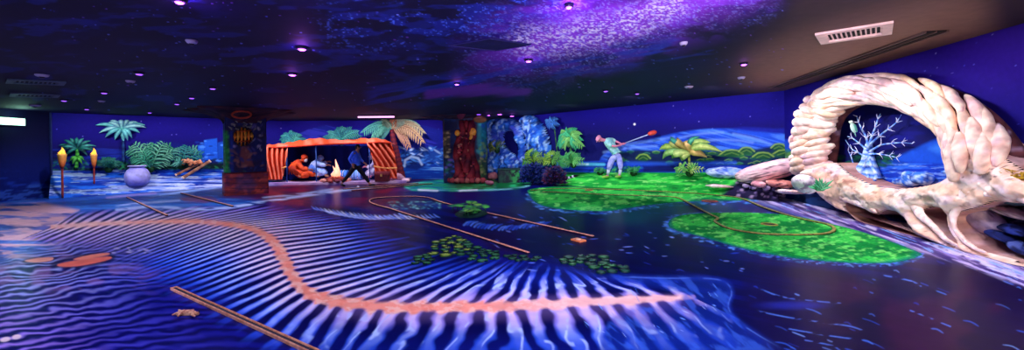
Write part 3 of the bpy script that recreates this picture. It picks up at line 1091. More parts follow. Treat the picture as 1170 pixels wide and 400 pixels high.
def ceil_paint(X, Y):
    cv = Canvas(X, Y, '0a0628')
    n = fbm(X / 90, Y / 26, 101, 4)
    cv.mix(sstep(.42, .66, n) * .6, '0c0a48')
    cv.mix(sstep(250, 60, X) * .5, '0b0524')
    # violet nebula with its bright dust
    d, _ = line_d(X, Y, [(520, 64), (600, 48), (680, 30), (760, 6), (860, -30)])
    nb = fbm(X / 46, Y / 16, 102, 5)
    m = sstep(62, 4, d + (nb - .5) * 46) * sstep(500, 620, X)
    cv.mix(m * .75, '3c1c9c')
    cv.mix(m * sstep(.4, .62, nb) * .9, '8a30c8')
    cv.mix(sstep(70, 10, d) * sstep(.5, .64, fbm(X / 34, Y / 12, 103, 4)) * sstep(540, 640, X) * .7, '7a34d8')
    dust = sstep(.60, .74, fbm(X / 2.6, Y / 1.5, 104, 3))
    cv.mix(m * dust * .8, '8fa0ff')
    cv.mix(sstep(34, 2, d + (nb - .5) * 30) * sstep(560, 660, X) * .6, 'b048f0')
    dust2 = sstep(.64, .76, fbm(X / 2.0, Y / 1.2, 105, 3))
    core, _ = line_d(X, Y, [(600, 50), (650, 44), (700, 30), (770, 4)])
    cv.mix(sstep(26, 3, core + (nb - .5) * 14) * sstep(.5, .66, fbm(X / 2.4, Y / 1.3, 125, 3)), 'f4f0ff')
    cv.mix(sstep(54, 10, d + (nb - .5) * 40) * sstep(540, 640, X) * dust2 * .7, 'b8c0ff')
    # blue cloud wisps
    b, _ = line_d(X, Y, [(400, 20), (500, 30), (560, 14), (620, 0)])
    bn = fbm(X / 30, Y / 9, 106, 5)
    cv.mix(sstep(46, 8, b + (bn - .5) * 50) * sstep(.5, .64, bn) * .5, '1c2ca0')
    cv.mix(sstep(50, 8, b) * sstep(.5, .6, bn) * sstep(.62, .74, fbm(X / 3, Y / 1.7, 107, 3)) * .8, '4f72e8')
    b2, _ = line_d(X, Y, [(430, 112), (520, 98), (600, 84), (700, 66), (800, 50)])
    bn2 = fbm(X / 50, (Y + X * .16) / 5, 108, 4)
    cv.mix(sstep(26, 4, b2 + (bn2 - .5) * 30) * sstep(.46, .62, bn2) * .8, '2038b4')
    b3, _ = line_d(X, Y, [(490, 106), (550, 103), (600, 104)])
    cv.mix(sstep(9, 1, b3 + (bn2 - .5) * 12) * .8, '8030b8')
    cv.mix(sstep(330, 120, X) * sstep(60, 20, abs(Y - 40)) * sstep(.56, .7, fbm(X / 40, Y / 8, 109, 4)) * .5, '1a1c70')
    cv.mix(sstep(.60, .7, fbm(X / 44, Y / 8, 110, 4)) * (X < 600) * .35, '1a2a90')
    # warm lamplight on the far right ceiling, painted in as brown
    br = smooth_poly([(800, 96), (850, 60), (900, 20), (940, -30), (1240, -60), (1240, 30), (1060, 60), (900, 108)], 3)
    bm = sstep(-26, 22, poly_sd(X, Y, br))
    cv.mix(bm * .85, '38282a')
    cv.mix(bm * sstep(60, 6, line_d(X, Y, [(880, 92), (960, 66), (1050, 38), (1100, 26)])[0]) * .85, '8a6454')
    r = random.Random(31)
    for _ in range(420):
        x, y = r.uniform(40, 900), r.uniform(-5, 126)
        cv.dab(x, y, r.uniform(.5, 1.3), r.uniform(.3, .7), r.choice(['4a5ad8', '7f90ff', '3040b0', '8a50d0']), r.uniform(.3, .9))
    return cv.C


nD, nU = 330, 1000
inv = np.linspace(1 / 3.0, 1 / 22.5, nD)
uu = np.linspace(-1.48, 1.42, nU)
DD, UU = np.meshgrid(1 / inv, uu, indexing='ij')
P = np.stack([(UU * DD).ravel(), DD.ravel(), np.full(DD.size, CEIL)], 1)
X_, Y_ = proj(P)
C_ = ceil_paint(X_, Y_)
fc = grid_faces(nD, nU)
ctr = P[fc].mean(1)
fc = fc[poly_sd(ctr[:, 0], ctr[:, 1], plan) > -.06]
ex = [(-17.5, -4.7, CEIL + .004), (7.9, -4.7, CEIL + .004), (7.9, 22, CEIL + .004), (-17.5, 22, CEIL + .004)]
n0 = len(P)
P = np.concatenate([P, np.array(ex)])
C_ = np.concatenate([C_, np.tile(np.array(lin('140a40')), (4, 1))])
fc = np.concatenate([fc, np.array([[n0 + 3, n0 + 2, n0 + 1, n0]])])
used = np.zeros(len(P), bool)
used[fc.ravel()] = True
idx = np.cumsum(used) - 1
struct(link_mesh('ceiling', P[used], idx[fc], vpaint('ceiling_paint', rough=.7, spec=.2, vary=.1, scale=8), cols=C_[used]))

# corner post beside the dark entrance wall
mb = MB()
q = WA.a + WA.t * .02
mb.box((q.x + .03, q.y - .02, CEIL / 2), (.05, .05, CEIL - .01), ch=.006)
struct(mb.build('trim_3', paint('trim_navy', '24306a', .5)))
# ------------------------------------------------------------------ light: unseen pale violet lamps added under the ceiling
wd = bpy.data.worlds.new('world')
SC.world = wd
wd.use_nodes = True
wd.node_tree.nodes['Background'].inputs['Color'].default_value = (.01, .01, .03, 1)
wd.node_tree.nodes['Background'].inputs['Strength'].default_value = 0.2


def spot(name, loc, target, power, col, ang=170, blend=.5, rad=.1):
    l = bpy.data.lights.new(name, 'SPOT')
    l.energy = power
    l.color = col
    l.spot_size = math.radians(ang)
    l.spot_blend = blend
    l.shadow_soft_size = rad
    o = bpy.data.objects.new(name, l)
    COL.objects.link(o)
    o.location = loc
    d = (Vector(target) - Vector(loc)).normalized()
    o.rotation_euler = d.to_track_quat('-Z', 'Y').to_euler()
    return o


WASH = (.80, .76, 1.0)
LAMPS = [(-14, 2), (-9.5, 2.5), (-5.5, 1.5), (-1.8, .6), (1.9, .7), (4.6, 1.8),
         (-13.5, 6.5), (-9, 7), (-4.5, 5.5), (-.2, 4.6), (3.6, 5.2),
         (-12, 11.5), (-7.5, 11.5), (-3, 10.5), (1.6, 9.6),
         (-8.6, 16), (-4, 15.5), (.2, 14.2)]
for i, (x, y) in enumerate(LAMPS):  # unseen floods added to light the floor evenly
    spot('added_flood', (x, y, CEIL - .04), (x, y, 0), 370, WASH, 128, .5, .25)
# unseen spots added to brighten the painted walls
for w, us, off, pw in ((WA, (1.2, 3.6, 6.2), 2.6, 420), (WB, (1.4, 4.2, 7, 9.6), 2.6, 420), (WC, (1.5, 4.2, 7, 9.8, 12.2), 2.8, 420),
                       (WD, (1.6, 3.8, 6, 8.4), 2.2, 330)):
    for u in us:
        spot('added_wall_spot', w.pt(u, CEIL - .05, off), w.pt(u, .5, 0), pw * .72, WASH, 118, .7, .12)
# unseen uplights added behind the viewer to brighten the ceiling
spot('added_uplight', (0.5, -1.2, .5), (1.0, 4.5, CEIL), 3600, (.75, .62, 1.0), 75, .7, .1)
spot('added_uplight', (3.2, -1.4, .5), (5.0, 5.2, CEIL), 1300, (1.0, .8, .7), 70, .7, .1)
spot('added_uplight', (-6, -1.4, .5), (-6.5, 6, CEIL), 1100, (.6, .55, 1.0), 90, .7, .1)
# warm lamps over the stone arch
for u in (1.4, 3.4, 5.4):
    spot('arch_lamp', WD.pt(u, CEIL - .06, 1.7), WD.pt(u, 1.0, 0), 125, (1.0, .86, .78), 80, .7, .12)
# ================================================================== things
def off_wall(V, w, gap=.012):
    """keeps points in front of the wall's surface"""
    d = (V - np.array(w.a)) @ np.array(w.n)
    return V + np.array(w.n)[None, :] * np.maximum(gap - d, 0)[:, None]


def P2(p):
    return (p.x, p.y, p.z)


def pillow(w, poly, off, thick, step, cfun, hole=None, edge=1.0, rough=0.0, seed=0, back=None):
    """relief on a wall: outline in layout points, swelling from its edge to `thick`; closed at the back"""
    pts = [w.hit(x, y, off) for x, y in poly]
    uv = np.array([((p - w.a).dot(w.t), p.z) for p in pts])
    u0, z0 = uv.min(0) - step
    u1, z1 = uv.max(0) + step
    nu, nz = int((u1 - u0) / step) + 2, int((z1 - z0) / step) + 2
    U, Z = np.meshgrid(u0 + np.arange(nu) * step, z0 + np.arange(nz) * step)
    sd = poly_sd(U.ravel(), Z.ravel(), uv)
    for hole_ in ([hole] if hole and not isinstance(hole[0][0], (list, tuple)) else (hole or [])):
        hp = [w.hit(x, y, off) for x, y in hole_]
        sd = np.minimum(sd, -poly_sd(U.ravel(), Z.ravel(), np.array([((p - w.a).dot(w.t), p.z) for p in hp])))
    sd = np.where(Z.ravel() < .004, -1, sd)
    h = thick * np.sqrt(np.clip(1 - (1 - np.clip(sd / edge, 0, 1)) ** 2, 0, 1))
    if rough:
        nn = fbm(U.ravel() * 3.1 + 7, Z.ravel() * 3.1, seed, 4) + .5 * fbm(U.ravel() * 9, Z.ravel() * 9, seed + 3, 3)
        h = h + (nn - .75) * rough * np.clip(sd / (edge * .4), 0, 1)
    h = np.maximum(h, -.01)
    u, z = U.ravel(), Z.ravel()
    V = np.stack([w.a.x + w.t.x * u + w.n.x * (off + h), w.a.y + w.t.y * u + w.n.y * (off + h), z], 1)
    fc = grid_faces(nz, nu)
    keep = (sd[fc] > -step * .6).all(1)
    fc = fc[keep]
    used = np.zeros(len(V), bool)
    used[fc.ravel()] = True
    idx = np.cumsum(used) - 1
    X, Y = proj(V)
    C = cfun(X, Y, u, z)
    return V[used], idx[fc], C[used]


def seg_path(p0, p1, droop, n=7, side=Vector((0, 0, 0))):
    """arched path from p0 to p1: rises then falls"""
    p0, p1 = Vector(p0), Vector(p1)
    out = []
    for i in range(n):
        t = i / (n - 1)
        out.append(p0.lerp(p1, t) + Vector((0, 0, droop * 4 * t * (1 - t))) + side * math.sin(PI * t))
    return out


def leaf_part(parent, w, off, c, e, droop_px, width_px, mat, c0, c1, bulge=.15, name='leaf', fold=.3):
    p0, p1 = w.hit(c[0], c[1], off), w.hit(e[0], e[1], off)
    m = (p0.y + p1.y) / 2 / F
    mb = MB()
    mb.blade(seg_path(p0, p1, droop_px * m, 7, w.n * bulge), width_px * m, w.n, fold, c0, c1)
    return mb.build(name, mat, parent, True, patterned=True)


def frond_part(parent, w, off, c, e, droop_px, leaf_px, mat, c0, c1, n=11, bulge=.2, name='frond', hang=.7):
    """feather palm frond: midrib and two rows of leaflets"""
    p0, p1 = w.hit(c[0], c[1], off), w.hit(e[0], e[1], off)
    m = (p0.y + p1.y) / 2 / F
    path = seg_path(p0, p1, droop_px * m, n + 2, w.n * bulge)
    mb = MB()
    mb.tube(path, [.035 * m * 20 * (1 - .8 * i / (n + 1)) for i in range(n + 2)], 5, col=c1)
    for i in range(1, n + 1):
        t = (path[i + 1] - path[i]).normalized()
        s = t.cross(w.n).normalized()
        L = leaf_px * m * math.sin(PI * (.18 + .72 * i / (n + 1))) ** .6
        for sg in (1, -1):
            d = (t * .75 + s * sg * .85 - Vector((0, 0, hang * .5)) + w.n * .15).normalized()
            q = [path[i], path[i] + d * L * .5 + Vector((0, 0, .04 * L)), path[i] + d * L - Vector((0, 0, hang * L * .25))]
            mb.blade(q, L * .16, w.n, .3, c0, c1)
    return mb.build(name, mat, parent, True, patterned=True)


LEAF = vpaint('leaf_paint', rough=.55, spec=.25, vary=.2, scale=11)
ROCK = vpaint('rock_paint', rough=.8, spec=.15, vary=.22, scale=7, bump=.5)
WOOD = vpaint('wood_paint', rough=.7, spec=.2, vary=.25, scale=13, bump=.3)
CLOTH = vpaint('cloth_paint', rough=.8, spec=.12, vary=.12, scale=8)


def trunk_part(parent, w, off, pts, radii_px, mat, c0, c1, name='trunk'):
    q = [w.hit(x, y, off) for x, y in pts]
    q = [Vector(v) for v in smooth_poly([tuple(v) for v in q], 5)]
    m = q[0].y / F
    rr = list(np.interp(np.linspace(0, 1, len(q)), np.linspace(0, 1, len(radii_px)), radii_px) * m)
    rr = [r * (1 + .12 * (k % 2)) for k, r in enumerate(rr)]
    mb = MB()
    mb.tube(q, rr, 9, col=[lin(c1) if k % 2 else lin(c0) for k in range(len(q))])
    return mb.build(name, mat, parent, True, patterned=True)


# ------------------------------------------------------------------ plants along the palm wall
def fan_palm(label, w, off, crown, ends, width, base, cols, tcols, droop=3.0, tr=(1.6, 1.0), group=None):
    b = w.hit(base[0], base[1], off)
    t = thing('palm_tree', label, 'palm tree', b, group)
    trunk_part(t, w, off, [base, ((base[0] + crown[0]) / 2 + .8, (base[1] + crown[1]) / 2), crown], tr, WOOD, *tcols)
    for i, e in enumerate(ends):
        leaf_part(t, w, off, crown, e, droop, width, LEAF, lin(cols[i % 2 * 2]), lin(cols[i % 2 * 2 + 1]), .1 + .12 * (i % 3))
    return t


fan_palm('tall palm with a round crown of pale mint leaves, on the night-blue wall', WA, .12, (139, 147),
         [(109, 143), (113, 152), (120, 157), (126, 138), (131, 160), (137, 137), (141, 163), (148, 138), (151, 158), (158, 140), (160, 152), (167, 146), (166, 143), (122, 141), (146, 161)],
         2.3, (141, 185), ('1f7a8a', '7fe0c8', '1a6a90', 'b0f0d8'), ('0c2a5a', '1c4a80'), 2.6, (1.2, 1.0))
t = fan_palm('low dark teal palm with lime stem behind the taller torch', WA, .12, (88, 170),
             [(67, 166), (70, 172), (73, 160), (80, 158), (88, 157), (96, 158), (104, 161), (110, 167), (108, 173), (100, 178), (76, 178), (69, 169), (107, 170)],
             1.7, (87, 192), ('0f4a50', '2f9a80', '0d3c58', '4fb898'), ('1f7a30', '5ad048'), 2.2, (1.5, 1.4))
for e in ((80, 184), (96, 183), (83, 188), (94, 188)):
    leaf_part(t, WA, .16, (88, 180), e, 2, 1.6, LEAF, lin('1f8a30'), lin('70e050'), .12, name='young_leaf')


def clump(label, w, off, base, ends, leaf_px, cols, cat='fern', name='fern_clump', n=9, group=None, hang=.6):
    t = thing(name, label, cat, w.hit(base[0], base[1], off), group)
    for i, (ex, ey, dr) in enumerate(ends):
        k = i % 2 * 2
        frond_part(t, w, off + .02 * (i % 3), base, (ex, ey), dr, leaf_px, LEAF, lin(cols[k]), lin(cols[k + 1]), n, .12 + .1 * (i % 3), hang=hang)
    mb = MB()
    p = w.hit(base[0], base[1], off)
    mb.blob(p, (.14, .12, .16), seg=9, ring=6, col=lin('14401c'))
    mb.build('stem', WOOD, t, True, patterned=True)
    return t


clump('broad feathery fern clump between the round urn and the broken timbers', WA, .14, (172, 193),
      [(146, 170, 4), (152, 164, 5), (162, 170, 3), (168, 163, 3), (178, 163, 2), (188, 162, 4), (196, 166, 5), (200, 174, 5), (150, 178, 3), (194, 182, 3), (182, 172, 2)],
      9, ('0a4038', '3fa878', '083848', '6fc890'), n=7)
clump('smaller teal fern arching over the broken timbers', WA, .16, (207, 190),
      [(192, 176, 5), (203, 168, 4), (214, 166, 4), (225, 169, 5), (232, 176, 5), (199, 184, 2)], 8, ('0a3c4a', '349a8a', '0c4638', '5fb898'), n=6)
clump('dark low fern in the shade beside the tall mint palm', WA, .22, (124, 193),
      [(110, 186, 3), (116, 181, 3), (124, 179, 2), (132, 182, 3), (138, 187, 3)], 5, ('093a3c', '1f7a5a', '0a3048', '2f9070'))

# ------------------------------------------------------------------ torches
TOR = vpaint('torch_paint', rough=.6, vary=.15, scale=14)


def torch(label, base, top_px, px, flame_tip, s):
    t = thing('torch', label, 'torch', base)
    m = base.y / F
    zt = EYE + ray(px, top_px).z * base.y
    h = zt - base.z
    mb = MB()
    mb.tube([base + Vector((0, 0, h * k / 8)) for k in range(9)], [.045 * s * (1 + .15 * (k % 2)) for k in range(9)], 9, col=[lin('8a2a2c') if k % 2 else lin('b8402c') for k in range(9)])
    mb.build('pole', TOR, t, True, patterned=True)
    mb = MB()
    c = base + Vector((0, 0, h))
    mb.lathe(c, [(.05 * s, -.12), (.11 * s, .0), (.16 * s, .16), (.19 * s, .36), (.20 * s, .40), (.16 * s, .40), (.12 * s, .30)], 14, cols=[lin(q) for q in ('a03024', 'd0602c', 'e88a3a', 'f0a848', 'ffd070', 'c06a30', '602818')])
    mb.build('bowl', TOR, t, True, patterned=True)
    zf = EYE + ray(px, flame_tip).z * base.y
    mb = MB()
    f0 = c + Vector((0, 0, .34))
    hh = max(.3, zf - f0.z)
    for k in range(3):
        a = 2 * PI * k / 3
        o = Vector((math.cos(a) * .05, math.sin(a) * .05, 0)) * s
        mb.tube([f0 + o, f0 + o * 1.6 + Vector((0, 0, hh * .3)), f0 + o * .6 + Vector((.03, 0, hh * .65)), f0 + Vector((-.02 * k, 0, hh * (1 - .15 * k)))], [.05 * s, .10 * s, .06 * s, .008], 8)
    mb.build('flame', glow('flame_gold', 'ffb43a', 1.3), t, True)


tb = WA.pt((WA.hit(71.5, 223, 1.0) - WA.a).dot(WA.t), 0, 1.0)
torch('taller torch with orange bowl and flame, nearest the dark entrance wall', tb, 189, 71.5, 177, .62)
torch('shorter torch with pale flame standing behind on the sandy bank', on_bank('A', 107.5, 210), 188.5, 107.5, 180, .5)

# ------------------------------------------------------------------ urn
b = on_bank('A', 157, 212)
m = b.y / F
t = thing('urn', 'round pale lilac urn on the bank below the tall mint palm', 'urn', b)
mb = MB()
R_ = 11.2 * m
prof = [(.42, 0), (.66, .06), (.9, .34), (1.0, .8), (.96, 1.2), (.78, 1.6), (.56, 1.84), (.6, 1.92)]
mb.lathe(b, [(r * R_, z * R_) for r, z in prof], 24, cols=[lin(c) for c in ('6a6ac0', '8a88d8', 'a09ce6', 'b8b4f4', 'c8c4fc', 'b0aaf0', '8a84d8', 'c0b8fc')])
mb.build('body', vpaint('urn_glaze', rough=.5, vary=.4, scale=3.2), t, True, patterned=True)
mb = MB()
mb.lathe(b + Vector((0, 0, 1.9 * R_)), [(.5 * R_, 0), (.72 * R_, .05 * R_), (.74 * R_, .13 * R_), (.6 * R_, .16 * R_), (.45 * R_, .02 * R_)], 24, col=lin('c8c4f4'))
mb.build('rim', vpaint('urn_glaze'), t, True, patterned=True)

# ------------------------------------------------------------------ broken timbers
def beam(label, a, c, wd, off, cols):
    p, q = WA.hit(*a, off), WA.hit(*c, off)
    t = thing('timber_log', label, 'timber', p)
    m = p.y / F
    mb = MB()
    n = 8
    mb.tube([p.lerp(q, k / n) + WA.n * .02 * (k % 2) for k in range(n + 1)], [wd * m * (1 + .08 * math.sin(k * 2.1)) for k in range(n + 1)], 7, col=[lin(cols[k % 2]) for k in range(n + 1)])
    mb.build('shaft', WOOD, t, False, patterned=True)
    for e, s in ((p, 1), (q, -1)):
        mb = MB()
        d = (q - p).normalized() * s
        mb.tube([e - d * .02, e + d * .03], wd * m * 1.12, 7, col=lin('f0c8a0'))
        mb.build('cut_end', WOOD, t, False, patterned=True)


beam('longer tan beam crossing in front, tilted up towards the left pillar', (209, 203), (240, 184), 1.7, .5, ('b88460', '8a5a48'))
beam('shorter tan beam lying behind the longer one, tip on the sand', (201, 200), (229, 186), 1.4, .36, ('a87858', '7a4c40'))
t = thing('driftwood_bundle', 'knotted bundle of orange driftwood caught on top of the beams', 'driftwood', WA.hit(215, 190, .40))
r = random.Random(3)
for k in range(9):
    x0 = 206 + k * 2.6
    a, c = WA.hit(x0, 188 + r.uniform(-2.5, 2), .34 + .03 * k), WA.hit(x0 + r.uniform(4, 9), 187 + r.uniform(-4, 4), .42)
    mb = MB()
    mb.tube([a, a.lerp(c, .5) + Vector((0, 0, .12)), c], [.05, .075, .03], 7, col=[lin('c0683c'), lin('f0a878'), lin('8a3c30')])
    mb.build('stick', WOOD, t, True, patterned=True)

# ------------------------------------------------------------------ pillars
SHAFT = vpaint('pillar_paint', rough=.55, vary=.18, scale=8)


def box_grid(cx, cy, z0, z1, wx, wy, yaw, n, paintf, shape=None):
    """prism with a dense skin so that the painted pattern can live on it; shape(angle) gives the plan"""
    nz = int((z1 - z0) / .03)
    ang = np.linspace(0, 2 * PI, n + 1)
    pl = []
    for a in ang:
        c, s = math.cos(a), math.sin(a)
        if shape:
            x, y = shape(a)
        else:
            k = 1 / max(abs(c), abs(s))
            x, y = c * k, s * k
            x, y = math.copysign(min(abs(x), 1), x), math.copysign(min(abs(y), 1), y)
        x, y = x * wx / 2, y * wy / 2
        pl.append((cx + x * math.cos(yaw) - y * math.sin(yaw), cy + x * math.sin(yaw) + y * math.cos(yaw)))
    zs = np.linspace(z0, z1, nz)
    V = np.array([(x, y, z) for z in zs for x, y in pl])
    X, Y = proj(V)
    return V, grid_faces(nz, n + 1), paintf(X, Y)


def lump_ring(mb, c, r0, r1, z0, z1, n, cols, seed, size, ax=1.0):
    rr = random.Random(seed)
    for k in range(n):
        a = 2 * PI * k / n + rr.uniform(-.1, .1)
        f = rr.random()
        r = r0 + (r1 - r0) * f
        p = Vector((c.x + math.cos(a) * r, c.y + math.sin(a) * r * ax, z0 + (z1 - z0) * f))
        mb.blob(p, (size * rr.uniform(.8, 1.4), size * rr.uniform(.8, 1.3), size * rr.uniform(.5, .9)), seg=9, ring=6, bump=.25, seed=seed + k, col=lin(rr.choice(cols)))


def capital(parent, c, r_in, r_out, z0, cols, seed, name='capital', ax=1.0):
    """rocky flare that spreads under the ceiling"""
    nz, n = 9, 40
    V, C = [], []
    rr = random.Random(seed)
    for i in range(nz):
        f = i / (nz - 1)
        for k in range(n):
            a = 2 * PI * k / n
            r = r_in + (r_out - r_in) * f ** 2.2
            r *= 1 + .10 * math.sin(a * 5 + seed) * f + .05 * math.sin(a * 11 + i) * f
            V.append((c.x + math.cos(a) * r, c.y + math.sin(a) * r * ax, z0 + (CEIL - .012 - z0) * f))
            C.append(lin(rr.choice(cols)))
    fs = []
    for i in range(nz - 1):
        for k in range(n):
            fs.append((i * n + k, i * n + (k + 1) % n, (i + 1) * n + (k + 1) % n, (i + 1) * n + k))
    fs.append(tuple(range(n - 1, -1, -1)))
    fs.append(tuple((nz - 1) * n + k for k in range(n)))
    mb = MB()
    mb.add(V, fs, C)
    return mb.build(name, ROCK, parent, True, patterned=True)


def paint_left(X, Y):
    cv = Canvas(X, Y, '12144e')
    cv.mix(sstep(.45, .65, fbm(X / 7, Y / 9, 201, 4)) * .8, '14205c')
    cv.mix(sstep(.56, .68, fbm(X / 5, Y / 6, 202, 3)) * .7, '2a1838')
    # green growth and blue edge on the side towards the palms
    cv.poly([(252, 148), (260, 150), (261, 168), (263, 180), (260, 197), (252, 197)], '1fa03c', 1.4, .9)
    cv.poly([(263, 150), (266, 150), (267, 196), (263, 196)], '123a9a', 1.2, .8)
    rnd_dabs(cv, 203, 40, (253, 150, 262, 196), (.8, 2), (1, 3), ['4fe05a', '0c6a2c', '2cc048'], (.5, .9))
    # pale leaves round the lantern
    rnd_dabs(cv, 204, 46, (264, 141, 300, 172), (1.5, 3.6), (.6, 1.3), ['b0a0b8', '7a6a98', 'd0c0b8', '4a4080'], (.5, .9), (-1.2, 1.2))
    cv.poly([(266, 148), (272, 144), (284, 144), (290, 150), (289, 162), (282, 168), (272, 168), (266, 160)], '1a0c10', 1.5, .9)
    # brown trunk and leaves below it
    cv.poly([(276, 168), (284, 168), (287, 182), (290, 190), (276, 190), (274, 178)], '8a4438', 1.5, .9)
    rnd_dabs(cv, 205, 30, (262, 170, 302, 196), (1.5, 4), (.8, 1.8), ['345a48', '8a5a48', '28387a', 'a86a50'], (.5, .9), (-1.3, 1.3))
    return cv.C


bl, br_ = gp(257.5, 224), gp(306, 220.6)
c = (bl + br_) / 2
yaw = math.atan2(br_.y - bl.y, br_.x - bl.x)
wd_ = (br_ - bl).length
nrm = Vector((math.sin(yaw), -math.cos(yaw), 0))
cc = c - nrm * (wd_ * .46)
t = thing('painted_pillar', 'square pillar with glowing orange lantern and red stone base', 'pillar', (cc.x, cc.y, 0))
ZC = EYE + ray(280, 137).z * c.y
V, fcs, C = box_grid(cc.x, cc.y, .0, ZC + .1, wd_ * .97, wd_ * .9, yaw, 160, paint_left)
link_mesh('shaft', V, fcs, SHAFT, t, False, C)


def paint_brick(X, Y):
    cv = Canvas(X, Y, '8a2c30')
    cv.mix(sstep(.45, .6, fbm(X / 8, Y / 5, 206, 4)), 'c84c40')
    cv.mix(sstep(.55, .66, fbm(X / 5, Y / 4, 207, 3)) * .7, '541a50')
    cv.poly([(272, 200), (288, 202), (294, 212), (284, 219), (268, 216)], '4a3a6a', 3, .7)
    for y in (203, 209, 215, 220):
        cv.stroke([(255, y), (280, y + 1), (308, y)], .5, '2a0c20', .6, .8)
    return cv.C


V, fcs, C = box_grid(cc.x, cc.y, 0, EYE + ray(280, 197).z * c.y, wd_ * 1.04, wd_ * .97, yaw, 120, paint_brick)
link_mesh('stone_base', V, fcs, SHAFT, t, False, C)
mb = MB()
mb.prism([Vector((cc.x, cc.y, 0)) + Vector((sx * wd_ * .52 * math.cos(yaw) - sy * wd_ * .485 * math.sin(yaw), sx * wd_ * .52 * math.sin(yaw) + sy * wd_ * .485 * math.cos(yaw), EYE + ray(280, 197).z * c.y)) for sx, sy in ((-1, -1), (1, -1), (1, 1), (-1, 1))], (0, 0, -.04), lin('8a2c2c'))
mb.build('base_top', SHAFT, t, patterned=True)
# lantern: a cage of orange slats
fp = lambda px, py, o=.0: (lambda d: Vector((0, 0, EYE)) + d * ((c + nrm * o - Vector((0, 0, EYE))).dot(nrm) / d.dot(nrm)))(ray(px, py))
lan = MB(lin('ff8a1c'))
m = c.y / F
for k, (x, y0, y1) in enumerate(((268.5, 152, 161), (272, 148, 165), (276, 146, 167), (280, 147, 166), (284, 149, 164), (287.5, 152, 160))):
    a, b2 = fp(x, y0, .03), fp(x + (x - 278) * .05, y1, .03)
    lan.tube([a, a.lerp(b2, .5) + nrm * .10, b2], [.030, .052, .026], 7, col=lin('ffb030' if k % 2 else 'ff8a20'))
for y in (150.5, 156, 162):
    a, b2 = fp(267 + abs(y - 156) * .4, y, .03), fp(289 - abs(y - 156) * .4, y - 1, .03)
    lan.tube([a, a.lerp(b2, .5) + nrm * .12, b2], .022, 6, col=lin('c04a10'))
lan.build('lantern', vpaint('lantern_paint', rough=.5, vary=.2), t, True, patterned=True)
capital(t, cc, wd_ * .52, 1.72, ZC - .12, ('3a2028', '5c3030', '3a2438', '241626'), 3)
mb = MB()
ring = [fp(276 + 11 * math.cos(a), 131 + 4 * math.sin(a), .62) for a in np.linspace(0, 2 * PI, 19)]
mb.tube(ring, .035, 6, col=lin('b8452c'))
mb.build('painted_ring', WOOD, t, True, patterned=True)
mb = MB()
r = random.Random(8)
for k in range(12):
    x, y = r.uniform(262, 302), r.uniform(140, 149)
    p = fp(x, y, .04)
    mb.blade([p, p + Vector((r.uniform(-.1, .1), 0, .06)), p + Vector((r.uniform(-.22, .22), -.02, r.uniform(-.05, .16)))], .05, nrm, .3, lin('3a3a50'), lin('9a9480'))
mb.build('leaf_cluster', LEAF, t, True, patterned=True)

# second pillar: tan panel, red root column, teal corner
def paint_second(X, Y):
    cv = Canvas(X, Y, '081038')
    cv.mix(sstep(.45, .65, fbm(X / 7, Y / 9, 211, 4)) * .8, '0e2a58')
    cv.poly([(500, 148), (505, 150), (505, 200), (500, 204)], '0d4a50', 1.2, .8)
    cv.poly([(505, 150), (514, 149), (514, 168), (511, 180), (506, 178)], '4a4030', 1.2, .95)
    rnd_dabs(cv, 212, 30, (505, 150, 514, 180), (1, 2), (.6, 1.4), ['b8a070', '8a7850', 'd0b888', '2a2418'], (.6, 1))
    rnd_dabs(cv, 213, 24, (503, 182, 522, 204), (1.5, 3), (.8, 1.8), ['1f6a50', '2a4a9a', '6a50a0', '0f3a50'], (.5, .9))
    cv.poly([(546, 138), (556, 138), (557, 165), (549, 180), (545, 165)], '1f8a8a', 1.4, .9)
    rnd_dabs(cv, 214, 26, (546, 140, 557, 180), (1, 2.4), (1, 3), ['6ab048', '9ac058', '1f6ab0', '30b0a8'], (.6, .9), (-1, 1))
    cv.poly([(546, 184), (556, 182), (556, 204), (546, 206)], '3a5a30', 1.4, .9)
    rnd_dabs(cv, 215, 26, (546, 180, 557, 206), (1, 2), (.8, 1.8), ['8a9a50', 'b0a060', '204a40', '5a3a50'], (.6, .9))
    return cv.C


bl, br_ = gp(503, 209.5), gp(555, 209)
c = (bl + br_) / 2
yaw = math.atan2(br_.y - bl.y, br_.x - bl.x)
wd_ = (br_ - bl).length
nrm = Vector((math.sin(yaw), -math.cos(yaw), 0))
cc = c - nrm * (wd_ * .40)
t = thing('painted_pillar', 'round pillar with knotted red root column and tan patches', 'pillar', (cc.x, cc.y, 0))
ZC = EYE + ray(529, 137).z * c.y
octa = lambda a: (math.cos(a) * (1 / max(abs(math.cos(a)), abs(math.sin(a)))) ** .45, math.sin(a) * (1 / max(abs(math.cos(a)), abs(math.sin(a)))) ** .45)
V, fcs, C = box_grid(cc.x, cc.y, .0, ZC + .1, wd_, wd_ * .8, yaw, 150, paint_second, octa)
link_mesh('shaft', V, fcs, SHAFT, t, True, C)
fp2 = lambda px, py, o=.0: (lambda d: Vector((0, 0, EYE)) + d * ((c + nrm * o - Vector((0, 0, EYE))).dot(nrm) / d.dot(nrm)))(ray(px, py))
mb = MB()
for k in range(6):
    pts = []
    for i in range(13):
        f = i / 12
        x = 532 + (k - 2.5) * (4.6 - 2.2 * f) + 2.2 * math.sin(f * 9 + k * 1.3)
        pts.append(fp2(x, 208 - 70 * f, .10 + .12 * math.sin(f * 7 + k * 2)))
    mb.tube(pts, [.17 - .07 * i / 12 + .03 * (i % 2) for i in range(13)], 8, col=[lin(('6a1424', '3c0c20', '8a242c')[(i + k) % 3]) for i in range(13)])
mb.build('root_column', WOOD, t, True, patterned=True)
mb = MB()
r = random.Random(9)
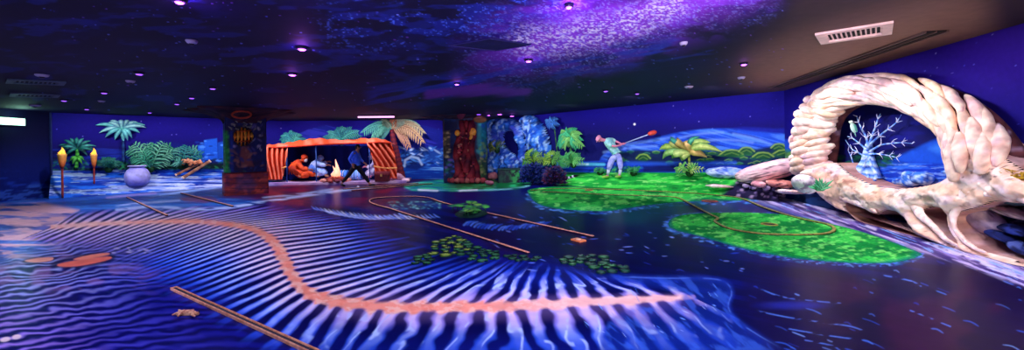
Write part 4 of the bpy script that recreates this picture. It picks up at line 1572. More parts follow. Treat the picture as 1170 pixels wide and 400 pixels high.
for k in range(70):
    f = r.random()
    x = 532 + r.uniform(-1, 1) * (12 - 6 * f)
    p = fp2(x, 206 - 56 * f, .22)
    mb.blob(p, (.07, .06, .055), seg=8, ring=5, bump=.2, seed=k, col=lin(r.choice(('a83440', 'c86058', '5c1830', 'b87860'))))
mb.build('root_knot', ROCK, t, True, patterned=True)
for x, y, rr_ in ((522.5, 152, .12), (540, 151, .17), (539, 157, .13)):
    mb = MB()
    mb.blob(fp2(x, y, .24), (rr_, .07, rr_ * 1.15), seg=14, ring=8, col=lin('f09a2c'))
    mb.build('orange_fruit', vpaint('lantern_paint'), t, True, patterned=True)
mb = MB()
for k in range(14):
    x = 514 + k * 2.9
    mb.blob(fp2(x, 206.3, .26 + .1 * (k % 2)), (.13, .12, .12), seg=10, ring=7, bump=.25, seed=k + 60, col=lin(('6a2030', '9a3c40', '40283a', 'a85a50')[k % 4]))
mb.build('foot_stone', ROCK, t, True, patterned=True)
capital(t, cc, wd_ * .42, 2.0, ZC - .1, ('2a2038', '3c2434', '4a3040', '1c2840'), 5, ax=.75)
mb = MB()
mb.blob(fp2(549, 136.5, .45), (.32, .15, .14), seg=14, ring=8, bump=.2, seed=4, col=lin('8a5a40'))
mb.blob(fp2(527, 131, .5), (.2, .12, .22), seg=12, ring=8, bump=.3, seed=6, col=lin('5a2038'))
mb.build('shell', ROCK, t, True, patterned=True)
# ------------------------------------------------------------------ figures
def skin_mesh(name, joints, edges, root, mat, parent, sub=2):
    """one continuous surface grown round a skeleton; joints: name -> (point, radius or (rx, ry))"""
    keys = list(joints)
    me = bpy.data.meshes.new(name)
    org = world_of(parent)
    me.from_pydata([tuple(Vector(joints[k][0]) - org) for k in keys], [(keys.index(a), keys.index(b)) for a, b in edges], [])
    o = bpy.data.objects.new(name, me)
    COL.objects.link(o)
    o.parent = parent
    md = o.modifiers.new('skin', 'SKIN')
    md.use_smooth_shade = True
    for i, k in enumerate(keys):
        r = joints[k][1]
        me.skin_vertices[0].data[i].radius = r if isinstance(r, tuple) else (r, r)
        me.skin_vertices[0].data[i].use_root = (k == root)
    if sub:
        s = o.modifiers.new('smooth', 'SUBSURF')
        s.levels = s.render_levels = sub
    me.materials.append(mat)
    return o


def chain(*names):
    return [(a, b) for a, b in zip(names[:-1], names[1:])]


def head_parts(parent, c, fwd, up, r, skin, hair=None, beard=None, cap=None, long_hair=False):
    """face and hair on a head centred at c looking along fwd"""
    fwd, up = Vector(fwd).normalized(), Vector(up).normalized()
    up = (up - fwd * up.dot(fwd)).normalized()
    sd = fwd.cross(up)
    c = Vector(c)
    mb = MB()
    mb.tube([c + fwd * r * .82 + up * r * .12, c + fwd * r * 1.22 - up * r * .18, c + fwd * r * .9 - up * r * .26], [r * .1, r * .2, r * .14], 7)
    for s in (1, -1):
        mb.blob(c + sd * s * r * .78 - fwd * r * .05 - up * r * .05, (r * .12, r * .2, r * .3), (sd, fwd, up), 8, 6)
    mb.build('nose_and_ears', skin, parent, True)
    mb = MB()
    for s in (1, -1):
        mb.blob(c + fwd * r * .9 + sd * s * r * .33 + up * r * .08, (r * .1, r * .14, r * .09), (fwd, sd, up), 8, 6)
    mb.build('eyes', paint('eye_dark', '14101c', .3), parent, True)
    mb = MB()
    mb.blob(c + fwd * r * .88 - up * r * .5, (r * .1, r * .28, r * .07), (fwd, sd, up), 8, 6)
    mb.build('mouth', paint('lip_red', '8a3038', .5), parent, True)
    if hair is not None:
        mb = MB()
        mb.blob(c - fwd * r * .16 + up * r * .26, (r * .98, r * .9, r * .92), (fwd, sd, up), 14, 10, .06, 3)
        mb.blob(c - fwd * r * .5 - up * r * .3, (r * .55, r * .78, r * .7), (fwd, sd, up), 12, 8, .06, 5)
        mb.build('hair', hair, parent, True)
    if beard is not None:
        mb = MB()
        mb.blob(c + fwd * r * .62 - up * r * .75, (r * .42, r * .55, r * .7), (fwd, sd, up), 12, 8, .12, 7)
        mb.build('beard', beard, parent, True)
    if cap is not None:
        mb = MB()
        mb.blob(c + up * r * .42 - fwd * r * .05, (r * 1.12, r * 1.02, r * .74), (fwd, sd, up), 14, 8)
        mb.blob(c + up * r * .38 + fwd * r * 1.05, (r * .55, r * .7, r * .12), (fwd, sd, up), 12, 6)
        mb.build('cap', cap, parent, True)


def hand_joints(J, E, pre, wrist, palm, tip_dir, thumb_dir, s=1.0, curl=Vector((0, 0, -1))):
    """palm with four fingers and a thumb hung on the wrist joint"""
    w, d, th = Vector(wrist), Vector(tip_dir).normalized(), Vector(thumb_dir).normalized()
    J[pre + 'palm'] = (w + d * .055 * s, (.034 * s, .02 * s))
    E.append((pre + 'wrist', pre + 'palm'))
    for k, L in enumerate((.068, .078, .072, .056)):
        o = th * (.028 - .019 * k) * s
        a, b, c = w + d * .095 * s + o, w + d * (.095 + L * .5) * s + o + curl * .010 * s, w + d * (.095 + L * .85) * s + o + curl * .034 * s
        J[f'{pre}f{k}a'], J[f'{pre}f{k}b'], J[f'{pre}f{k}c'] = (a, .0098 * s), (b, .0092 * s), (c, .008 * s)
        E += chain(pre + 'palm', f'{pre}f{k}a', f'{pre}f{k}b', f'{pre}f{k}c')
    a, b = w + d * .045 * s + th * .045 * s, w + d * .085 * s + th * .062 * s + curl * .012 * s
    J[pre + 'ta'], J[pre + 'tb'] = (a, .012 * s), (b, .0095 * s)
    E += chain(pre + 'palm', pre + 'ta', pre + 'tb')


SKIN_A = paint('skin_tan', 'b87858', .55, vary=.1)
SKIN_B = paint('skin_rose', 'e88aa0', .55, vary=.12)


def body(parent, name, J, extra_hands, skin):
    E = chain('pelvis', 'waist', 'chest', 'neck', 'jaw', 'skull')
    for s in 'lr':
        E += chain('pelvis', s + 'hip', s + 'knee', s + 'ankle', s + 'toe')
        E += chain('chest', s + 'shoulder', s + 'elbow', s + 'wrist')
    J = dict(J)
    for pre, d, th, sc, cu in extra_hands:
        hand_joints(J, E, pre, J[pre + 'wrist'][0], None, d, th, sc, cu)
    return skin_mesh(name, J, E, 'pelvis', skin, parent, 2)


# ---- walker
o = gp(406.5, 213.4)
t = thing('person', 'person in a blue jacket and dark trousers striding past the tent', 'person', o)
S_ = 1.035
L = lambda x, y, z: o + Vector((x, y, z)) * S_
J = dict(pelvis=(L(0, 0, .90), (.15, .12)), waist=(L(.0, 0, 1.08), (.14, .11)), chest=(L(.02, 0, 1.32), (.17, .12)), neck=(L(.08, 0, 1.50), .058),
         jaw=(L(.115, 0, 1.585), .078), skull=(L(.11, 0, 1.67), .092),
         lhip=(L(-.01, -.09, .86), .095), lknee=(L(-.24, -.09, .50), .062), lankle=(L(-.56, -.09, .14), .04), ltoe=(L(-.42, -.09, .035), .03),
         rhip=(L(.02, .09, .86), .095), rknee=(L(.29, .09, .50), .062), rankle=(L(.56, .09, .09), .04), rtoe=(L(.76, .09, .045), .03),
         lshoulder=(L(.0, -.19, 1.42), .062), lelbow=(L(-.15, -.25, 1.16), .045), lwrist=(L(-.02, -.25, .93), .03),
         rshoulder=(L(.03, .19, 1.42), .062), relbow=(L(.10, .26, 1.15), .045), rwrist=(L(.28, .24, .98), .03))
body(t, 'body', J, [('l', (.25, 0, -1), (.8, -.2, .2), 1.0, Vector((.6, 0, 0))), ('r', (.8, 0, -.6), (.4, 0, .8), 1.0, Vector((0, 0, -1)))], SKIN_A)
BLUE = paint('jacket_blue', '4f80ff', .75, vary=.3, rgb2='2a54f0')
jk = dict(hem=(L(.0, 0, .86), (.185, .155)), waist=(L(.0, 0, 1.06), (.18, .145)), chest=(L(.015, 0, 1.32), (.205, .15)), collar=(L(.07, 0, 1.49), .078),
          lshoulder=(L(.0, -.195, 1.42), .088), lelbow=(L(-.15, -.255, 1.16), .068), lcuff=(L(-.035, -.25, .96), .05),
          rshoulder=(L(.03, .195, 1.42), .088), relbow=(L(.10, .265, 1.15), .068), rcuff=(L(.255, .243, 1.0), .05))
skin_mesh('jacket', jk, chain('hem', 'waist', 'chest', 'collar') + chain('chest', 'lshoulder', 'lelbow', 'lcuff') + chain('chest', 'rshoulder', 'relbow', 'rcuff'), 'waist', BLUE, t)
DARK = paint('trouser_dark', '10101e', .8, vary=.3)
tr = dict(pelvis=(L(0, 0, .90), (.165, .135)), top=(L(0, 0, 1.0), (.16, .13)),
          lhip=(L(-.01, -.09, .84), .115), lknee=(L(-.24, -.09, .50), .085), lhem=(L(-.53, -.09, .19), .066),
          rhip=(L(.02, .09, .84), .115), rknee=(L(.29, .09, .50), .085), rhem=(L(.535, .09, .15), .066))
skin_mesh('trousers', tr, chain('top', 'pelvis') + chain('pelvis', 'lhip', 'lknee', 'lhem') + chain('pelvis', 'rhip', 'rknee', 'rhem'), 'pelvis', DARK, t)
for a, b in ((L(-.58, -.09, .12), L(-.40, -.09, .04)), (L(.52, .09, .06), L(.78, .09, .055))):
    mb = MB()
    mb.tube([a, a.lerp(b, .35), a.lerp(b, .75), b], [.05, .062, .058, .035], 9, flat=.75)
    mb.build('shoe', paint('shoe_black', '0a0a14', .5), t, True)
head_parts(t, L(.115, 0, 1.655), (1, .25, -.08), (0, 0, 1), .105, SKIN_A, paint('hair_black', '0a080c', .7))
tag(link_mesh('golf_ball', *(lambda mb: (mb.v, mb.f))((lambda mb: (mb.blob(gp(409, 214.8) + Vector((0, 0, .05)), (.05, .05, .05)), mb)[1])(MB())), paint('ball_white', 'f4f6ff', .4), None, True, None, gp(409, 214.8)),
    'white golf ball on the reddish floor beneath the walking person', 'golf ball')

# ---- golfer on the turf bank
ft = on_bank('C', 700, 203)
D0 = ft.y
q = lambda x, y, dy=0.0: dp(x, y, D0 + dy)
t = thing('golfer', 'golfer in mint shirt and pale trousers swinging a red-headed club', 'person', ft)
la, ra = on_bank('C', 694, 203.4), on_bank('C', 707.5, 203.2)
dl, dr = la.y - D0, ra.y - D0
J = dict(pelvis=(q(704, 176.5), (.10, .08)), waist=(q(702, 170.5), (.11, .09)), chest=(q(697.5, 164), (.14, .11)), neck=(q(690.8, 160.2, -.04), .06),
         jaw=(q(687.2, 159.9, -.06), .085), skull=(q(684, 158.6, -.06), .10),
         lhip=(q(701.4, 180), .05), lknee=(q(696.2, 190, dl * .5 - .05), .05), lankle=(la + Vector((.02, 0, .10)), .042), ltoe=(la + Vector((-.17, -.07, .035)), .03),
         rhip=(q(706.6, 180), .05), rknee=(q(709, 190, dr * .5 - .05), .05), rankle=(ra + Vector((.02, 0, .10)), .042), rtoe=(ra + Vector((-.13, -.10, .035)), .03),
         lshoulder=(q(699.5, 159.8, .12), .052), lelbow=(q(705.5, 162.2, .02), .046), lwrist=(q(710, 164.6, -.16), .032),
         rshoulder=(q(694, 164.4, -.2), .052), relbow=(q(701.5, 167.4, -.32), .046), rwrist=(q(709.3, 165.8, -.24), .032))
body(t, 'body', J, [('l', (.8, -.3, .2), (.2, -.8, .5), 1.0, Vector((.2, -.7, -.6))), ('r', (.8, .1, .3), (.1, .8, .5), 1.0, Vector((.1, .6, -.7)))], SKIN_B)
MINT = paint('shirt_mint', 'b8f4e0', .75, vary=.2, rgb2='7fd0d0')
sh = dict(hem=(q(703.6, 175), (.185, .15)), waist=(q(702, 170.5), (.18, .145)), chest=(q(697.3, 163.8), (.23, .18)), collar=(q(691.2, 160.4, -.03), .10),
          lshoulder=(q(699.5, 159.8, .12), .105), lsleeve=(q(704.3, 161.8, .04), .085), rshoulder=(q(694, 164.4, -.2), .105), rsleeve=(q(699.5, 166.6, -.3), .085))
skin_mesh('shirt', sh, chain('hem', 'waist', 'chest', 'collar') + chain('chest', 'lshoulder', 'lsleeve') + chain('chest', 'rshoulder', 'rsleeve'), 'waist', MINT, t)
LIL = paint('trouser_lilac', 'b8c0fa', .8, vary=.2, rgb2='8a94e0')
pt = dict(top=(q(703.5, 174.2), (.165, .135)), pelvis=(q(704, 177.2), (.18, .145)), lhip=(q(700.6, 180), .125), lthigh=(q(698, 185, dl * .25 - .03), .125), lknee=(q(696.2, 190.5, dl * .5 - .05), .11), lcuff=(q(695.2, 194.5, dl * .7 - .04), .07),
          rhip=(q(707.4, 180), .125), rthigh=(q(708.2, 185, dr * .25 - .03), .125), rknee=(q(709, 190.5, dr * .5 - .05), .11), rcuff=(q(708.8, 194.5, dr * .7 - .04), .07))
skin_mesh('trousers', pt, chain('top', 'pelvis') + chain('pelvis', 'lhip', 'lthigh', 'lknee', 'lcuff') + chain('pelvis', 'rhip', 'rthigh', 'rknee', 'rcuff'), 'pelvis', LIL, t)
for kx, a, kd in ((695.2, la, dl), (708.8, ra, dr)):
    mb = MB()
    mb.tube([q(kx, 194, kd * .7 - .04), a + Vector((.02, 0, .13))], [.068, .055], 9)
    mb.build('sock', paint('sock_white', 'd8e8f4', .8), t, True)
for a, b in ((la, la + Vector((-.22, -.09, .05))), (ra, ra + Vector((-.18, -.13, .05)))):
    mb = MB()
    s0 = a + Vector((.05, .02, .06))
    mb.tube([s0, s0.lerp(b, .35), s0.lerp(b, .75), b], [.055, .066, .06, .035], 9, flat=.75)
    mb.build('shoe', paint('shoe_green', '9ad84a', .6), t, True)
head_parts(t, q(685, 158.9, -.06), (-.35, -.55, -.55), (-.85, 0, .5), .125, SKIN_B, None, None, paint('cap_pink', 'f0a0b8', .7))
qc = lambda x, y: WC.hit(x, y, .42)
c = thing('golf_club', 'golf club with red head held up over the distant hills by the golfer', 'golf club', q(709.5, 165.2, -.2))
mb = MB()
mb.tube([q(706.5, 166.4, -.2), q(709.6, 165.2, -.2), q(714, 163.6, -.16)], .026, 8)
mb.build('grip', paint('grip_dark', '2a2038', .7), c, True)
mb = MB()
mb.tube([q(713.5, 163.8, -.16), qc(743, 153)], [.024, .018], 8)
mb.build('shaft', paint('club_steel', 'cfd8ff', .35, metal=.2), c, True)
mb = MB()
hc = qc(745.5, 152)
mb.blob(hc, (.17, .10, .09), (Vector((.97, 0, .2)), Vector((0, 1, 0)), Vector((-.2, 0, .97))), 14, 9, .1, 3)
mb.build('head', paint('club_red', 'f0503c', .45, vary=.25), c, True)

# ---- campers in the tent
def robe_fig(label, pts, robe, robe_dark, skin, hc, fwd, up, hr, hood, beard, hands, D, name='robed_person'):
    q = lambda x, y, dy=0.0: dp(x, y, D + dy)
    base = Vector((q(*pts['pelvis'][0]).x, D, STAGE))
    t = thing(name, label, 'person', base)
    g = {k: (q(*v[0]), v[1]) for k, v in pts.items()}
    # body beneath the robe
    J = dict(pelvis=(g['pelvis'][0], .16), waist=(g['spine'][0], .14), chest=(g['chest'][0], .15), neck=(g['neck'][0], .06), jaw=(Vector(hc) - Vector((0, 0, hr * .5)), hr * .75), skull=(Vector(hc) + Vector((0, 0, hr * .15)), hr * .88))
    for s in 'lr':
        J[s + 'hip'] = (g['pelvis'][0].lerp(g[s + 'knee'][0], .25), .10)
        J[s + 'knee'] = (g[s + 'knee'][0], .075)
        J[s + 'ankle'] = (g[s + 'foot'][0], .045)
        J[s + 'toe'] = (g[s + 'foot'][0] + Vector((fwd[0] * .14, -.05, -.01)), .035)
        J[s + 'shoulder'] = (g[s + 'shoulder'][0], .07)
        J[s + 'elbow'] = (g[s + 'elbow'][0], .05)
        J[s + 'wrist'] = (g[s + 'wrist'][0], .034)
    fw = Vector((fwd[0], 0, -.15))
    body(t, 'body', J, [('l', fw, (0, .5, .8), 1.0, Vector((0, 0, -1))), ('r', fw, (0, -.5, .8), 1.0, Vector((0, 0, -1)))], skin)
    rb = {k: (g[k][0], r) for k, r in dict(pelvis=.27, spine=.25, chest=.235, neck=.12, lshoulder=.13, rshoulder=.13, lelbow=.115, relbow=.115, lknee=.16, rknee=.16).items()}
    for s in 'lr':
        rb[s + 'cuff'] = (g[s + 'elbow'][0].lerp(g[s + 'wrist'][0], .75), .085)
        rb[s + 'hem'] = (g[s + 'knee'][0].lerp(g[s + 'foot'][0], .8), .12)
    E = chain('pelvis', 'spine', 'chest', 'neck')
    for s in 'lr':
        E += chain('chest', s + 'shoulder', s + 'elbow', s + 'cuff') + chain('pelvis', s + 'knee', s + 'hem')
    skin_mesh('robe', rb, E, 'pelvis', robe, t)
    # folds of the robe
    mb = MB()
    for k in range(5):
        a = g['chest'][0].lerp(g['lshoulder'][0], .15 * k) + Vector((-.04 * k * fwd[0], -.20, .02))
        b = g['pelvis'][0].lerp(g['rknee'][0], .18 * k) + Vector((-.12 * fwd[0] + .03 * k, -.25, -.02))
        mb.tube([a, a.lerp(b, .5) + Vector((-.06 * fwd[0], -.07, 0)), b], [.02, .05, .02], 7)
    mb.build('robe_fold', robe_dark, t, True)
    head_parts(t, hc, fwd, up, hr, skin, None, beard)
    f, u = Vector(fwd).normalized(), Vector(up)
    sd = f.cross(u).normalized()
    mb = MB()
    mb.blob(Vector(hc) - f * hr * .3 + u * hr * .25, (hr * 1.12, hr * 1.15, hr * 1.12), (f, sd, u), 16, 10, .06, 5)
    mb.blob(Vector(hc) - f * hr * .5 - u * hr * .8, (hr * .9, hr * 1.1, hr * .8), (f, sd, u), 12, 8, .06, 6)
    mb.build('hood', hood, t, True)
    return t


OR1 = paint('robe_orange', 'f0561c', .75, rgb2='c03414', scale=4)
OR2 = paint('robe_orange_deep', 'a82c14', .8, vary=.2)
WH1 = paint('robe_white', 'cfe0ff', .75, rgb2='7fa8ee', scale=4)
WH2 = paint('robe_blue', '5a86e0', .8, vary=.2)
WHITE = paint('beard_white', 'f0ece8', .8)
Dt = 19.16
robe_fig('bearded person in a bright orange hooded robe seated by the campfire', dict(
    pelvis=((336, 198.5), 0), spine=((335, 192), 0), chest=((339, 186.5), 0), neck=((343.5, 183), 0), lshoulder=((339, 185.5, .17), 0), rshoulder=((341, 187, -.2), 0),
    lelbow=((346, 192.5, .15), 0), relbow=((346.5, 194, -.3), 0), lwrist=((353, 192, .1), 0), rwrist=((354, 193.5, -.25), 0),
    lknee=((355, 197.5, .12), 0), rknee=((352, 199.5, -.35), 0), lfoot=((362, 201.3, .1), 0), rfoot=((341, 201.8, -.45), 0)),
    OR1, OR2, SKIN_A, dp(348.5, 180.6, Dt - .02), (.95, -.3, -.2), (.1, 0, 1), .135, OR1, WHITE, None, Dt)
Dt = 19.5
robe_fig('person in pale blue-white hooded robe bent forward behind the orange one', dict(
    pelvis=((358, 197), 0), spine=((358, 191), 0), chest=((361, 185.5), 0), neck=((364, 183), 0), lshoulder=((361.5, 185, .17), 0), rshoulder=((362, 186, -.18), 0),
    lelbow=((369, 187, .15), 0), relbow=((369, 189, -.22), 0), lwrist=((375, 184.5, .08), 0), rwrist=((374.5, 188.5, -.12), 0),
    lknee=((371, 194.5, .12), 0), rknee=((370, 196, -.2), 0), lfoot=((374, 201.2, .1), 0), rfoot=((372.5, 201.4, -.25), 0)),
    WH1, WH2, SKIN_A, dp(367, 181.4, Dt - .02), (.9, -.35, -.3), (.2, 0, 1), .125, WH1, None, None, Dt)
Dt = 19.38
robe_fig('person in a white robe seated by the tent pole, partly behind the walker', dict(
    pelvis=((432, 196.5), 0), spine=((432.5, 190.5), 0), chest=((430, 184.5), 0), neck=((427.5, 180.5), 0), lshoulder=((430.5, 183.5, .17), 0), rshoulder=((429, 185, -.18), 0),
    lelbow=((425, 190, .15), 0), relbow=((424, 191, -.22), 0), lwrist=((418.5, 189.5, .08), 0), rwrist=((417.5, 190.5, -.12), 0),
    lknee=((421, 196, .12), 0), rknee=((420, 197.5, -.25), 0), lfoot=((417.5, 202, .1), 0), rfoot=((424, 202.4, -.38), 0)),
    paint('robe_cream', 'e4e0f4', .75, rgb2='a8a4d8', scale=4), paint('robe_lilac', '8a86c8', .8), SKIN_B, dp(424.8, 178.2, Dt - .02), (-.92, -.35, -.12), (-.1, 0, 1), .13, paint('robe_cream'.replace('cream', 'cream_hood'), 'e8e4f0', .75), WHITE, None, Dt)
# ------------------------------------------------------------------ tent
TF, TB = 18.75, 20.0         # depth of the front and of the back edge
tn = thing('tent', 'orange-red cloth tent open at the front with swept side curtains', 'tent', Vector((dp(375, 200, TF).x, TF, STAGE)))
T_ = lambda x, y, d=TF: dp(x, y, d)
OR_A, OR_B, OR_C = lin('f4582c'), lin('b02414'), lin('ff9a78')
# roof: front edge, ridge and back edge lofted together
front = [(303, 168.5), (318, 168.3), (330, 167.5), (345, 166.8), (362, 165.5), (380, 164.6), (400, 163.6), (418, 163.5), (434, 162.5), (447, 163.8)]
ridge = [(304, 165.5), (318, 164.2), (331, 162.5), (346, 160), (361, 157.6), (378, 159), (398, 160), (417, 157.8), (434, 158.2), (446, 161.5)]
V, C, fs = [], [], []
n = 37
fa, ra_ = np.array(front), np.array(ridge)
ts = np.linspace(0, 1, n)
fx = [np.interp(ts, np.linspace(0, 1, 10), fa[:, k]) for k in (0, 1)]
rx = [np.interp(ts, np.linspace(0, 1, 10), ra_[:, k]) for k in (0, 1)]
rows = 11
for i in range(rows):
    f = i / (rows - 1)
    for k in range(n):
        if f <= .5:
            g = f * 2
            p = T_(fx[0][k], fx[1][k], TF).lerp(T_(rx[0][k], rx[1][k], TF + .35), g ** .8)
        else:
            g = f * 2 - 1
            a = T_(rx[0][k], rx[1][k], TF + .35)
            p = a.lerp(Vector((a.x, TB - .08, a.z - .16)), g)
        p.z += .03 * math.sin(k * 1.9) * math.sin(PI * f)
        V.append(p)
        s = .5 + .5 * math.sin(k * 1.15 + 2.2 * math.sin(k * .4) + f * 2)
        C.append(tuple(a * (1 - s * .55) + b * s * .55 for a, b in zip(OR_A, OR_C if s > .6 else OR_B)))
for i in range(rows - 1):
    for k in range(n - 1):
        fs.append((i * n + k, i * n + k + 1, (i + 1) * n + k + 1, (i + 1) * n + k))
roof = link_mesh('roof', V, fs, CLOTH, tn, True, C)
sd_ = roof.modifiers.new('cloth', 'SOLIDIFY')
sd_.thickness = .025
mb = MB()
hem = [T_(fx[0][k], fx[1][k] + .2, TF - .02) for k in range(n)]
mb.tube(hem, .035, 6, col=lin('c02c18'))
mb.build('roof_hem', CLOTH, roof, True, patterned=True)


def curtain(left, right, n_folds, swoop, name, depth_in, seed):
    """gathered cloth between a left and a right edge, folds sweeping down"""
    nu, nv = 60, 40
    V, C = [], []
    L, R_ = np.array(left, float), np.array(right, float)
    for j in range(nv):
        v = j / (nv - 1)
        l = [np.interp(v, np.linspace(0, 1, len(L)), L[:, k]) for k in (0, 1)]
        r_ = [np.interp(v, np.linspace(0, 1, len(R_)), R_[:, k]) for k in (0, 1)]
        for i in range(nu):
            u = i / (nu - 1)
            x, y = l[0] * (1 - u) + r_[0] * u, l[1] * (1 - u) + r_[1] * u
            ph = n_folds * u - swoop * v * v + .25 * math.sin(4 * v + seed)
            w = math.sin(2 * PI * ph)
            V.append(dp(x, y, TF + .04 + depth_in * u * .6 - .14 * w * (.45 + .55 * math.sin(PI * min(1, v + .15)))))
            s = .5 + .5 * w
            col = tuple(a * s + b * (1 - s) for a, b in zip(OR_A, OR_B))  # fold shading put into the colour: troughs dark, crests light
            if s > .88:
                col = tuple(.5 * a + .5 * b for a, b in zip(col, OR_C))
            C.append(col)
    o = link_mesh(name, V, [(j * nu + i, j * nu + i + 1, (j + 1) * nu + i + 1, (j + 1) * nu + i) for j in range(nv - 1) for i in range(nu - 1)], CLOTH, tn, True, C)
    m = o.modifiers.new('cloth', 'SOLIDIFY')
    m.thickness = .02
    return o


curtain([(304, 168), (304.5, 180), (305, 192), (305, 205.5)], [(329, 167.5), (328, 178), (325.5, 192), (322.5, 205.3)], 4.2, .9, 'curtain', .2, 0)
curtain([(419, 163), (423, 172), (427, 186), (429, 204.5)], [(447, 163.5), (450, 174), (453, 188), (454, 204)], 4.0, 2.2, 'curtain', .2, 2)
for x0, y0, x1, y1 in ((327, 190, 322, 192), (427, 190, 453.5, 192)):
    mb = MB()
    a, b = dp(x0, y0, TF - .12), dp(x1, y1, TF - .12)
    mb.tube([a, a.lerp(b, .5) + Vector((0, -.06, -.05)), b], .035, 6, col=lin('ffb060'))
    mb.build('tie_band', CLOTH, tn, True, patterned=True)
for x in (327.5, 361, 422):
    mb = MB()
    top = dp(x, 165.8, TF + .06)
    mb.tube([Vector((top.x, top.y, STAGE + .002)), top], .022, 8)
    mb.build('pole', paint('pole_blue', '2a58b0', .5), tn, True)
# back wall of the tent
V, C = [], []
nu, nv = 40, 14
for j in range(nv):
    for i in range(nu):
        x = 310 + (446 - 310) * i / (nu - 1)
        p = dp(x, 200, TB - .20)
        p.z = STAGE + .02 + (dp(x, 165, TB).z - STAGE - .1) * j / (nv - 1)
        p.y += .03 * math.sin(i * 1.3)
        V.append(p)
        C.append(lin('0c1c70') if (i // 2) % 2 else lin('0a165c'))
o = link_mesh('back_cloth', V, [(j * nu + i, j * nu + i + 1, (j + 1) * nu + i + 1, (j + 1) * nu + i) for j in range(nv - 1) for i in range(nu - 1)], CLOTH, tn, True, C)

# bedding rolls behind the fire
for k, (x0, x1, y, c, lb) in enumerate(((380, 398, 187.5, '4f90f4', 'blue bedroll lying behind the campfire at the back of the tent'),
                                        (399, 414, 188.5, '8fc0ff', 'paler blue bedroll at the back of the tent, behind the walking person'))):
    a, b = dp(x0, y, TB - .52), dp(x1, y, TB - .52)
    a.z = b.z = STAGE + .26
    t = thing('bedroll', lb, 'bedroll', Vector(((a.x + b.x) / 2, a.y, STAGE)))
    mb = MB()
    n = 16
    mb.tube([a.lerp(b, i / n) for i in range(n + 1)], [.17] + [.23 + .015 * (i % 3) for i in range(n - 1)] + [.17], 14, col=[lin(c) if i % 4 else lin('1a3c9a') for i in range(n + 1)])
    mb.build('roll', CLOTH, t, True, patterned=True)
    mb = MB()
    for f in (.25, .75):
        p = a.lerp(b, f)
        mb.tube([p + Vector((0, math.cos(w) * .25, math.sin(w) * .25)) for w in np.linspace(0, 2 * PI, 17)], .018, 6, col=lin('e0e8ff'))
    mb.build('strap', CLOTH, t, True, patterned=True)

# campfire
fb = dp(384, 203, 18.75)
fb.z = STAGE
t = thing('campfire', 'campfire of crossed glowing logs with a tall pink-orange flame', 'campfire', fb)
r = random.Random(5)
for k in range(8):
    a = k * 2 * PI / 8 + .2
    d = Vector((math.cos(a), math.sin(a) * .8, 0))
    mb = MB()
    mb.tube([fb + d * .52 + Vector((0, 0, .07)), fb + d * .25 + Vector((0, 0, .16)), fb - d * .03 + Vector((0, 0, .30))], [.07, .075, .06], 8, col=[lin('7a2c28'), lin('a03c30'), lin('e07040')])
    mb.build('log', WOOD, t, True, patterned=True)
for k in range(11):
    a = k * 2 * PI / 11
    mb = MB()
    mb.blob(fb + Vector((math.cos(a) * .62, math.sin(a) * .45, .07)), (.12, .1, .09), seg=9, ring=6, bump=.2, seed=k, col=lin(r.choice(('c05a50', '9a4a58', 'd89080'))))
    mb.build('hearth_stone', ROCK, t, True, patterned=True)
for k, (dx, h, w) in enumerate(((0, .86, .13), (-.12, .55, .10), (.12, .62, .10), (.02, .42, .16))):
    mb = MB()
    b = fb + Vector((dx, -.02 * k, .2))
    mb.tube([b, b + Vector((dx * .2, 0, h * .25)), b + Vector((.05 - dx * .3, 0, h * .6)), b + Vector((-.02, 0, h))], [w * .6, w, w * .55, .01], 9)
    mb.build('flame', glow('flame_pink', 'ff8a5c' if k % 2 else 'ffb088', 1.1), t, True)

# chest and stones by the right curtain
cb = dp(437, 205, 18.5)
cb.z = STAGE
t = thing('wooden_chest', 'dark red wooden chest at the foot of the tent curtain beside the stones', 'chest', cb)
mb = MB(lin('5c1c28'))
mb.box(cb + Vector((0, 0, .17)), (.62, .36, .34), ch=.02)
mb.build('body', WOOD, t, patterned=True)
mb = MB(lin('7a2830'))
mb.tube([cb + Vector((-.32, 0, .36)), cb + Vector((.32, 0, .36))], .19, 14, flat=.6)
mb.build('lid', WOOD, t, True, patterned=True)
mb = MB(lin('c08a50'))
mb.box(cb + Vector((0, -.19, .30)), (.09, .03, .12), ch=.008)
mb.build('lock_plate', WOOD, t, patterned=True)
for k, (x, y, s, c, lb) in enumerate(((452, 204, .26, 'd8a0b0', 'pinkish stone leaning on the outer foot of the tent curtain'), (458, 203.6, .2, 'b88a9a', 'rounded mauve stone between the pink stone and the pool'),
                                      (464, 204.4, .17, 'e8c0c8', 'small pale pink stone farthest out from the tent curtain'), (447, 206.5, .13, 'a06a80', 'small dull rose stone just beside the wooden chest'))):
    p = dp(x, y, 19.3 - .1 * k)
    p.z = STAGE if x < 460 else .0
    mb = MB()
    mb.blob(p + Vector((0, 0, s * .5)), (s * 1.25, s, s * .75), seg=14, ring=9, bump=.22, seed=k + 3, col=lin(c))
    tag(mb.build('stone', ROCK, None, True, p, True), lb, 'stone')

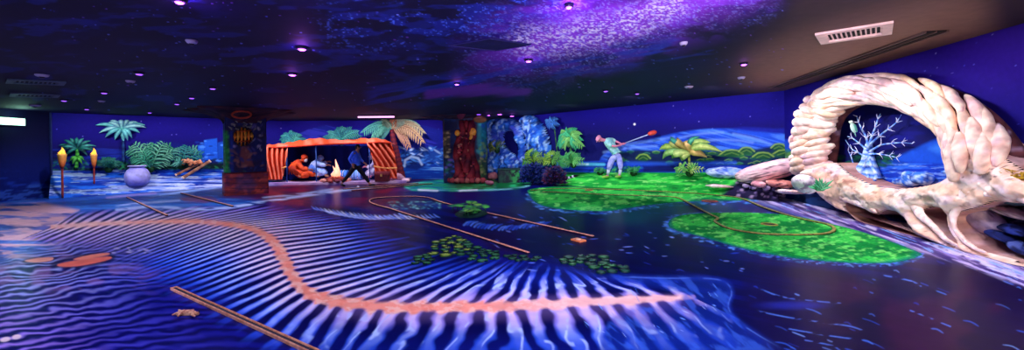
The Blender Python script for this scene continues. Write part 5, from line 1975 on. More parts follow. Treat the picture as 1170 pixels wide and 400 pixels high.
# palm arching over the tent
b = dp(459, 203, 20.35)
b.z = STAGE
t = thing('palm_tree', 'big leaning palm with tan and teal drooping fronds over the tent corner', 'palm tree', b)
q = lambda x, y, d=20.35: dp(x, y, d)
pts = [tuple(v) for v in (b, q(456, 190), q(453, 175), q(450, 162), q(448, 148))]
pts = [Vector(v) for v in smooth_poly(pts, 6)]
mb = MB()
mb.tube(pts, [.20 - .09 * i / (len(pts) - 1) + .025 * (i % 2) for i in range(len(pts))], 10, col=[lin('8a2c34') if i % 2 else lin('5c1c34') for i in range(len(pts))])
mb.build('trunk', WOOD, t, True, patterned=True)
for i, (ex, ey, dr, L, c0, c1) in enumerate(((414, 152, 7, 9, '1a6a6a', '5fc0a8'), (426, 158, 8, 9, '1f7060', '6ac8a0'), (421, 147, 6, 8, '2a6a60', '7ac0a0'), (432, 163, 6, 7, '1a5a60', '4fa090'),
                                             (484, 164, 9, 10, '8a6a48', 'd8b080'), (485, 153, 9, 10, '7a6a50', 'c8b888'), (478, 144, 6, 9, '4a7a70', 'a8c8a0'), (468, 170, 8, 9, '8a5a48', 'e0a880'),
                                             (437, 138, 3, 6, '4a6a50', '9ab890'), (462, 137, 3, 7, '5a7a68', 'b8c8a0'), (450, 135, 1, 6, '8a4a38', 'd88a58'))):
    p0, p1 = q(448, 147, 20.3), q(ex, ey, 19.95 + .1 * (i % 4))
    path = seg_path(p0, p1, dr * .043, 14)
    mb = MB()
    mb.tube(path, [.05 * (1 - .8 * k / 13) for k in range(14)], 6, col=lin(c1))
    for k in range(1, 13):
        tt = (path[k + 1] - path[k]).normalized()
        for sg in (1, -1):
            s = Vector((0, 1, 0)).cross(tt).normalized() * sg
            d = (tt * .7 + s * .75 - Vector((0, .1, .35))).normalized()
            LL = L * .043 * math.sin(PI * (.2 + .7 * k / 13)) ** .6
            mb.blade([path[k], path[k] + d * LL * .5, path[k] + d * LL - Vector((0, 0, LL * .25))], LL * .17, Vector((0, -1, .2)), .3, lin(c0), lin(c1))
    mb.build('frond', LEAF, t, True, patterned=True)
# small palms whose crowns show above the tent roof
for lb, cx, cy, ends in (('teal fan palm showing above the tent roof beside the square pillar', 336, 163, [(321, 161), (322, 157), (325, 154), (330, 151), (337, 151), (343, 156), (350, 161), (324, 164)]),
                         ('bright teal fan palm showing above the middle of the tent roof', 390, 160, [(370, 158), (375, 152), (384, 147), (393, 145), (402, 147), (410, 151), (414, 157), (380, 161)])):
    b = WB.hit(cx, 200, .16)
    b.z = 0
    t = thing('palm_tree', lb, 'palm tree', b)
    mb = MB()
    top = WB.hit(cx, cy, .12)
    mb.tube([b, b.lerp(top, .5) + WB.t * .05, top], [.09, .08, .07], 8, col=lin('1a3050'))
    mb.build('trunk', WOOD, t, True, patterned=True)
    for i, e in enumerate(ends):
        frond_part(t, WB, .14 + .03 * (i % 3), (cx, cy), e, 2.5, 6, LEAF, lin('0f5a60' if i % 2 else '0c4a68'), lin('5fd0b0' if i % 2 else '3fa8a0'), 8, .12)

# ------------------------------------------------------------------ cave rocks on the lagoon wall
def blue_rock(X, Y, seed, warm=0.0):
    cv = Canvas(X, Y, '1c54b8')
    cv.mix(sstep(.45, .62, fbm(X / 6 + Y / 22, Y / 9, seed, 4)) * .9, '3a8ae8')
    cv.mix(sstep(.53, .66, fbm(X / 2.4 + Y / 14, Y / 4.4, seed + 1, 3)) * .95, 'a8dcff')
    cv.mix(sstep(.56, .68, fbm(X / 4 - Y / 20, Y / 7, seed + 2, 3)) * .85, '081c5a')
    cv.mix(sstep(.62, .72, fbm(X / 8, Y / 8, seed + 3, 3)) * .6, '4f5ac8')
    return cv.C


def relief(name, label, cat, w, poly, off, thick, step, cfun, hole=None, edge=.8, rough=.3, seed=0, base=None):
    V, fcs, C = pillow(w, poly, off, thick, step, cfun, hole, edge, rough, seed)
    b = w.hit(*(base or poly[0]), off)
    return tag(link_mesh(name, V, fcs, ROCK, None, True, C, b), label, cat)


t = thing('rock_arch', 'blue rock arch with a dark cave mouth behind the round pillar', 'rock', WC.hit(585, 200, .1))
V, fcs, C = pillow(WC, smooth_poly([(548, 200), (546, 160), (549, 142), (558, 136), (570, 134.5), (584, 135), (593, 139), (599, 148), (601, 160), (603, 176), (606, 188), (606, 199), (590, 201)], 4, True), .06, .55, .05,
                   lambda X, Y, u, z: blue_rock(X, Y, 301), smooth_poly([(577, 156), (582, 149.5), (589, 152), (593, 160), (595, 170), (596, 179), (590, 180), (584, 173), (578, 166)], 3, True), .7, .55, 11)
link_mesh('rock_face', V, fcs, ROCK, t, True, C)
V, fcs, C = pillow(WC, smooth_poly([(575, 200), (573, 180), (578, 172), (588, 176), (596, 184), (604, 190), (606, 199)], 4, True), .06, .42, .05, lambda X, Y, u, z: blue_rock(X, Y, 311), None, .6, .3, 12)
link_mesh('fallen_slab', V, fcs, ROCK, t, True, C)
relief('rock_spire', 'tall leaning blue rock between the cave arch and the palms', 'rock', WC, smooth_poly([(609, 187), (606, 170), (601, 152), (597, 138), (601, 132), (608, 131.5), (615, 136), (622, 143), (627, 154), (630, 170), (629, 187)], 4, True), .06, .55, .05,
       lambda X, Y, u, z: blue_rock(X, Y, 321), None, .7, .5, 13, (612, 187))
clump('dark spiky fern growing on the face of the cave arch', WC, .68, (568, 172), [(558, 166, 2), (561, 162, 2), (566, 160, 2), (572, 160, 2), (577, 163, 2), (579, 168, 2), (559, 171, 1)], 4.5, ('1a4a2c', '8fa048', '0f3a38', '4f8a50'), n=7)
# greenery at the foot of the spire
clump('bright green bush at the foot of the tall blue rock', WC, .7, (610, 186), [(600, 178, 2), (604, 172, 2), (609, 169, 2), (614, 172, 2), (620, 176, 2), (599, 184, 1), (622, 182, 1)], 6, ('2a6a1c', '9ad048', '1a5a30', '5fb040'), cat='bush', name='leafy_bush', n=7)
clump('yellow-green bush sprawling between the tall blue rock and the palm', WC, .45, (632, 186), [(622, 178, 2), (628, 173, 2), (634, 172, 2), (640, 175, 2), (621, 184, 1), (642, 182, 1)], 6, ('2f7a20', 'a8d850', '1f6a38', '6fc048'), cat='bush', name='leafy_bush', n=7)


def feather_palm(label, crown, base, ends, L, cols, off, tr):
    b = WC.hit(base[0], base[1], off)
    t = thing('palm_tree', label, 'palm tree', b)
    trunk_part(t, WC, off, [base, ((base[0] + crown[0]) / 2, (base[1] + crown[1]) / 2), crown], tr, WOOD, '1f4a30', '3f7a40')
    for i, (ex, ey, dr) in enumerate(ends):
        frond_part(t, WC, off + .04 * (i % 3), crown, (ex, ey), dr, L, LEAF, lin(cols[i % 2 * 2]), lin(cols[i % 2 * 2 + 1]), 9, .12)
    return t


feather_palm('slim blue palm high above the bushes left of the green one', (633, 141), (637, 178), [(623, 139, 2), (625, 145, 2), (628, 135, 2), (633, 134, 2), (637, 137, 2), (639, 143, 2), (634, 147, 1), (627, 147, 1)], 4, ('12408a', '4f9ae0', '0f3878', '3a80d0'), .14, (.8, .6))
feather_palm('full bright green palm on the lagoon shore beside the blue rocks', (652, 157), (652, 187), [(640, 160, 3), (642, 153, 3), (646, 149, 2), (652, 146, 1), (658, 149, 2), (663, 154, 3), (665, 161, 3), (644, 170, 3), (660, 170, 3), (652, 166, 1), (638, 168, 3), (667, 168, 3)], 7,
             ('0f6a38', '4fd88a', '1a7a30', '8fe070'), .26, (1.4, 1.1))
clump('green undergrowth round the trunk of the full green palm', WC, .5, (655, 188), [(640, 181, 2), (646, 176, 2), (652, 173, 2), (658, 175, 2), (664, 177, 2), (668, 183, 2), (638, 186, 1)], 7, ('0f6030', '4fc060', '1a7038', '7ad868'), cat='bush', name='leafy_bush', n=8)

# dark planter, pink rock and bushes on the shore
b0, b1 = gp(569, 208.5), gp(594, 208.3)
c = (b0 + b1) / 2
t = thing('mossy_block', 'dark square block with mossy green flank beside the round pillar', 'block', c)
hh = EYE + ray(582, 193).z * c.y


def moss(X, Y):
    cv = Canvas(X, Y, '061a20')
    cv.mix(sstep(.46, .6, fbm(X / 4, Y / 6, 331, 4)) * .8, '0f4a34')
    cv.mix(sstep(580, 588, X) * sstep(.42, .58, fbm(X / 3, Y / 4, 332, 3)), '2a9a4a')
    return cv.C


wd_ = (b1 - b0).length
c = c - Vector((0, .25, 0))
V, fcs, C = box_grid(c.x, c.y + wd_ * .3, 0.0, hh, wd_, wd_ * .6, 0, 100, moss)
link_mesh('body', V, fcs, SHAFT, t, False, C)
mb = MB(lin('0c3a30'))
mb.box((c.x, c.y + wd_ * .3, hh - .01), (wd_ * 1.04, wd_ * .64, .07), ch=.02)
mb.build('slab_top', SHAFT, t, patterned=True)
p = gp(563, 205.6)
mb = MB()
mb.blob(p + Vector((-.05, 0, .2)), (.34, .26, .22), seg=16, ring=10, bump=.25, seed=2, col=lin('c07a78'))
tag(mb.build('stone', ROCK, None, True, p, True), 'pinkish boulder wedged between the round pillar and the mossy block', 'stone')
p = gp(559.5, 211.4)
mb = MB()
mb.blob(p + Vector((.0, 0, .1)), (.2, .15, .11), seg=14, ring=9, bump=.25, seed=5, col=lin('9a5a68'))
tag(mb.build('stone', ROCK, None, True, p, True), 'small rose stone in front of the pinkish boulder', 'stone')


def dark_bush(label, px, py, wpx, hpx, cols, n, seed):
    b = gp(px, py)
    m = b.y / F
    t = thing('shrub', label, 'shrub', b)
    r = random.Random(seed)
    mb = MB()
    mb.tube([b, b + Vector((0, 0, hpx * m * .5))], [.06, .03], 7, col=lin('1a1430'))
    mb.build('stem', WOOD, t, True, patterned=True)
    mb = MB()
    for k in range(n):
        a, e = r.uniform(0, 2 * PI), r.uniform(0, 1)
        rad = math.sqrt(r.random())
        p = b + Vector((math.cos(a) * rad * wpx / 2 * m, math.sin(a) * rad * wpx / 3 * m, hpx * m * (.08 + .86 * e * math.sqrt(max(0, 1 - rad * rad * .8)))))
        d = Vector((math.cos(a), math.sin(a), r.uniform(.0, .9))).normalized() * r.uniform(.10, .2)
        mb.blade([p, p + d * .5 + Vector((0, 0, .02)), p + d], .05, Vector((0, -.6, .8)), .3, lin(r.choice(cols)), lin(r.choice(cols)))
    mb.build('foliage', LEAF, t, True, patterned=True)
    return t


dark_bush('wide dark blue shrub on the shore in front of the tall blue rock', 609, 211, 26, 26, ('0a1450', '10206a', '0c3050', '1a2c80'), 520, 41)
dark_bush('dark navy shrub with reddish tips touching the end of the turf', 634, 212.5, 22, 24, ('0a1048', '141c60', '3a1838', '0c2848', '5a1c30'), 460, 42)
# striped kerb
a, b = gp(646, 211.4), gp(662, 209.4)
t = thing('striped_kerb', 'short black and white striped step at the left end of the turf bank', 'kerb', on_bank('C', 653, 204))
for k in range(7):
    p = on_bank('C', 647 + 2.1 * k, 204.6 - .62 * k)
    m = p.y / F
    mb = MB()
    mb.box(p + WC.n * .03 + Vector((0, 0, .0)), (2.0 * m, .30, .09), Matrix.Rotation(math.atan2(WC.t.y, WC.t.x) - .5, 3, 'Z'), ch=.012)
    mb.build('stripe_block', paint('kerb_white', 'e8ecff', .6) if k % 2 else paint('kerb_black', '0a0a1c', .6), t)

# ------------------------------------------------------------------ banana plant and shrubs by the turf
bp = WC.hit(788, 198, .18)
t = thing('banana_plant', 'banana plant with broad yellow-green leaves rising behind the turf', 'plant', bp)
trunk_part(t, WC, .18, [(788, 199), (787.5, 188), (787, 174)], (1.7, 1.4, 1.1), WOOD, '5a8a30', 'a8b848')
for i, (sx, sy, ex, ey, dr, wd, c0, c1) in enumerate((
        (787, 174, 753, 171, 5, 3.0, '3f7a2c', 'b8d860'), (787, 173, 764, 166, 5, 3.2, '5a8a30', 'd8dc78'), (787, 173, 774, 160, 4, 3.0, '6a5a28', 'c8b060'), (788, 173, 789, 160, 2, 4.2, '7a8a30', 'f0c078'),
        (788, 173, 812, 163, 5, 3.0, '4a8a38', 'c0e070'), (788, 174, 826, 174, 7, 3.0, '4a8a30', 'd0e478'), (788, 175, 808, 180, 4, 3.2, '7a7a30', 'e8c070'), (787, 175, 768, 181, 3, 3.2, '5a8a38', 'c8e080'),
        (787, 175, 757, 182, 5, 2.6, '3a7a38', 'a0d070'), (788, 175, 779, 184, 1, 3.0, '5a8a38', 'c8d878'), (788, 172, 800, 156, 3, 2.0, '1a6a50', '4fb080'), (787, 172, 766, 158, 4, 2.0, '1a5a50', '3fa080'))):
    leaf_part(t, WC, .2 + .03 * (i % 4), (sx, sy), (ex, ey), dr, wd * 1.45, LEAF, lin(c0), lin(c1), .25 + .1 * (i % 3), fold=.25)
clump('low tuft of pointed leaves round the banana stem', WC, .3, (788, 197), [(771, 194, 2), (776, 188, 2), (782, 186, 2), (792, 187, 2), (799, 188, 2), (806, 193, 2)], 6, ('1a6a38', '7ad060', '2a7a30', 'c0e070'), cat='plant', name='leaf_tuft', n=6)
for lb, x, sc in (('small green tuft behind the golfer, nearer the striped step', 686, 1.0), ('second small green tuft behind the golfer, towards the banana plant', 724, 1.1)):
    clump(lb, WC, .16, (x, 197), [(x - 7 * sc, 194, 1), (x - 4 * sc, 192, 1), (x, 191, 1), (x + 4 * sc, 192, 1), (x + 7 * sc, 194, 1)], 3.5, ('0f5a38', '3fb060', '1a6a48', '5fc870'), cat='plant', name='leaf_tuft', n=5)


def boulder_cols(c1, c2, c3, seed, stretch=(9, 2.2), tilt=.25):
    def f(X, Y):
        cv = Canvas(X, Y, c1)
        cv.mix(sstep(.46, .62, fbm(X / stretch[0], (Y + X * tilt) / stretch[1], seed, 4)), c2)
        cv.mix(sstep(.6, .7, fbm(X / stretch[0], (Y + X * tilt) / (stretch[1] * .7), seed + 1, 3)) * .9, c3)
        return cv.C
    return f


def boulder(name, label, c, r, axes, cf, seed, bump=.16, seg=40, ring=28, cat='boulder', power=.85):
    mb = MB()
    mb.blob(c, r, axes, seg, ring, bump, seed, power=power)
    V = off_wall(off_wall(np.array([tuple(v) for v in mb.v]), WC), WD)
    X, Y = proj(V)
    o = link_mesh(name, V, mb.f, ROCK, None, True, cf(X, Y), Vector((c[0], c[1], V[:, 2].min())))
    return tag(o, label, cat)


def axes_tilt(w, ang, yaw=0.0):
    a = (w.t * math.cos(yaw) + w.n * math.sin(yaw)).normalized()
    u = Vector((0, 0, 1))
    x = a * math.cos(ang) + u * math.sin(ang)
    z = -a * math.sin(ang) + u * math.cos(ang)
    return (x, z.cross(x), z)


def bank_rock(px, py, rx, rz, off=None):
    """centre of a rock whose middle shows at px, py, just proud of the bank"""
    p = WC.hit(px, py, off)
    m = p.y / F
    return p, rx * m, rz * m


p, a, h = bank_rock(829, 197.5, 18, 6.5, .22)
boulder('boulder', 'pale blue-white boulder at the back edge of the turf', p, (a * 1.05, .22, h), axes_tilt(WC, -.05), boulder_cols('7fa8f0', 'd0e4ff', '3a5ac0', 341, (5, 3)), 3, .2)
p, a, h = bank_rock(876, 196, 31, 11.5, .55)
boulder('boulder', 'largest pink boulder with dark layered bands, tilted against the corner', p, (a * 1.12, .42, h), axes_tilt(WC, .28), boulder_cols('ecc0c0', 'ffe0d8', '3a1c38', 343, (20, 2.2), .30), 11, .10, 60, 40)
p, a, h = bank_rock(891, 209.8, 13, 4.6, 1.02)
boulder('boulder', 'flat reddish stone in front of the largest pink boulder', p, (a, .3, h), axes_tilt(WC, -.05), boulder_cols('c87a6c', 'f0a898', '4a2434', 345, (7, 3)), 7, .14)
p, a, h = bank_rock(867, 210.6, 7, 3.6, 1.02)
boulder('boulder', 'small rosy stone touching the flat reddish one', p, (a, .22, h), axes_tilt(WC, -.1), boulder_cols('c88a90', 'f0c0c0', '4a2a44', 347, (5, 3)), 9, .14)
p = WD.hit(919, 210.3, .95)
m = p.y / F
boulder('boulder', 'smooth white upright stone between the reddish stone and the arch foot', p, (12 * m, .28, 8.5 * m), (Vector((.62, 0, -.78)), Vector((0, 1, 0)), Vector((.78, 0, .62))), boulder_cols('f0e0e8', 'ffffff', 'a88aa8', 349, (8, 5)), 13, .08)
r = random.Random(77)
for k, (x, y, s, lb) in enumerate(((852, 212.5, 3.4, 'small grey pebble at the turf end of the boulder group'), (860, 214.6, 3.0, 'dark violet pebble below the small rosy stone'), (876, 214.8, 3.2, 'lilac pebble in front of the flat reddish stone, to its turf side'),
                                   (886, 216.6, 2.8, 'small dusky pebble below the middle of the flat reddish stone'), (897, 216.4, 3.4, 'mauve pebble below the arch end of the flat reddish stone'), (907, 217.5, 3.0, 'pale pebble beside the foot of the white upright stone'))):
    p = gp(x, y + 10)
    p = WC.hit(x, y, .72 + .02 * k)
    m = p.y / F
    boulder('pebble', lb, p, (s * 1.2 * m, s * m, s * .75 * m), None, boulder_cols(('8a7aa0', '5a4a80', 'a890c0', '4a3a60', '9a7a98', 'c0b0d0')[k], 'b0a0c0', '2a2048', 360 + k, (3, 2)), k + 20, .15, 16, 11, 'pebble')
for x0, x1, y, lb in ((806, 838, 212.5, 'long pale driftwood sliver lying at the edge of the turf'), (884, 922, 218.5, 'pink driftwood sliver lying below the white upright stone')):
    a, b = WC.hit(x0, y - .6, .6), (WC.hit(x1, y + 1.2, .62) if x1 < 880 else WD.hit(x1, y + 2.0, .95))
    mb = MB()
    mb.tube([a, a.lerp(b, .3), a.lerp(b, .7), b], [.02, .085, .07, .015], 9, col=[lin('f0d0c8'), lin('f8e4dc'), lin('e8c0b8'), lin('c89098')], flat=.7)
    tag(mb.build('driftwood', WOOD, None, True, a, True), lb, 'driftwood')
# grass tuft at the arch foot
b = WD.hit(938, 218, .9)
m = b.y / F
t = thing('grass_tuft', 'spiky mint-green grass tuft at the foot of the stone arch', 'grass tuft', b)
r = random.Random(50)
for k in range(34):
    a = r.uniform(-1.35, 1.35)
    L = r.uniform(10, 20) * m
    d = Vector((math.sin(a) * .75, r.uniform(-.35, .25), math.cos(a) * .95 + .1)).normalized()
    mb = MB()
    mb.blade([b + Vector((r.uniform(-.08, .08), 0, 0)), b + d * L * .55, b + d * L - Vector((0, 0, .12 * L))], .028, Vector((0, -1, .3)), .3, lin(r.choice(('0f7a48', '1f9a60'))), lin(r.choice(('5fe0a0', '8ff0b8'))))
    mb.build('blade', LEAF, t, True, patterned=True)
# ------------------------------------------------------------------ the great stone arch
ab = WD.hit(1040, 262, .3)
arch = thing('stone_arch', 'huge twisted pale stone arch with spreading roots framing a night view', 'arch', (ab.x, ab.y, 0))
A_ = lambda x, y, o=.0: WD.hit(x, y, o)
AO = .34
ctr_px = [(935, 198), (936, 184), (937, 168), (939, 148), (946, 130), (958, 117), (976, 107.5), (1000, 103), (1030, 103), (1058, 109), (1084, 120), (1107, 136), (1125, 156), (1137, 178), (1144, 200)]
half_px = [19, 19, 21, 21, 20, 19, 18, 17.5, 18, 19, 21, 24, 28, 33, 36]


def arch_cols(X, Y, seed, base='f4d4cc', hi='fff0e4', lo='9a6a6c'):
    cv = Canvas(X, Y, base)
    cv.mix(sstep(.45, .65, fbm(X / 11, Y / 6, seed, 4)), hi)
    cv.mix(sstep(.60, .72, fbm(X / 6, Y / 4, seed + 1, 4)) * .4, lo)
    cv.mix(sstep(.64, .74, fbm(X / 9, Y / 9, seed + 2, 3)) * .25, 'd8c4f0')
    return cv.C


# core of the ring
cp = [Vector(v) for v in smooth_poly([tuple(A_(x, y, AO * .6)) for x, y in ctr_px], 8)]
nn = len(cp)
hw = []
for i, v in enumerate(cp):
    h = np.interp(i / (nn - 1), np.linspace(0, 1, len(half_px)), half_px)
    x, y = proj(np.array([v]))
    px = (x[0], y[0])
    hw.append(h)
cpp = np.array([[proj(np.array([v]))[0][0], proj(np.array([v]))[1][0]] for v in cp])
rows, V = 30, []
FR = []          # frames: centre, tangent, across (outward), half width in metres
for i in range(nn):
    t = (cp[min(i + 1, nn - 1)] - cp[max(i - 1, 0)])
    t = (t - WD.n * t.dot(WD.n)).normalized()
    s = WD.n.cross(t).normalized()
    tp = cpp[min(i + 1, nn - 1)] - cpp[max(i - 1, 0)]
    tp = tp / np.hypot(*tp)
    npx = np.array([tp[1], -tp[0]])
    a = A_(cpp[i][0] + npx[0] * hw[i], cpp[i][1] + npx[1] * hw[i], AO * .6)
    b = A_(cpp[i][0] - npx[0] * hw[i], cpp[i][1] - npx[1] * hw[i], AO * .6)
    FR.append((cp[i], t, (a - b) / 2))
for i in range(nn):
    c, t, s = FR[i]
    for k in range(rows):
        w = 2 * PI * k / rows
        n_ = math.sin(w)
        V.append(c + s * math.cos(w) * .86 + WD.n * (n_ * (.27 if n_ > 0 else .19)))
V = off_wall(np.array([tuple(v) for v in V]), WD)
fs = [(i * rows + k, (i + 1) * rows + k, (i + 1) * rows + (k + 1) % rows, i * rows + (k + 1) % rows) for i in range(nn - 1) for k in range(rows)]
X, Y = proj(V)
link_mesh('ring', V, fs, ROCK, arch, True, arch_cols(X, Y, 401, '4a2830', '6a3c40', '2a1626'))

# stones laid like the strands of a rope over the ring
r = random.Random(66)


def frame(f):
    f = max(0, min(.9999, f)) * (nn - 1)
    i = int(f)
    g = f - i
    c = FR[i][0].lerp(FR[i + 1][0], g)
    t = FR[i][1].lerp(FR[i + 1][1], g).normalized()
    s = FR[i][2].lerp(FR[i + 1][2], g)
    return c, t, s


def ring_point(f, w, lift=1.0):
    c, t, s = frame(f)
    n_ = math.sin(w)
    return c + s * math.cos(w) * .96 * lift + WD.n * (n_ * (.38 if n_ > 0 else .19) * lift)


nstone = 0
stones = []
#   position range, rows of the lay, stones per row, stone length, turn across the ring
LAY = [(0.02, .38, 12, 3, .05, .95), (.34, .98, 11, 5, .13, .95)]
for f0, f1, n_, nr, ln, turn in LAY:
    for j in range(nr):
        for k in range(n_):
            f = f0 + (f1 - f0) * (k + .5 * (j % 2) + r.uniform(-.12, .12)) / n_
            w0 = .12 + (PI * .80) * (j + .0) / nr
            stones.append((f, w0, ln * r.uniform(.85, 1.15), turn * PI * .8 / nr * r.uniform(1.05, 1.3), PI * .8 / nr))
for q, (f, w0, ln, dw, band) in enumerate(stones):
    mb = MB()
    nseg, rad = 12, []
    pts = []
    c, t, s = frame(f)
    wid = (.094 if f < .36 else .078) * r.uniform(.85, 1.15) * (s.length / .42) ** .5
    if f < .36:
        wid *= .9
    for i in range(nseg + 1):
        g = i / nseg
        pts.append(ring_point(f + ln * (g - .5) * (1 if f > .36 else .75), w0 + dw * g * (1 if f > .36 else 1.2), 1.0))
        rad.append(wid * max(.10, math.sin(PI * (.04 + .92 * g))) ** .55)
    mb.tube(pts, rad, 10, flat=1.15, up=WD.n)
    V = np.array([tuple(Vector(v) + WD.n * (.0 + .09 * ((q * 37) % 11) / 11)) for v in mb.v])
    nz_ = fbm(V[:, 1] * 4 + q, V[:, 2] * 4, 420 + q, 3) - .5
    V = off_wall(V + np.array(WD.n)[None, :] * (nz_ * .07)[:, None], WD)
    X, Y = proj(V)
    base = r.choice(('f0cdb8', 'e8bfae', 'f8d8c4', 'e4bcb8', 'f0c8a8'))
    o = link_mesh('rope_stone', V, mb.f, ROCK, arch, True, arch_cols(X, Y, 430 + q, base, 'ffe8d4', '9a6460'))
    nstone += 1

# lower body and its roots
def slab_cols(X, Y, u, z):
    cv = Canvas(X, Y, 'f0c8ac')
    cv.mix(sstep(.45, .65, fbm(X / 18, (Y - X * .2) / 7, 501, 4)), 'ffe8d8')
    cv.mix(sstep(.56, .68, fbm(X / 16, (Y - X * .4) / 4.5, 502, 4)) * .4, 'c89480')
    cv.mix(sstep(.64, .74, fbm(X / 8, Y / 4, 503, 4)) * .5, '6a3c3c')
    cv.mix(sstep(.6, .7, fbm(X / 22, Y / 12, 504, 3)) * .3, 'e0ccf0')
    # brown cracks along the left shoulder
    for q in ([(948, 196), (962, 206), (975, 216), (985, 226), (992, 236)], [(958, 204), (972, 208), (990, 214)], [(940, 190), (950, 200), (960, 214)]):
        cv.stroke(q, [1, 2.2, 1.6] + [.8] * (len(q) - 3), '8a4a40', 2, .7, tex=sstep(.35, .6, fbm(X / 5, Y / 3, 505, 3)))
    r = random.Random(51)
    for _ in range(70):
        x, y = r.uniform(1100, 1172), r.uniform(150, 205)
        cv.dab(x, y, r.uniform(.8, 2.4), r.uniform(.5, 1.2), r.choice(['6a3c3c', '3a2038', '8a5a4c']), .85, .4, r.uniform(-.5, 1))
    return cv.C


body_px = smooth_poly([(923, 192), (940, 188), (957, 186), (965, 193), (976, 201), (990, 208), (1006, 213), (1030, 216), (1058, 213), (1082, 206), (1097, 194), (1104, 180), (1102, 166), (1096, 152), (1106, 148), (1122, 158), (1136, 170), (1152, 182), (1174, 196), (1196, 210), (1212, 230), (1222, 256), (1228, 290), (1226, 318)], 3) + \
    [(1214, 330), (1170, 312), (1120, 294), (1085, 282), (1060, 272), (1040, 264), (1010, 254), (985, 247), (960, 239), (942, 226), (929, 208)]
HOLES = [smooth_poly(h, 3, True) for h in (
    [(966, 233), (978, 232), (992, 238), (1003, 245), (1014, 240), (1028, 242), (1040, 250), (1049, 262), (1052, 274), (1000, 262), (975, 248)],
    [(1053, 243), (1062, 238), (1074, 237), (1087, 242), (1088, 256), (1093, 268), (1100, 279), (1088, 280), (1074, 268), (1062, 254)],
    [(1092, 248), (1104, 241), (1122, 236), (1140, 230), (1160, 232), (1200, 240), (1200, 306), (1160, 297), (1130, 289), (1110, 278), (1096, 262)])]
V, fcs, C = pillow(WD, body_px, .40, .20, .022, slab_cols, HOLES, .26, .14, 15)
link_mesh('root_slab', V, fcs, ROCK, arch, True, C)
# skirt closing the slab back to the wall along its rim and hollows
for k, h in enumerate([body_px] + HOLES):
    pts = [A_(x, y, .40) for x, y in (h if k else h) ]
    pts = [p for p in pts]
    Vs, Fs = [], []
    for p in pts:
        z = max(p.z, .004)
        Vs.append(Vector((p.x, p.y, z)) + WD.n * .006)
        Vs.append(Vector((p.x, p.y, z)) - WD.n * .385)
    n_ = len(pts)
    for i in range(n_):
        j = (i + 1) % n_
        Fs.append((2 * i, 2 * j, 2 * j + 1, 2 * i + 1))
    Vn = np.array([tuple(v) for v in Vs])
    X, Y = proj(Vn)
    link_mesh('slab_side', Vn, Fs, ROCK, arch, True, arch_cols(X, Y, 560 + k, 'b08078', 'd0a898', '5a3440'))


def root(pts, radii, seed, off=.22, flat=.75, lo='8a5a58', base='f4d0c0'):
    q = [tuple(A_(x, y, off)) for x, y in pts]
    q = [Vector(v) for v in smooth_poly(q, 7)]
    rr = np.interp(np.linspace(0, 1, len(q)), np.linspace(0, 1, len(radii)), radii)
    rr = [a * q[i].y / F for i, a in enumerate(rr)]
    mb = MB()
    mb.tube(q, rr, 14, flat=flat, up=WD.n)
    V = np.array([tuple(v) for v in mb.v])
    nz_ = fbm(V[:, 1] * 3 + seed, V[:, 2] * 3, seed, 4) - .5
    V = off_wall(V + np.array(WD.n)[None, :] * (nz_ * .14)[:, None], WD)
    X, Y = proj(V)
    return link_mesh('root', V, mb.f, ROCK, arch, True, arch_cols(X, Y, seed, base, 'ffe8dc', lo))


root([(930, 200), (944, 212), (960, 222), (978, 231), (996, 238), (1004, 243)], [4, 5, 4.5, 3.6, 3, 1.2], 521, .50)
root([(1040, 222), (1046, 236), (1056, 248), (1068, 262), (1082, 274), (1094, 281)], [6, 5, 4, 3.4, 3, 1.5], 523, .50)
root([(1112, 214), (1098, 228), (1090, 242), (1090, 256), (1098, 270), (1110, 281), (1128, 289)], [6, 6, 4.5, 3.4, 3, 2.6, 1.2], 525, .50)
root([(1128, 220), (1150, 222), (1176, 230), (1200, 236)], [5, 4.5, 4, 4], 527, .50)
# grey hollow rock and dark boulders inside the right-hand root
r = random.Random(52)


def hollow(px, py, rx, rz, cols, seed, ang=0.0, off=.12):
    p = A_(px, py, off)
    m = p.y / F
    mb = MB()
    mb.blob(p, (rx * m * 1.7, .14, rz * m), axes_tilt(WD, ang), 26, 18, .2, seed)
    V = off_wall(np.array([tuple(v) for v in mb.v]), WD)
    X, Y = proj(V)
    cv = Canvas(X, Y, cols[0])
    cv.mix(sstep(.45, .62, fbm(X / 9, Y / 6, seed, 4)), cols[1])
    cv.mix(sstep(.58, .68, fbm(X / 5, Y / 3, seed + 1, 3)) * .8, cols[2])
    link_mesh('hollow_rock', V, mb.f, ROCK, arch, True, cv.C)


hollow(1122, 252, 15, 16, ('9a88a0', 'd0b8c0', '4a3a50'), 541, -.3)
hollow(1074, 256, 7, 10, ('8aa0d0', 'd0c8e0', '3a4a80'), 543, -.5, .06)
hollow(1150, 226, 16, 7, ('3a4a58', '5a6a70', '141c30'), 545, -.1, .16)
hollow(1156, 242, 15, 6, ('a88a90', 'd8b8b0', '4a3040'), 547, -.2, .14)
hollow(1146, 270, 10, 5, ('16205a', '2a3a80', '080c2c'), 549, -.3, .18)
hollow(1160, 262, 9, 4.5, ('0e164a', '2a3c8a', '060a28'), 551, -.2, .16)
hollow(1168, 284, 10, 6, ('1a2660', '4a5a9a', '0a0c30'), 553, -.3, .2)
hollow(1026, 252, 10, 5, ('0c1c50', '1a3470', '060c30'), 555, -.35, .05)
mb = MB()
for k in range(60):
    x, y = r.uniform(1150, 1176), 206 + r.gauss(0, 3)
    p = A_(x, y, .5)
    mb.blade([p, p + Vector((r.uniform(-.05, .05), r.uniform(-.05, .05), .04)), p + Vector((r.uniform(-.12, .12), r.uniform(-.12, .12), r.uniform(.0, .1)))], .03, WD.n, .3, lin('a07818'), lin('f0c838'))
mb.build('yellow_lichen', LEAF, arch, True, patterned=True)

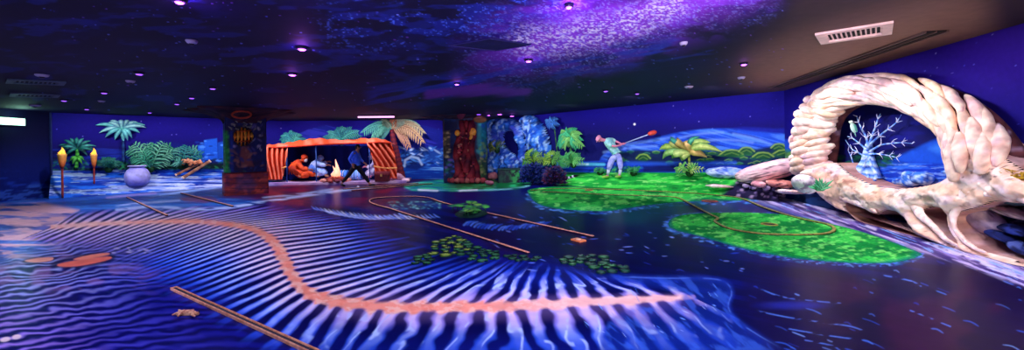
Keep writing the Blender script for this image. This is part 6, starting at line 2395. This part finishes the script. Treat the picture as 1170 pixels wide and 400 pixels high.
# ------------------------------------------------------------------ bare tree seen through the arch
tb_ = A_(991, 214, .10)
tree = thing('bare_tree', 'ghostly pale blue bare tree with swollen trunk inside the stone arch', 'tree', tb_)


def limb(pts, radii, name, parent, off=.12, c=('3a7ae8', '8abcff', 'c8e4ff')):
    q = [Vector(v) for v in smooth_poly([tuple(A_(x, y, off + .02 * math.sin(x * .7))) for x, y in pts], 4)]
    rr = np.interp(np.linspace(0, 1, len(q)), np.linspace(0, 1, len(radii)), radii)
    mb = MB()
    m = q[0].y / F
    mb.tube(q, [a * m * (.62 if name != 'trunk' else 1.5) for a in rr], 10, col=[lin(c[(i * 2) % 3]) for i in range(len(q))], flat=.8 if name != 'trunk' else .45, up=WD.n)
    mb.v = [tuple(p) for p in off_wall(np.array(mb.v), WD)]
    return mb.build(name, vpaint('bark_pale', rough=.7, vary=.3, scale=9), parent, True, patterned=True)


trunk = limb([(992, 207.5), (990, 202), (991, 193), (992, 184), (992, 174), (993, 164)], [13, 15.5, 11, 7, 5, 3.2], 'trunk', tree, .05)
for k, (pts, rd) in enumerate((([(984, 206), (983, 200), (988, 188), (990, 178)], [3, 3, 2, 1]), ([(999, 206.5), (1001, 200), (995, 188), (994, 178)], [3, 3, 2, 1]), ([(990, 207), (992, 200), (986, 192), (991, 182)], [2, 2, 2, 1]))):
    limb(pts, rd, 'buttress', trunk, .20, ('9ccaff', 'e0f2ff', '3a7ae0'))
BR = [([(992, 170), (990, 158), (985, 148), (981, 140), (979, 133)], [2.6, 2, 1.5, 1, .5]),
      ([(993, 168), (996, 156), (1000, 146), (1003, 136), (1006, 130)], [2.6, 2, 1.4, 1, .5]),
      ([(993, 166), (1004, 156), (1014, 148), (1024, 140), (1030, 131)], [2.4, 1.8, 1.3, .9, .5]),
      ([(993, 174), (1006, 166), (1018, 164), (1030, 163), (1042, 164)], [2.2, 1.6, 1.2, .9, .4]),
      ([(992, 176), (1004, 176), (1016, 178), (1024, 180)], [1.8, 1.3, .9, .4]),
      ([(991, 172), (982, 164), (974, 158), (968, 156)], [2, 1.4, 1, .5]),
      ([(990, 180), (980, 174), (973, 170), (966, 160)], [1.8, 1.3, 1, .5]),
      ([(986, 190), (976, 188), (972, 178), (969, 172)], [1.6, 1.1, .9, .4])]
for pts, rd in BR:
    limb(pts, rd, 'branch', tree)
r = random.Random(91)
TW = []
for pts, rd in BR:
    for k in range(1, len(pts)):
        for _ in range(3):
            x, y = pts[k]
            dx, dy = pts[k][0] - pts[k - 1][0], pts[k][1] - pts[k - 1][1]
            a = math.atan2(dy, dx) + r.choice((-1, 1)) * r.uniform(.4, 1.0)
            L = r.uniform(5, 12) * (1.0 - .1 * k)
            x1, y1 = x + math.cos(a) * L * .5, y + math.sin(a) * L * .5
            a2 = a + r.uniform(-.5, .5)
            x2, y2 = x1 + math.cos(a2) * L * .5, y1 + math.sin(a2) * L * .5
            if y2 > 130 and y2 < 196 and 967 < x2 < 1050:
                TW.append(([(x, y), (x1, y1), (x2, y2)], [.8, .6, .25]))
for pts, rd in TW[:70]:
    limb(pts, rd, 'twig', tree, .15, ('e0d8f4', 'f8f0ff', 'c0d8ff'))
# white bird on a branch
bq = A_(975, 146, .3)
m = bq.y / F
bird = thing('bird', 'pale green-white bird perched upright in the bare tree', 'bird', bq)
mb = MB()
mb.blob(bq, (2.6 * m, 2.4 * m, 6.2 * m), (Vector((.95, 0, .3)), Vector((0, 1, 0)), Vector((-.3, 0, .95))), 16, 12, power=.95, col=lin('c8f4e0'))
mb.blob(bq + Vector((-2.4 * m, 0, 6.6 * m)), (2.0 * m, 1.9 * m, 1.9 * m), seg=14, ring=10, col=lin('e8fff0'))
mb.build('body', LEAF, bird, True, patterned=True)
mb = MB(lin('f0b040'))
mb.tube([bq + Vector((-4 * m, -.01, 6.8 * m)), bq + Vector((-5.6 * m, -.02, 6.0 * m))], [.8 * m, .12 * m], 7)
mb.build('beak', LEAF, bird, True, patterned=True)
mb = MB(lin('6ac8b0'))
mb.blob(bq + Vector((.9 * m, -2.0 * m, -.4 * m)), (1.6 * m, .8 * m, 5 * m), (Vector((.95, 0, .3)), Vector((0, 1, 0)), Vector((-.3, 0, .95))), 12, 9)
mb.build('wing', LEAF, bird, True, patterned=True)
mb = MB(lin('8ad8c0'))
mb.tube([bq + Vector((1.2 * m, 0, -4.5 * m)), bq + Vector((3.2 * m, .01, -10 * m))], [1.3 * m, .7 * m], 7, flat=.4)
mb.build('tail', LEAF, bird, True, patterned=True)
# pale rocks beyond the arch
for k, (x, y, a, h, lb) in enumerate(((1042, 203, 8, 8.5, 'tall pale blue rock standing on the blue ground beyond the arch'), (1054, 204, 8, 7, 'broader pale blue rock close beside the tall one beyond the arch'),
                                      (1030, 208, 4.5, 4, 'small pale blue rock nearest the bare tree beyond the arch'), (1090, 197, 8, 2.5, 'low flat blue rock under the far hill beyond the arch'))):
    p = A_(x, y, .14)
    m = p.y / F
    boulder('boulder', lb, p, (a * m * 1.4, .12, h * m), axes_tilt(WD, 0), boulder_cols('3a7ae8', 'b8d8ff', '1434a0', 380 + k, (4, 4)), k + 40, .2, 22, 16)
# ------------------------------------------------------------------ turf greens
def green(name, label, px, z, seed):
    pts = smooth_poly(px, 6, True)
    w = [gp(x, y) for x, y in pts]
    c = sum(w, Vector()) / len(w)
    P0 = np.array([(p.x, p.y) for p in w])
    # fine grid clipped to the outline, with a low rim
    lo, hi = P0.min(0), P0.max(0)
    nx, ny = 260, 160
    gx, gy = np.meshgrid(np.linspace(lo[0], hi[0], nx), np.linspace(lo[1], hi[1], ny))
    sd = poly_sd(gx.ravel(), gy.ravel(), P0)
    zz = z * sstep(-.02, .10, sd)
    V = np.stack([gx.ravel(), gy.ravel(), zz + .001], 1)
    fc = grid_faces(ny, nx)
    fc = fc[(sd[fc] > -.03).all(1)]
    used = np.zeros(len(V), bool)
    used[fc.ravel()] = True
    idx = np.cumsum(used) - 1
    X, Y = proj(V)
    cv = Canvas(X, Y, '0e8a34')
    g = fbm(X / 22, Y / 5, seed, 4)
    cv.mix(sstep(.45, .62, g), '36c046')
    cv.mix(sstep(.5, .3, g) * .7, '0a7a30')
    cv.mix(sstep(.56, .70, fbm(X / 7, Y / 2.2, seed + 1, 3)) * .7, '74e464')
    cv.mix(sstep(.60, .72, fbm(X / 6, Y / 2, seed + 2, 3)) * .6, '0a5a34')
    if seed == 601:
        cv.mix(sstep(770, 800, X) * sstep(224, 229, Y) * .6, '0c4a48')
        cv.mix(sstep(231, 240, Y) * .35, '0f8a50')
    cv.mix(sstep(.09, .0, sd) * .85, '0f6a60')
    o = link_mesh(name, V[used], idx[fc], vpaint('turf', rough=.9, spec=.05, vary=.25, scale=30), None, True, cv.C[used], Vector((c.x, c.y, 0)))
    return tag(o, label, 'putting green')


green('putting_green', 'large green turf patch at the foot of the bank below the golfer', GREEN_A, .014, 601)
green('putting_green', 'long oval turf patch nearer the viewer beside the arch stream', GREEN_B, .014, 611)

# ------------------------------------------------------------------ kerb rails
RAIL = paint('rail_copper', 'f4b090', .45, vary=.3, scale=20, rgb2='d88c68')
RAILD = paint('rail_dark', '1c1030', .6)
RAILG = paint('rail_olive', 'a8a048', .5, vary=.3, scale=20, rgb2='6a6a28')


def sweep(mb, path, w, h, z0=.001):
    path = [Vector(p) for p in path]
    n = len(path)
    vs, fs = [], []
    closed = (path[0] - path[-1]).length < 1e-6
    for i, p in enumerate(path):
        a = path[max(i - 1, 0)] if not closed else path[(i - 1) % (n - 1)]
        b = path[min(i + 1, n - 1)] if not closed else path[(i + 1) % (n - 1)]
        t = (b - a).normalized()
        s = Vector((-t.y, t.x, 0))
        c = h * .22
        for x, z in ((-w / 2, z0), (-w / 2, h - c), (-w / 2 + c, h), (w / 2 - c, h), (w / 2, h - c), (w / 2, z0)):
            vs.append(p + s * x + Vector((0, 0, z)))
    for i in range(n - 1):
        for k in range(6):
            fs.append((i * 6 + k, (i + 1) * 6 + k, (i + 1) * 6 + (k + 1) % 6, i * 6 + (k + 1) % 6))
    if not closed:
        fs.append(tuple(range(6)))
        fs.append(tuple((n - 1) * 6 + k for k in range(5, -1, -1)))
    mb.add(vs, fs)


def rail(label, px, w, h, mat, group=None, cap=True, z=0.0):
    path = [gp(x, y, z) for x, y in px]
    t = thing('course_rail', label, 'rail', path[0], group)
    mb = MB()
    sweep(mb, path, w, h * .72, .001 + z)
    mb.build('rail_body', RAILD, t)
    mb = MB()
    sweep(mb, [p + Vector((0, 0, h * .68)) for p in path], w * 1.0, h * .32, 0)
    mb.build('cap_strip', mat, t)
    return t


def straight(a, b, n=6):
    return [(a[0] + (b[0] - a[0]) * k / n, a[1] + (b[1] - a[1]) * k / n) for k in range(n + 1)]


# twin-strip rail in the foreground
pa, pb = gp(199, 331), gp(352, 401)
t = thing('course_rail', 'nearest straight rail with two copper strips and a dark groove', 'rail', pa)
dv = (pb - pa).normalized()
sv = Vector((-dv.y, dv.x, 0))
for s, nm in ((.024, 'cap_strip'), (-.024, 'cap_strip')):
    mb = MB()
    sweep(mb, [pa + sv * s, pa.lerp(pb, .5) + sv * s, pb + dv * .25 + sv * s], .013, .032)
    mb.build(nm, RAIL, t)
mb = MB()
sweep(mb, [pa + dv * .01, pa.lerp(pb, .5), pb + dv * .24], .034, .02)
mb.build('dark_groove', RAILD, t)
for p in (pa,):
    mb = MB()
    mb.box(p - dv * .012 + Vector((0, 0, .016)), (.012, .062, .03), Matrix.Rotation(math.atan2(dv.y, dv.x), 3, 'Z'), .004)
    mb.build('end_plate', RAIL, t)

rail('slim straight rail on the teal water nearest the urn', straight((145, 226), (191, 247)), .04, .035, RAIL)
rail('slim straight rail pointing at the square pillar base', straight((207, 221.4), (266, 236.5)), .045, .04, RAIL)
rail('rail under the walking person, the upper one of two parallel rails', straight((392, 216.6), (478, 209.8)), .05, .04, RAIL)
rail('lower of the two parallel rails on the reddish floor by the walker', straight((402, 218.4), (494, 210.2)), .05, .04, RAIL)
loop = straight((604, 290.5), (445, 239), 12)[:-1] + smooth_poly([(445, 239), (432, 235.5), (423, 232), (424, 228.5), (436, 226.4), (456, 225.3), (476, 225.2), (490, 226.6), (499, 230), (510, 233.2), (522, 236.2)], 5)
rail('long hairpin rail with a rounded far end and one side cut short', loop, .036, .034, RAIL)
rail('straight rail running from the lily clump towards the orange marker', straight((556, 244), (678, 271.5), 8), .036, .034, RAIL)
outer = smooth_poly([(606, 218.6), (640, 216.2), (690, 217), (740, 219.0), (790, 221.6), (826, 224.6), (848, 228), (872, 238), (896, 246), (922, 253), (944, 257.5), (953, 262.5), (950, 267), (936, 269.4), (905, 270), (870, 268.8), (842, 264.8), (826, 260), (817, 254.5), (820, 250.6), (812, 246.5), (798, 239), (784, 231.5), (776, 227.6), (764, 225.6), (730, 224.4), (690, 223.2), (650, 221), (620, 220)], 5)
rail('winding olive kerb looping round both turf patches and the hole', outer, .05, .04, RAILG)

# ------------------------------------------------------------------ holes, markers
def cup(label, px, py, r_, rim, inner):
    p = gp(px, py) + Vector((0, 0, .016))
    t = thing('golf_hole', label, 'golf hole', p)
    mb = MB()
    n = 24
    vs, fs = [], []
    for i in range(n):
        a = 2 * PI * i / n
        for rr, z in ((r_ * 1.35, 0), (r_ * 1.25, .014), (r_ * 1.0, .014), (r_ * .95, 0)):
            vs.append(p + Vector((math.cos(a) * rr, math.sin(a) * rr, z)))
    for i in range(n):
        for k in range(3):
            fs.append((i * 4 + k, ((i + 1) % n) * 4 + k, ((i + 1) % n) * 4 + k + 1, i * 4 + k + 1))
    mb.add(vs, fs)
    mb.build('rim', paint('rim_' + rim, rim, .5), t, True)
    mb = MB()
    mb.lathe(p + Vector((0, 0, .001)), [(r_ * .98, .002), (r_ * .5, .003)], 20)
    mb.build('cup', paint('cup_' + inner, inner, .8), t)


cup('hole with olive rim in the middle of the oval turf patch', 879, 257.5, .11, '8a8a30', '05140a')
cup('reddish-rimmed hole at the edge between the two turf patches', 811, 230.6, .16, '8a3a28', '101020')
cup('small hole near the far end of the large turf patch', 673, 217.9, .12, 'a05a2c', '101408')


def tee(label, px, py, s, col):
    p = gp(px, py)
    t = thing('tee_marker', label, 'marker', p)
    mb = MB()
    mb.box(p + Vector((0, 0, .014)), (s, s * 1.5, .026), Matrix.Rotation(.6, 3, 'Z'), .006)
    mb.build('plate', paint('tee_orange', col, .5), t)
    mb = MB()
    mb.lathe(p + Vector((0, 0, .026)), [(s * .3, 0), (s * .3, .008), (s * .1, .012)], 14)
    mb.build('centre_stud', paint('tee_stud', 'ffd0a0', .5), t)


tee('orange diamond marker beside the end of the straight rail', 661, 275.3, .15, 'f08a50')
# lizard shape on the sand
lz = gp(212, 360)
t = thing('lizard_figure', 'small tan lizard lying on the blue sand beside the nearest rail', 'lizard', lz)
m = lz.y / F
TAN = paint('lizard_tan', 'f0b890', .6, vary=.3, scale=30, rgb2='b06a58')
Lz = lambda x, y, z=.02: gp(x, y) + Vector((0, 0, z))
J = dict(hip=(Lz(206, 360), .022), belly=(Lz(213, 359.5), .03), chest=(Lz(219, 359.6), .026), neck=(Lz(223, 360.4), .018), head=(Lz(227, 361), .02),
         t1=(Lz(201, 360.8), .014), t2=(Lz(196.5, 362.6), .007), a=(Lz(220, 362.5), .010), a2=(Lz(223, 364), .008), b=(Lz(218, 357), .010), b2=(Lz(222, 355.8), .008),
         c=(Lz(205, 362.4), .010), c2=(Lz(203, 364), .008), d=(Lz(207, 357.6), .010), d2=(Lz(204, 356.6), .008))
skin_mesh('body', J, chain('t2', 't1', 'hip', 'belly', 'chest', 'neck', 'head') + chain('chest', 'a', 'a2') + chain('chest', 'b', 'b2') + chain('hip', 'c', 'c2') + chain('hip', 'd', 'd2'), 'belly', TAN, t, 2)
for s in (-1, 1):
    mb = MB()
    mb.blob(Lz(227.5, 361 + s * .5, .04), (.006, .006, .006), seg=8, ring=6)
    mb.build('eye', paint('eye_dark', '14101c', .3), t, True)

# ------------------------------------------------------------------ lily pads
PADM = vpaint('pad_paint', rough=.5, vary=.25, scale=20)
_pads = {}


def pad(px, py, s, kind, label, group, z):
    cols = {'y': ('2f5a20', '8fb040'), 'g': ('0f4a28', '348048'), 'd': ('07302a', '185a3c')}[kind]
    key = kind
    p = gp(px, py)
    if key not in _pads:
        mb = MB()
        n = 18
        vs, cs, fs = [Vector((0, 0, .012))], [lin(cols[1])], []
        for i in range(n + 1):
            a = .25 + (2 * PI - .5) * i / n
            for rr, zz, cc in ((.6, .014, cols[1]), (1, .018, cols[0]), (.97, .0, cols[0])):
                vs.append(Vector((math.cos(a) * rr, math.sin(a) * rr, zz)))
                cs.append(lin(cc))
        for i in range(n):
            b = 1 + i * 3
            fs.append((0, b, b + 3))
            fs.append((b, b + 1, b + 4, b + 3))
            fs.append((b + 1, b + 2, b + 5, b + 4))
        mb.add(vs, fs, cs)
        o = mb.build('lily_pad', PADM, None, True, Vector((0, 0, 0)), True)
        _pads[key] = o
    else:
        o = _pads[key].copy()
        COL.objects.link(o)
    o.location = p + Vector((0, 0, z))
    o.scale = (s, s, 1)
    o.rotation_euler = (0, 0, (px * 7.3 + py * 3.1) % 6.28)
    tag(o, label, 'lily pad', group)
    return o


def scatter(n, poly, smin, smax, kinds, label, group, seed):
    r = random.Random(seed)
    P0 = np.array(poly)
    done = []
    tries = 0
    while len(done) < n and tries < 4000:
        tries += 1
        x, y = r.uniform(P0[:, 0].min(), P0[:, 0].max()), r.uniform(P0[:, 1].min(), P0[:, 1].max())
        if poly_sd(np.array([x]), np.array([y]), poly)[0] < 0:
            continue
        p = gp(x, y)
        s = r.uniform(smin, smax)
        if any((p - q).length < (s + q_s) * 1.01 for q, q_s in done):
            continue
        done.append((p, s))
        pad(x, y, s, r.choice(kinds), label, group, .001)


scatter(30, [(488, 283), (500, 274), (520, 270), (536, 276), (538, 286), (520, 294), (496, 293)], .05, .10, 'yyg', 'yellow-green lily pad in the cluster beside the hairpin rail', 'yellow-green lily pads beside the hairpin rail', 1)
scatter(18, [(530, 290), (545, 283), (566, 287), (572, 295), (552, 300), (534, 297)], .05, .085, 'ggd', 'dark green lily pad in the patch below the end of the hairpin rail', 'lily pads below the end of the hairpin rail', 2)
scatter(12, [(470, 296), (486, 292), (500, 297), (494, 302), (474, 302)], .05, .07, 'dg', 'dull green lily pad in the small patch towards the great spine', 'lily pads towards the spine', 3)
scatter(22, [(640, 296), (668, 291), (696, 294), (700, 302), (670, 304), (644, 302)], .05, .085, 'gdd', 'green lily pad in the drift just above the spine ribs', 'lily pads in the drift above the ribs', 4)
scatter(12, [(668, 306), (690, 303), (718, 306), (716, 312), (690, 313)], .05, .08, 'dg', 'deep green lily pad in the last patch towards the spine tail', 'lily pads towards the spine tail', 5)
scatter(9, [(578, 292), (600, 293), (618, 295), (612, 299), (584, 298)], .045, .07, 'd', 'dark lily pad scattered past the end of the hairpin rail', 'lily pads past the hairpin rail end', 6)
# the clump that breaks the hairpin rail
b = gp(537, 247)
m = b.y / F
t = thing('lily_clump', 'raised clump of dark lily leaves breaking the hairpin rail', 'plant', b)
r = random.Random(19)
mb = MB()
mb.blob(b + Vector((0, .15, .02)), (.42, .45, .12), seg=20, ring=8, bump=.2, seed=2, col=lin('0a3028'))
mb.build('root_mound', ROCK, t, True, patterned=True)
for k in range(26):
    x, y = r.uniform(517, 556), r.uniform(237.5, 250)
    if ((x - 536) / 20) ** 2 + ((y - 244) / 7) ** 2 > 1:
        continue
    p = gp(x, y) + Vector((0, 0, .10 + .06 * r.random()))
    s = r.uniform(.08, .15)
    mb = MB()
    n = 14
    c0, c1 = r.choice((('0c4a38', '2a8a50'), ('1f7a3c', '5ad04a'), ('3a8a30', '9ae058')))
    tl = Vector((r.uniform(-.25, .25), r.uniform(-.3, .1), 1)).normalized()
    ax = tl.cross(Vector((0, 1, 0))).normalized()
    ay = tl.cross(ax)
    vs, fs, cs = [p], [], [lin(c1)]
    for i in range(n + 1):
        a = .25 + (2 * PI - .5) * i / n
        vs.append(p + (ax * math.cos(a) + ay * math.sin(a)) * s + tl * .02)
        cs.append(lin(c0))
    for i in range(n):
        fs.append((0, 1 + i, 2 + i))
    mb.add(vs, fs, cs)
    mb.tube([p - Vector((0, 0, .1)), p], .012, 5, col=lin('1a5a2c'))
    mb.build('leaf', PADM, t, True, patterned=True)

# ------------------------------------------------------------------ ceiling fittings
def cpt(px, py):
    return gp(px, py, CEIL - .004)


VIO = glow('lamp_violet', 'b050ff', 9)
VIO2 = glow('lamp_violet_soft', '8a4af0', 3)
TRIM = paint('fitting_dark', '1a1430', .4)
PALE = paint('fitting_pale', 'a8a0c0', .5)


def downlight(px, py, r_, mat, label, group=None):
    p = cpt(px, py)
    t = thing('ceiling_spotlight', label, 'ceiling light', p, group)
    mb = MB()
    n = 20
    mb.lathe(p + Vector((0, 0, -.035)), [(r_ * .85, 0.0), (r_ * 1.25, .004), (r_ * 1.3, .034)], n)
    mb.build('trim_ring', TRIM, t, True)
    mb = MB()
    mb.lathe(p + Vector((0, 0, -.052)), [(r_ * .1, 0), (r_ * .55, .004), (r_ * .82, .018)], n)
    mb.build('lens', mat, t, True)
    return t


def halo(px, py, drop, power, col=(.5, .12, 1.0)):
    p = cpt(px, py)
    l = bpy.data.lights.new('violet_bulb', 'POINT')
    l.energy = power
    l.color = col
    l.shadow_soft_size = .04
    o = bpy.data.objects.new('violet_bulb', l)
    COL.objects.link(o)
    o.location = p - Vector((0, 0, drop))


downlight(345, 54, .07, VIO, 'brightest violet ceiling spotlight with a wide glow, above the square pillar')
downlight(334, 84, .08, VIO, 'violet ceiling spotlight just beyond the brightest one')
downlight(604, 68, .06, VIO, 'violet ceiling spotlight below the nebula')
downlight(522, 95, .06, VIO, 'violet ceiling spotlight above the round pillar')
downlight(850, 72, .06, VIO, 'lone violet ceiling spotlight on the plain ceiling left of the vent')
downlight(650, 5, .04, VIO, 'violet ceiling spotlight set in the bright nebula')
downlight(205, -1, .05, VIO, 'violet ceiling spotlight glowing at the top edge of the picture')
for x, y in ((547, 130), (558, 131), (571, 130), (585, 132)):
    downlight(x, y, .12, VIO2 if x == 547 else VIO, 'violet spotlight in the row over the blue cave rock', 'ceiling spotlights over the cave rock')
for x, y in ((159, 83), (119, 105), (73, 114), (243, 100), (202, 118), (171, 128), (219, 111), (99, 124), (692, 103), (728, 106)):
    downlight(x, y, .07, VIO2, 'faint violet spotlight on the dark ceiling', 'faint violet ceiling spotlights')
halo(345, 54, .12, 5)
halo(334, 84, .15, 2.5)
halo(650, 5, .16, 10, (.6, .2, 1.0))
halo(604, 68, .12, 2)
halo(522, 95, .12, 2)
halo(850, 72, .10, .8)
halo(205, -1, .16, 9)
for x in (558, 571, 585):
    halo(x, 131, .12, 1.5)
for k, (x, y, s, lb) in enumerate(((48, 85, .10, 'pale round detector on the ceiling over the entrance wall vents'), (219, 46, .07, 'pale sprinkler head alone on the dark ceiling'), (149, 92, .08, 'pale detector close to the faint violet spotlights'),
                                   (787, 98.5, .11, 'pale detector low over the lagoon wall'), (116, 115, .08, 'small pale detector over the first palms'), (781, 48, .06, 'sprinkler head under the edge of the nebula'),
                                   (40, 120, .13, 'pinkish round speaker over the dark entrance wall'), (847, 88, .08, 'small pale detector near the end of the long ceiling slot'))):
    p = cpt(x, y)
    t = thing('ceiling_detector', lb, 'detector', p)
    mb = MB()
    mb.lathe(p + Vector((0, 0, -.05)), [(s * .5, 0), (s * .8, .008), (s, .03), (s, .048)], 18)
    mb.build('housing', PALE, t, True)
    mb = MB()
    mb.lathe(p + Vector((0, 0, -.075)), [(s * .25, 0), (s * .4, .01), (s * .45, .03)], 14)
    mb.build('sensor', TRIM, t, True)


def quad_vent(label, corners, slats, fcol, name='ceiling_vent', cat='vent', deep='05040a', across=True):
    q = [cpt(*c) for c in corners]
    c = sum(q, Vector()) / 4
    t = thing(name, label, cat, c)
    P_ = lambda u, v: q[0].lerp(q[1], u).lerp(q[3].lerp(q[2], u), v)
    fm = paint('vent_' + fcol, fcol, .5)
    bw = .09
    mb = MB()
    for (u0, u1, v0, v1) in ((0, 1, 0, .15), (0, 1, .85, 1), (0, .13, .15, .85), (.87, 1, .15, .85)):
        mb.prism([P_(u0, v0), P_(u1, v0), P_(u1, v1), P_(u0, v1)], (0, 0, -.03))
    mb.build('frame', fm, t)
    mb = MB()
    mb.prism([P_(.08, .18), P_(.92, .18), P_(.92, .82), P_(.08, .82)], (0, 0, -.006))
    mb.build('dark_plenum', paint('plenum', deep, .8), t)
    for k in range(slats):
        u = .11 + .78 * (k + .5) / slats
        mb = MB()
        e = .13 / slats
        mb.prism([P_(u - e, .24), P_(u + e, .24), P_(u + e, .76), P_(u - e, .76)], (0, 0, -.022))
        mb.build('slat', fm, t)
    return t


quad_vent('large pinkish square-framed ceiling vent above the stone arch', [(931, 38), (1021, 23.5), (1019, 37), (938, 49)], 12, 'ffd8c8')
quad_vent('nearer of two slim ceiling vents by the dark entrance wall', [(8, 89.5), (76, 93), (73, 96.5), (6, 94)], 10, '3a4a60')
quad_vent('farther of two slim ceiling vents by the dark entrance wall', [(12, 105.5), (69, 108.2), (66, 110.8), (10, 109.2)], 9, '3a4a60')
# long slot diffuser
a0, a1 = cpt(884, 100), cpt(1070, 35)
t = thing('slot_diffuser', 'long dark slot diffuser in the ceiling running beside the arch wall', 'vent', a0)
dv = (a1 - a0).normalized()
sv = Vector((-dv.y, dv.x, 0))
for s, mat_, w_, nm in ((-.13, paint('slot_edge', '6a5048', .5), .03, 'edge_strip'), (.13, paint('slot_edge', '6a5048', .5), .03, 'edge_strip'), (0.0, paint('plenum', '05040a', .8), .24, 'dark_slot'), (0.0, paint('slot_edge', '6a5048', .5), .02, 'centre_bar')):
    mb = MB()
    hh = .028 if nm != 'dark_slot' else .008
    mb.prism([a0 + sv * (s - w_ / 2), a1 + sv * (s - w_ / 2), a1 + sv * (s + w_ / 2), a0 + sv * (s + w_ / 2)], (0, 0, -hh))
    mb.build(nm, mat_, t)
# ceiling hatch under the nebula
q = [cpt(514, 51), cpt(560, 43), cpt(606, 50), cpt(566, 57)]
t = thing('ceiling_hatch', 'dark diamond-looking access hatch in the ceiling beside the nebula', 'hatch', sum(q, Vector()) / 4)
mb = MB()
mb.prism(q, (0, 0, -.012))
mb.build('panel', paint('hatch_dark', '141048', .7), t)
mb = MB()
mb.tube([p + Vector((0, 0, -.012)) for p in q + q[:1]], .012, 5)
mb.build('edge_trim', paint('hatch_edge', '181450', .6), t)
# ultraviolet tube fitting over the tent
p0, p1 = cpt(408, 131.6), cpt(452, 131.2)
t = thing('ceiling_tube_light', 'pinkish glowing tube light on the ceiling above the tent', 'ceiling light', (p0 + p1) / 2)
mb = MB()
mb.box((p0 + p1) / 2 + Vector((0, 0, -.03)), ((p1 - p0).length, .16, .05), ch=.01)
mb.build('housing', TRIM, t)
mb = MB()
mb.tube([p0 + Vector((.05, -.03, -.09)), p0.lerp(p1, .5) + Vector((0, -.03, -.09)), p1 + Vector((-.05, -.03, -.09))], .035, 10)
mb.build('tube', glow('tube_pink', 'e8a0e0', 2.2), t, True)
# lit sign box on the entrance wall
z0, z1 = EYE + ray(14, 143).z * WE.hit(14, 143).y, EYE + ray(14, 135).z * WE.hit(14, 135).y
a, b = WE.hit(-2, 139, .04), WE.hit(27, 139, .04)
c = (a + b) / 2
t = thing('light_box', 'glowing mint-white light box high on the dark entrance wall', 'light box', c)
L_ = (b - a).length
rot = Matrix.Rotation(math.atan2(WE.t.y, WE.t.x), 3, 'Z')
mb = MB()
mb.box((c.x, c.y, (z0 + z1) / 2), (L_ + .08, .06, z1 - z0 + .06), rot, .01)
mb.build('housing', TRIM, t)
mb = MB()
cf = c + WE.n * .04
mb.box((cf.x, cf.y, (z0 + z1) / 2), (L_, .03, z1 - z0), rot, .006)
mb.build('diffuser', glow('sign_mint', 'c8ffe8', 2.0), t)
l = bpy.data.lights.new('sign_glow', 'POINT')
l.energy = 14
l.color = (.45, 1, .75)
l.shadow_soft_size = .15
o = bpy.data.objects.new('sign_glow', l)
COL.objects.link(o)
o.location = Vector((cf.x, cf.y, (z0 + z1) / 2)) + WE.n * .3 + Vector((0, 0, .1))
